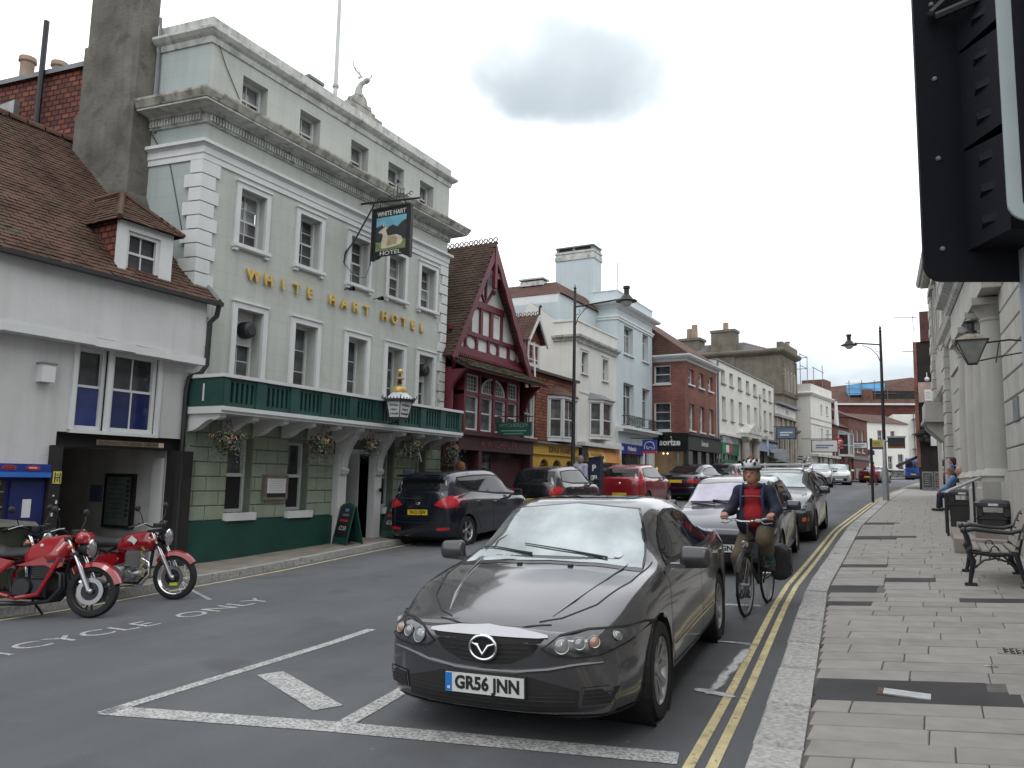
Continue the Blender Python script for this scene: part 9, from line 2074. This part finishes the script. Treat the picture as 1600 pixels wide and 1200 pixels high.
 # litter bins
 for x, y, lab in ((.46, 20.0, 'black litter bin by the step railing, farther of two'), (.84, 16.35, 'black litter bin right behind the bench')):
  t = thing('litter_bin', lab, 'bin', (x, y, gz(x, y) + KH), rad(-3), 'black litter bins'); m = MB(); a = .27
  def rr(a, z, c=.07): return [(-a + c, -a, z), (a - c, -a, z), (a, -a + c, z), (a, a - c, z), (a - c, a, z), (-a + c, a, z), (-a, a - c, z), (-a, -a + c, z)]
  def stack(L):
   q = MB(); n = 8
   for aa, z in L: q.v += rr(aa, z)
   for i in range(len(L) - 1): q.f += [(i * n + j, i * n + (j + 1) % n, (i + 1) * n + (j + 1) % n, (i + 1) * n + j) for j in range(n)]
   q.f += [tuple(range(n)), tuple(range((len(L) - 1) * n, len(L) * n))]; q.mi = [0] * len(q.f); return q
  bo = stack([(a - .03, 0), (a - .02, .48), (a, .49), (a, .515), (a - .02, .525), (a - .02, .55)]).build('bin_body', 'plastic', t); stack([(a - .01, .70), (a + .015, .71), (a + .015, .77), (a - .03, .82), (.1, .84)]).build('bin_lid', mat('bin_lid', (.03, .031, .034), .4, .15, 6), t)
  for sx in (-1, 1):
   for sy in (-1, 1): MB().box(sx * (a - .07) - .05, sx * (a - .07) + .05, sy * (a - .07) - .05, sy * (a - .07) + .05, .54, .71).build('lid_post', 'plastic', t)
  stack([(a - .06, .50), (a - .06, .60)]).build('liner', 'black', t); MB().box(-.07, .08, -a - .018, -a - .013, .725, .765).build('bin_label', 'white_sign', bo)
 # handrails of the steps
 r = thing('step_handrail', 'steel and black handrail climbing the civic building steps', 'railing', (0, 0, 0)); m = MB(); g = lambda x, y: gz(x, y) + KH
 for dy, dx in ((0, 0), (.55, -.02)):
  m.tube([(.13 + dx, 18.0 + dy, -.12), (.20 + dx, 18.0 + dy, -.06), (.75 + dx, 18.3 + dy, .20), (1.02 + dx, 18.4 + dy, .30)], .022, 8)
 m.build('rail', 'galv', r, True); p = MB()
 for x, y, z in ((.14, 18.0, -.10), (.12, 18.55, -.10), (.62, 18.25, .13), (.82, 18.8, .22)): p.tube([(x, y, gz(x, y) + .05), (x, y, z)], .022, 8)
 p.build('post', 'black', r, True)
 st = MB();
 # entrance steps out on the pavement
 for k in range(3):
  pass
 t = thing('entrance_steps', 'low stone steps with brown risers between the bench and the railings', 'steps', (0, 0, 0))
 z = gz(.5, 17) + KH; MB().bev(.20, 1.6, 15.2, 19.6, z - .3, z + .16, .015).build('lower_step', 'stone_step', t); MB().bev(.52, 1.6, 15.6, 19.4, z, z + .32, .015).build('upper_step', 'stone_step', t)
 # noticeboards
 for i, (x, lab, m) in enumerate(((-.70, 'dark framed poster board at the end of the pavement, left of the pair', 'stone_grey'), (-.17, 'dark framed poster board with reddish picture, right of the pair', 'red_sign'))):
  t = thing('poster_board', lab, 'sign', (x, 44.0 - .1 * i, gz(x, 44) + KH), group='poster boards on the far pavement'); MB().box(0, .5, -.04, .04, 0, .95).build('frame', 'lead', t); f = t.children[0]; MB().box(.06, .44, -.045, -.04, .16, .86).build('poster', mat('poster_' + m, (.06, .065, .07) if i == 0 else (.13, .06, .05), .6, .5, 9), f)
  for k in range(5): box('poster_mark', .12, .36 - .05 * (k % 2), -.047, -.045, .28 + .11 * k, .31 + .11 * k, 'text_grey', f)
 # traffic signals close by on the right
 t = thing('traffic_signal', 'back of a black traffic signal head with wide backing board, close by', 'traffic light', (-.01, 2.40, 0)); t.rotation_euler = (0, 0, rad(24))
 tb = mat('signal_black', (.006, .0065, .010), .6, .25, 3, .06, 60, .2)
 def board(x0, x1, z0, z1, c, y0, y1):
  P = [(x0, z1), (x0, z0 + c)] + [(x0 + c - c * math.cos(a), z0 + c - c * math.sin(a)) for a in [math.pi / 2 * k / 8 for k in range(1, 9)]] + [(x1 - c + c * math.sin(a), z0 + c - c * math.cos(a)) for a in [math.pi / 2 * k / 8 for k in range(0, 9)]] + [(x1, z1)]
  return MB().prism(P, y0, y1)
 bb = board(0, .54, .572, 1.9, .05, 0, .012).build('backing_board', tb, t)
 hx0, hx1 = .12, .36; hd = MB(); z = .66
 for k in range(4):
  za, zb = .66 + .295 * k, .66 + .295 * (k + 1) - .008
  hd.add([(hx0, 0, za), (hx1, 0, za), (hx1 - .03, -.16, za + .01), (hx0 + .03, -.16, za + .01), (hx0, 0, zb), (hx1, 0, zb), (hx1 - .03, -.16, zb - .01), (hx0 + .03, -.16, zb - .01)], [(3, 2, 1, 0), (4, 5, 6, 7), (0, 1, 5, 4), (1, 2, 6, 5), (2, 3, 7, 6), (3, 0, 4, 7)])
 h = hd.build('signal_housing', tb, t); rb = MB()
 for k in range(4):
  for j in range(3): z = .70 + .295 * k + .088 * j; rb.add([(hx0 + .012, -.05, z), (hx0 + .026, -.12, z + .01), (hx0 + .028, -.125, z + .04), (hx0 + .012, -.055, z + .045), (hx0 + .002, -.08, z + .012)], [(0, 1, 4), (1, 2, 4), (2, 3, 4), (3, 0, 4)])
 rb.build('moulded_ribs', tb, h)['kind'] = 'stuff'
 for z in (.665, .93, 1.17, 1.4): MB().lathe([(0, -.008), (.006, -.006), (.007, 0)], (.05, 0, z), 8, 'y').build('screw', 'lead', bb)
 MB().tube([(hx0 + .03, -.10, 1.36), (.05, -.03, 1.345), (.04, -.02, 1.36), (.08, -.03, 1.40), (hx0 + .04, -.1, 1.42)], .012, 6).build('cable_clip', 'plastic', h, True)
 for k in range(3): MB().lathe([(.10, 0), (.105, .17), (.098, .17), (.094, 0)], (.24, .012, .80 + .295 * k), 20, 'y', -.4, math.pi + .4).build('visor', tb, bb, True)
 po = thing('signal_pole', 'grey traffic signal pole at the right edge', 'pole', (.275, 2.52, gz(.3, 2.5) + KH)); MB().lathe([(.057, 0), (.057, 3.8), (0, 3.81)], n=20).build('pole', 'galv', po, True); MB().lathe([(.09, 0), (.09, .03), (.06, .05)], n=20).build('base_collar', 'galv', po, True)
 u = thing('bordered_traffic_signal', 'traffic signal with white bordered backing board beside the dark signal head', 'traffic light', (.178, 2.20, 0)); u.rotation_euler = (0, 0, rad(4))
 b2 = board(0, .48, .655, 1.9, .05, 0, .012).build('backing_board', mat('board_border_grey', (.36, .41, .42), .5, .12, 4), u); board(.032, .448, .69, 1.9, .015, -.004, .0).build('board_face', tb, b2)
 hd = MB();
 for k in range(4): za = .765 + .295 * k; hd.bev(.06, .42, -.16, 0, za, za + .285, .015)
 h2 = hd.build('signal_housing', tb, u)
 for k, m in enumerate(('signal_green', 'signal_amber', 'signal_red', 'signal_red')):
  c = (.24, -.16, .905 + .295 * k); MB().lathe([(0, -.012), (.06, -.01), (.10, 0)], c, 18, 'y').build('lens', mat(m, {'signal_green': (.01, .05, .04), 'signal_amber': (.12, .04, .01), 'signal_red': (.10, .008, .008)}[m], .15, .2, 9), h2, True)
  MB().lathe([(.105, 0), (.11, -.16), (.104, -.16), (.10, 0)], c, 20, 'y', .3, math.pi - .3 + .6).build('visor', tb, h2, True)
 return
def build_people():
 pedestrian('person in pale lilac shirt and dark shoulder bag standing by the black lamp post', -9.75, 22.2, 80, mat('shirt_lilac', (.33, .33, .43), .9, .15, 9), mat('trousers_khaki', (.20, .16, .10), .9, .2, 9), 'hair_grey', bag=((-.05, .24, 1.0), (.12, .13, .26), 'navy'))
 pedestrian('person in red top partly behind the parking machine', -9.75, 23.4, 60, mat('top_red', (.35, .02, .04), .9, .15, 9), mat('trousers_dark', (.02, .02, .024), .9, .2, 9), h=1.66)
 pedestrian('ginger haired person passing behind the dark people carrier', -11.05, 17.35, 90, mat('top_dark_red', (.10, .02, .02), .9, .15, 9), 'trousers_dark', mat('hair_ginger', (.22, .075, .03), .8, .2, 20), h=1.62)
 pedestrian('woman in pink top crossing the road behind the bus stop pole', -4.05, 60.9, 195, mat('top_pink', (.34, .03, .12), .9, .2, 5), mat('trousers_wine', (.14, .025, .05), .9, .2, 9), mat('hair_auburn', (.12, .05, .03), .8, .2, 20), 'walk', 1.68, dz=0, bag=((.12, -.22, 1.05), (.16, .12, .22), 'white_sign'))
 pedestrian('person in dark blue coat walking beside the pale supermini', -6.6, 66.0, 60, mat('coat_dark_blue', (.012, .018, .06), .9, .2, 9), MATS['trousers_dark'], 'hair_dark', 'walk', 1.70, dz=0)
 pedestrian('person in green top far up the left pavement', -8.2, 57.5, 250, mat('top_dull_green', (.04, .08, .04), .9, .2, 9), MATS['trousers_dark'], 'hair_dark', 'stand', 1.65)
 den = mat('denim_dark', (.018, .024, .045), .9, .2, 9)
 pedestrian('person in bright blue top standing on the civic building steps', .42, 27.0, 175, mat('top_blue', (.015, .06, .34), .9, .2, 9), den, mat('hair_dark_red', (.05, .015, .018), .7, .2, 20), 'stand', 1.62, dz=KH - .10)
 pedestrian('person in pale blue shirt and dark jeans sitting on the civic building steps, leaning forward', .42, 25.6, 178, mat('shirt_pale_blue', (.14, .26, .44), .9, .2, 9), den, mat('hair_light_brown', (.20, .12, .07), .7, .2, 20), 'sit', 1.62, dz=KH)
 pedestrian('fair haired person in black sitting on the steps beside the handrail', .62, 24.6, 170, mat('top_black', (.012, .012, .014), .9, .2, 9), MATS['trousers_dark'], mat('hair_fair', (.42, .30, .16), .7, .2, 20), 'sit', 1.55, dz=KH + .08)

# ------------------------------------------------------------------ build
build_ground(); build_markings()
build_hotel(); build_old(); build_gable(); build_tilehung(); build_cream(); build_blue(); build_sorize(); build_white_long(); build_arcade(); build_dark_stone(); build_far()
build_hall(); build_right_far()
build_mazda(); build_cars(); build_motorcycles(); build_cyclist(); build_signs(); build_furniture(); build_people()
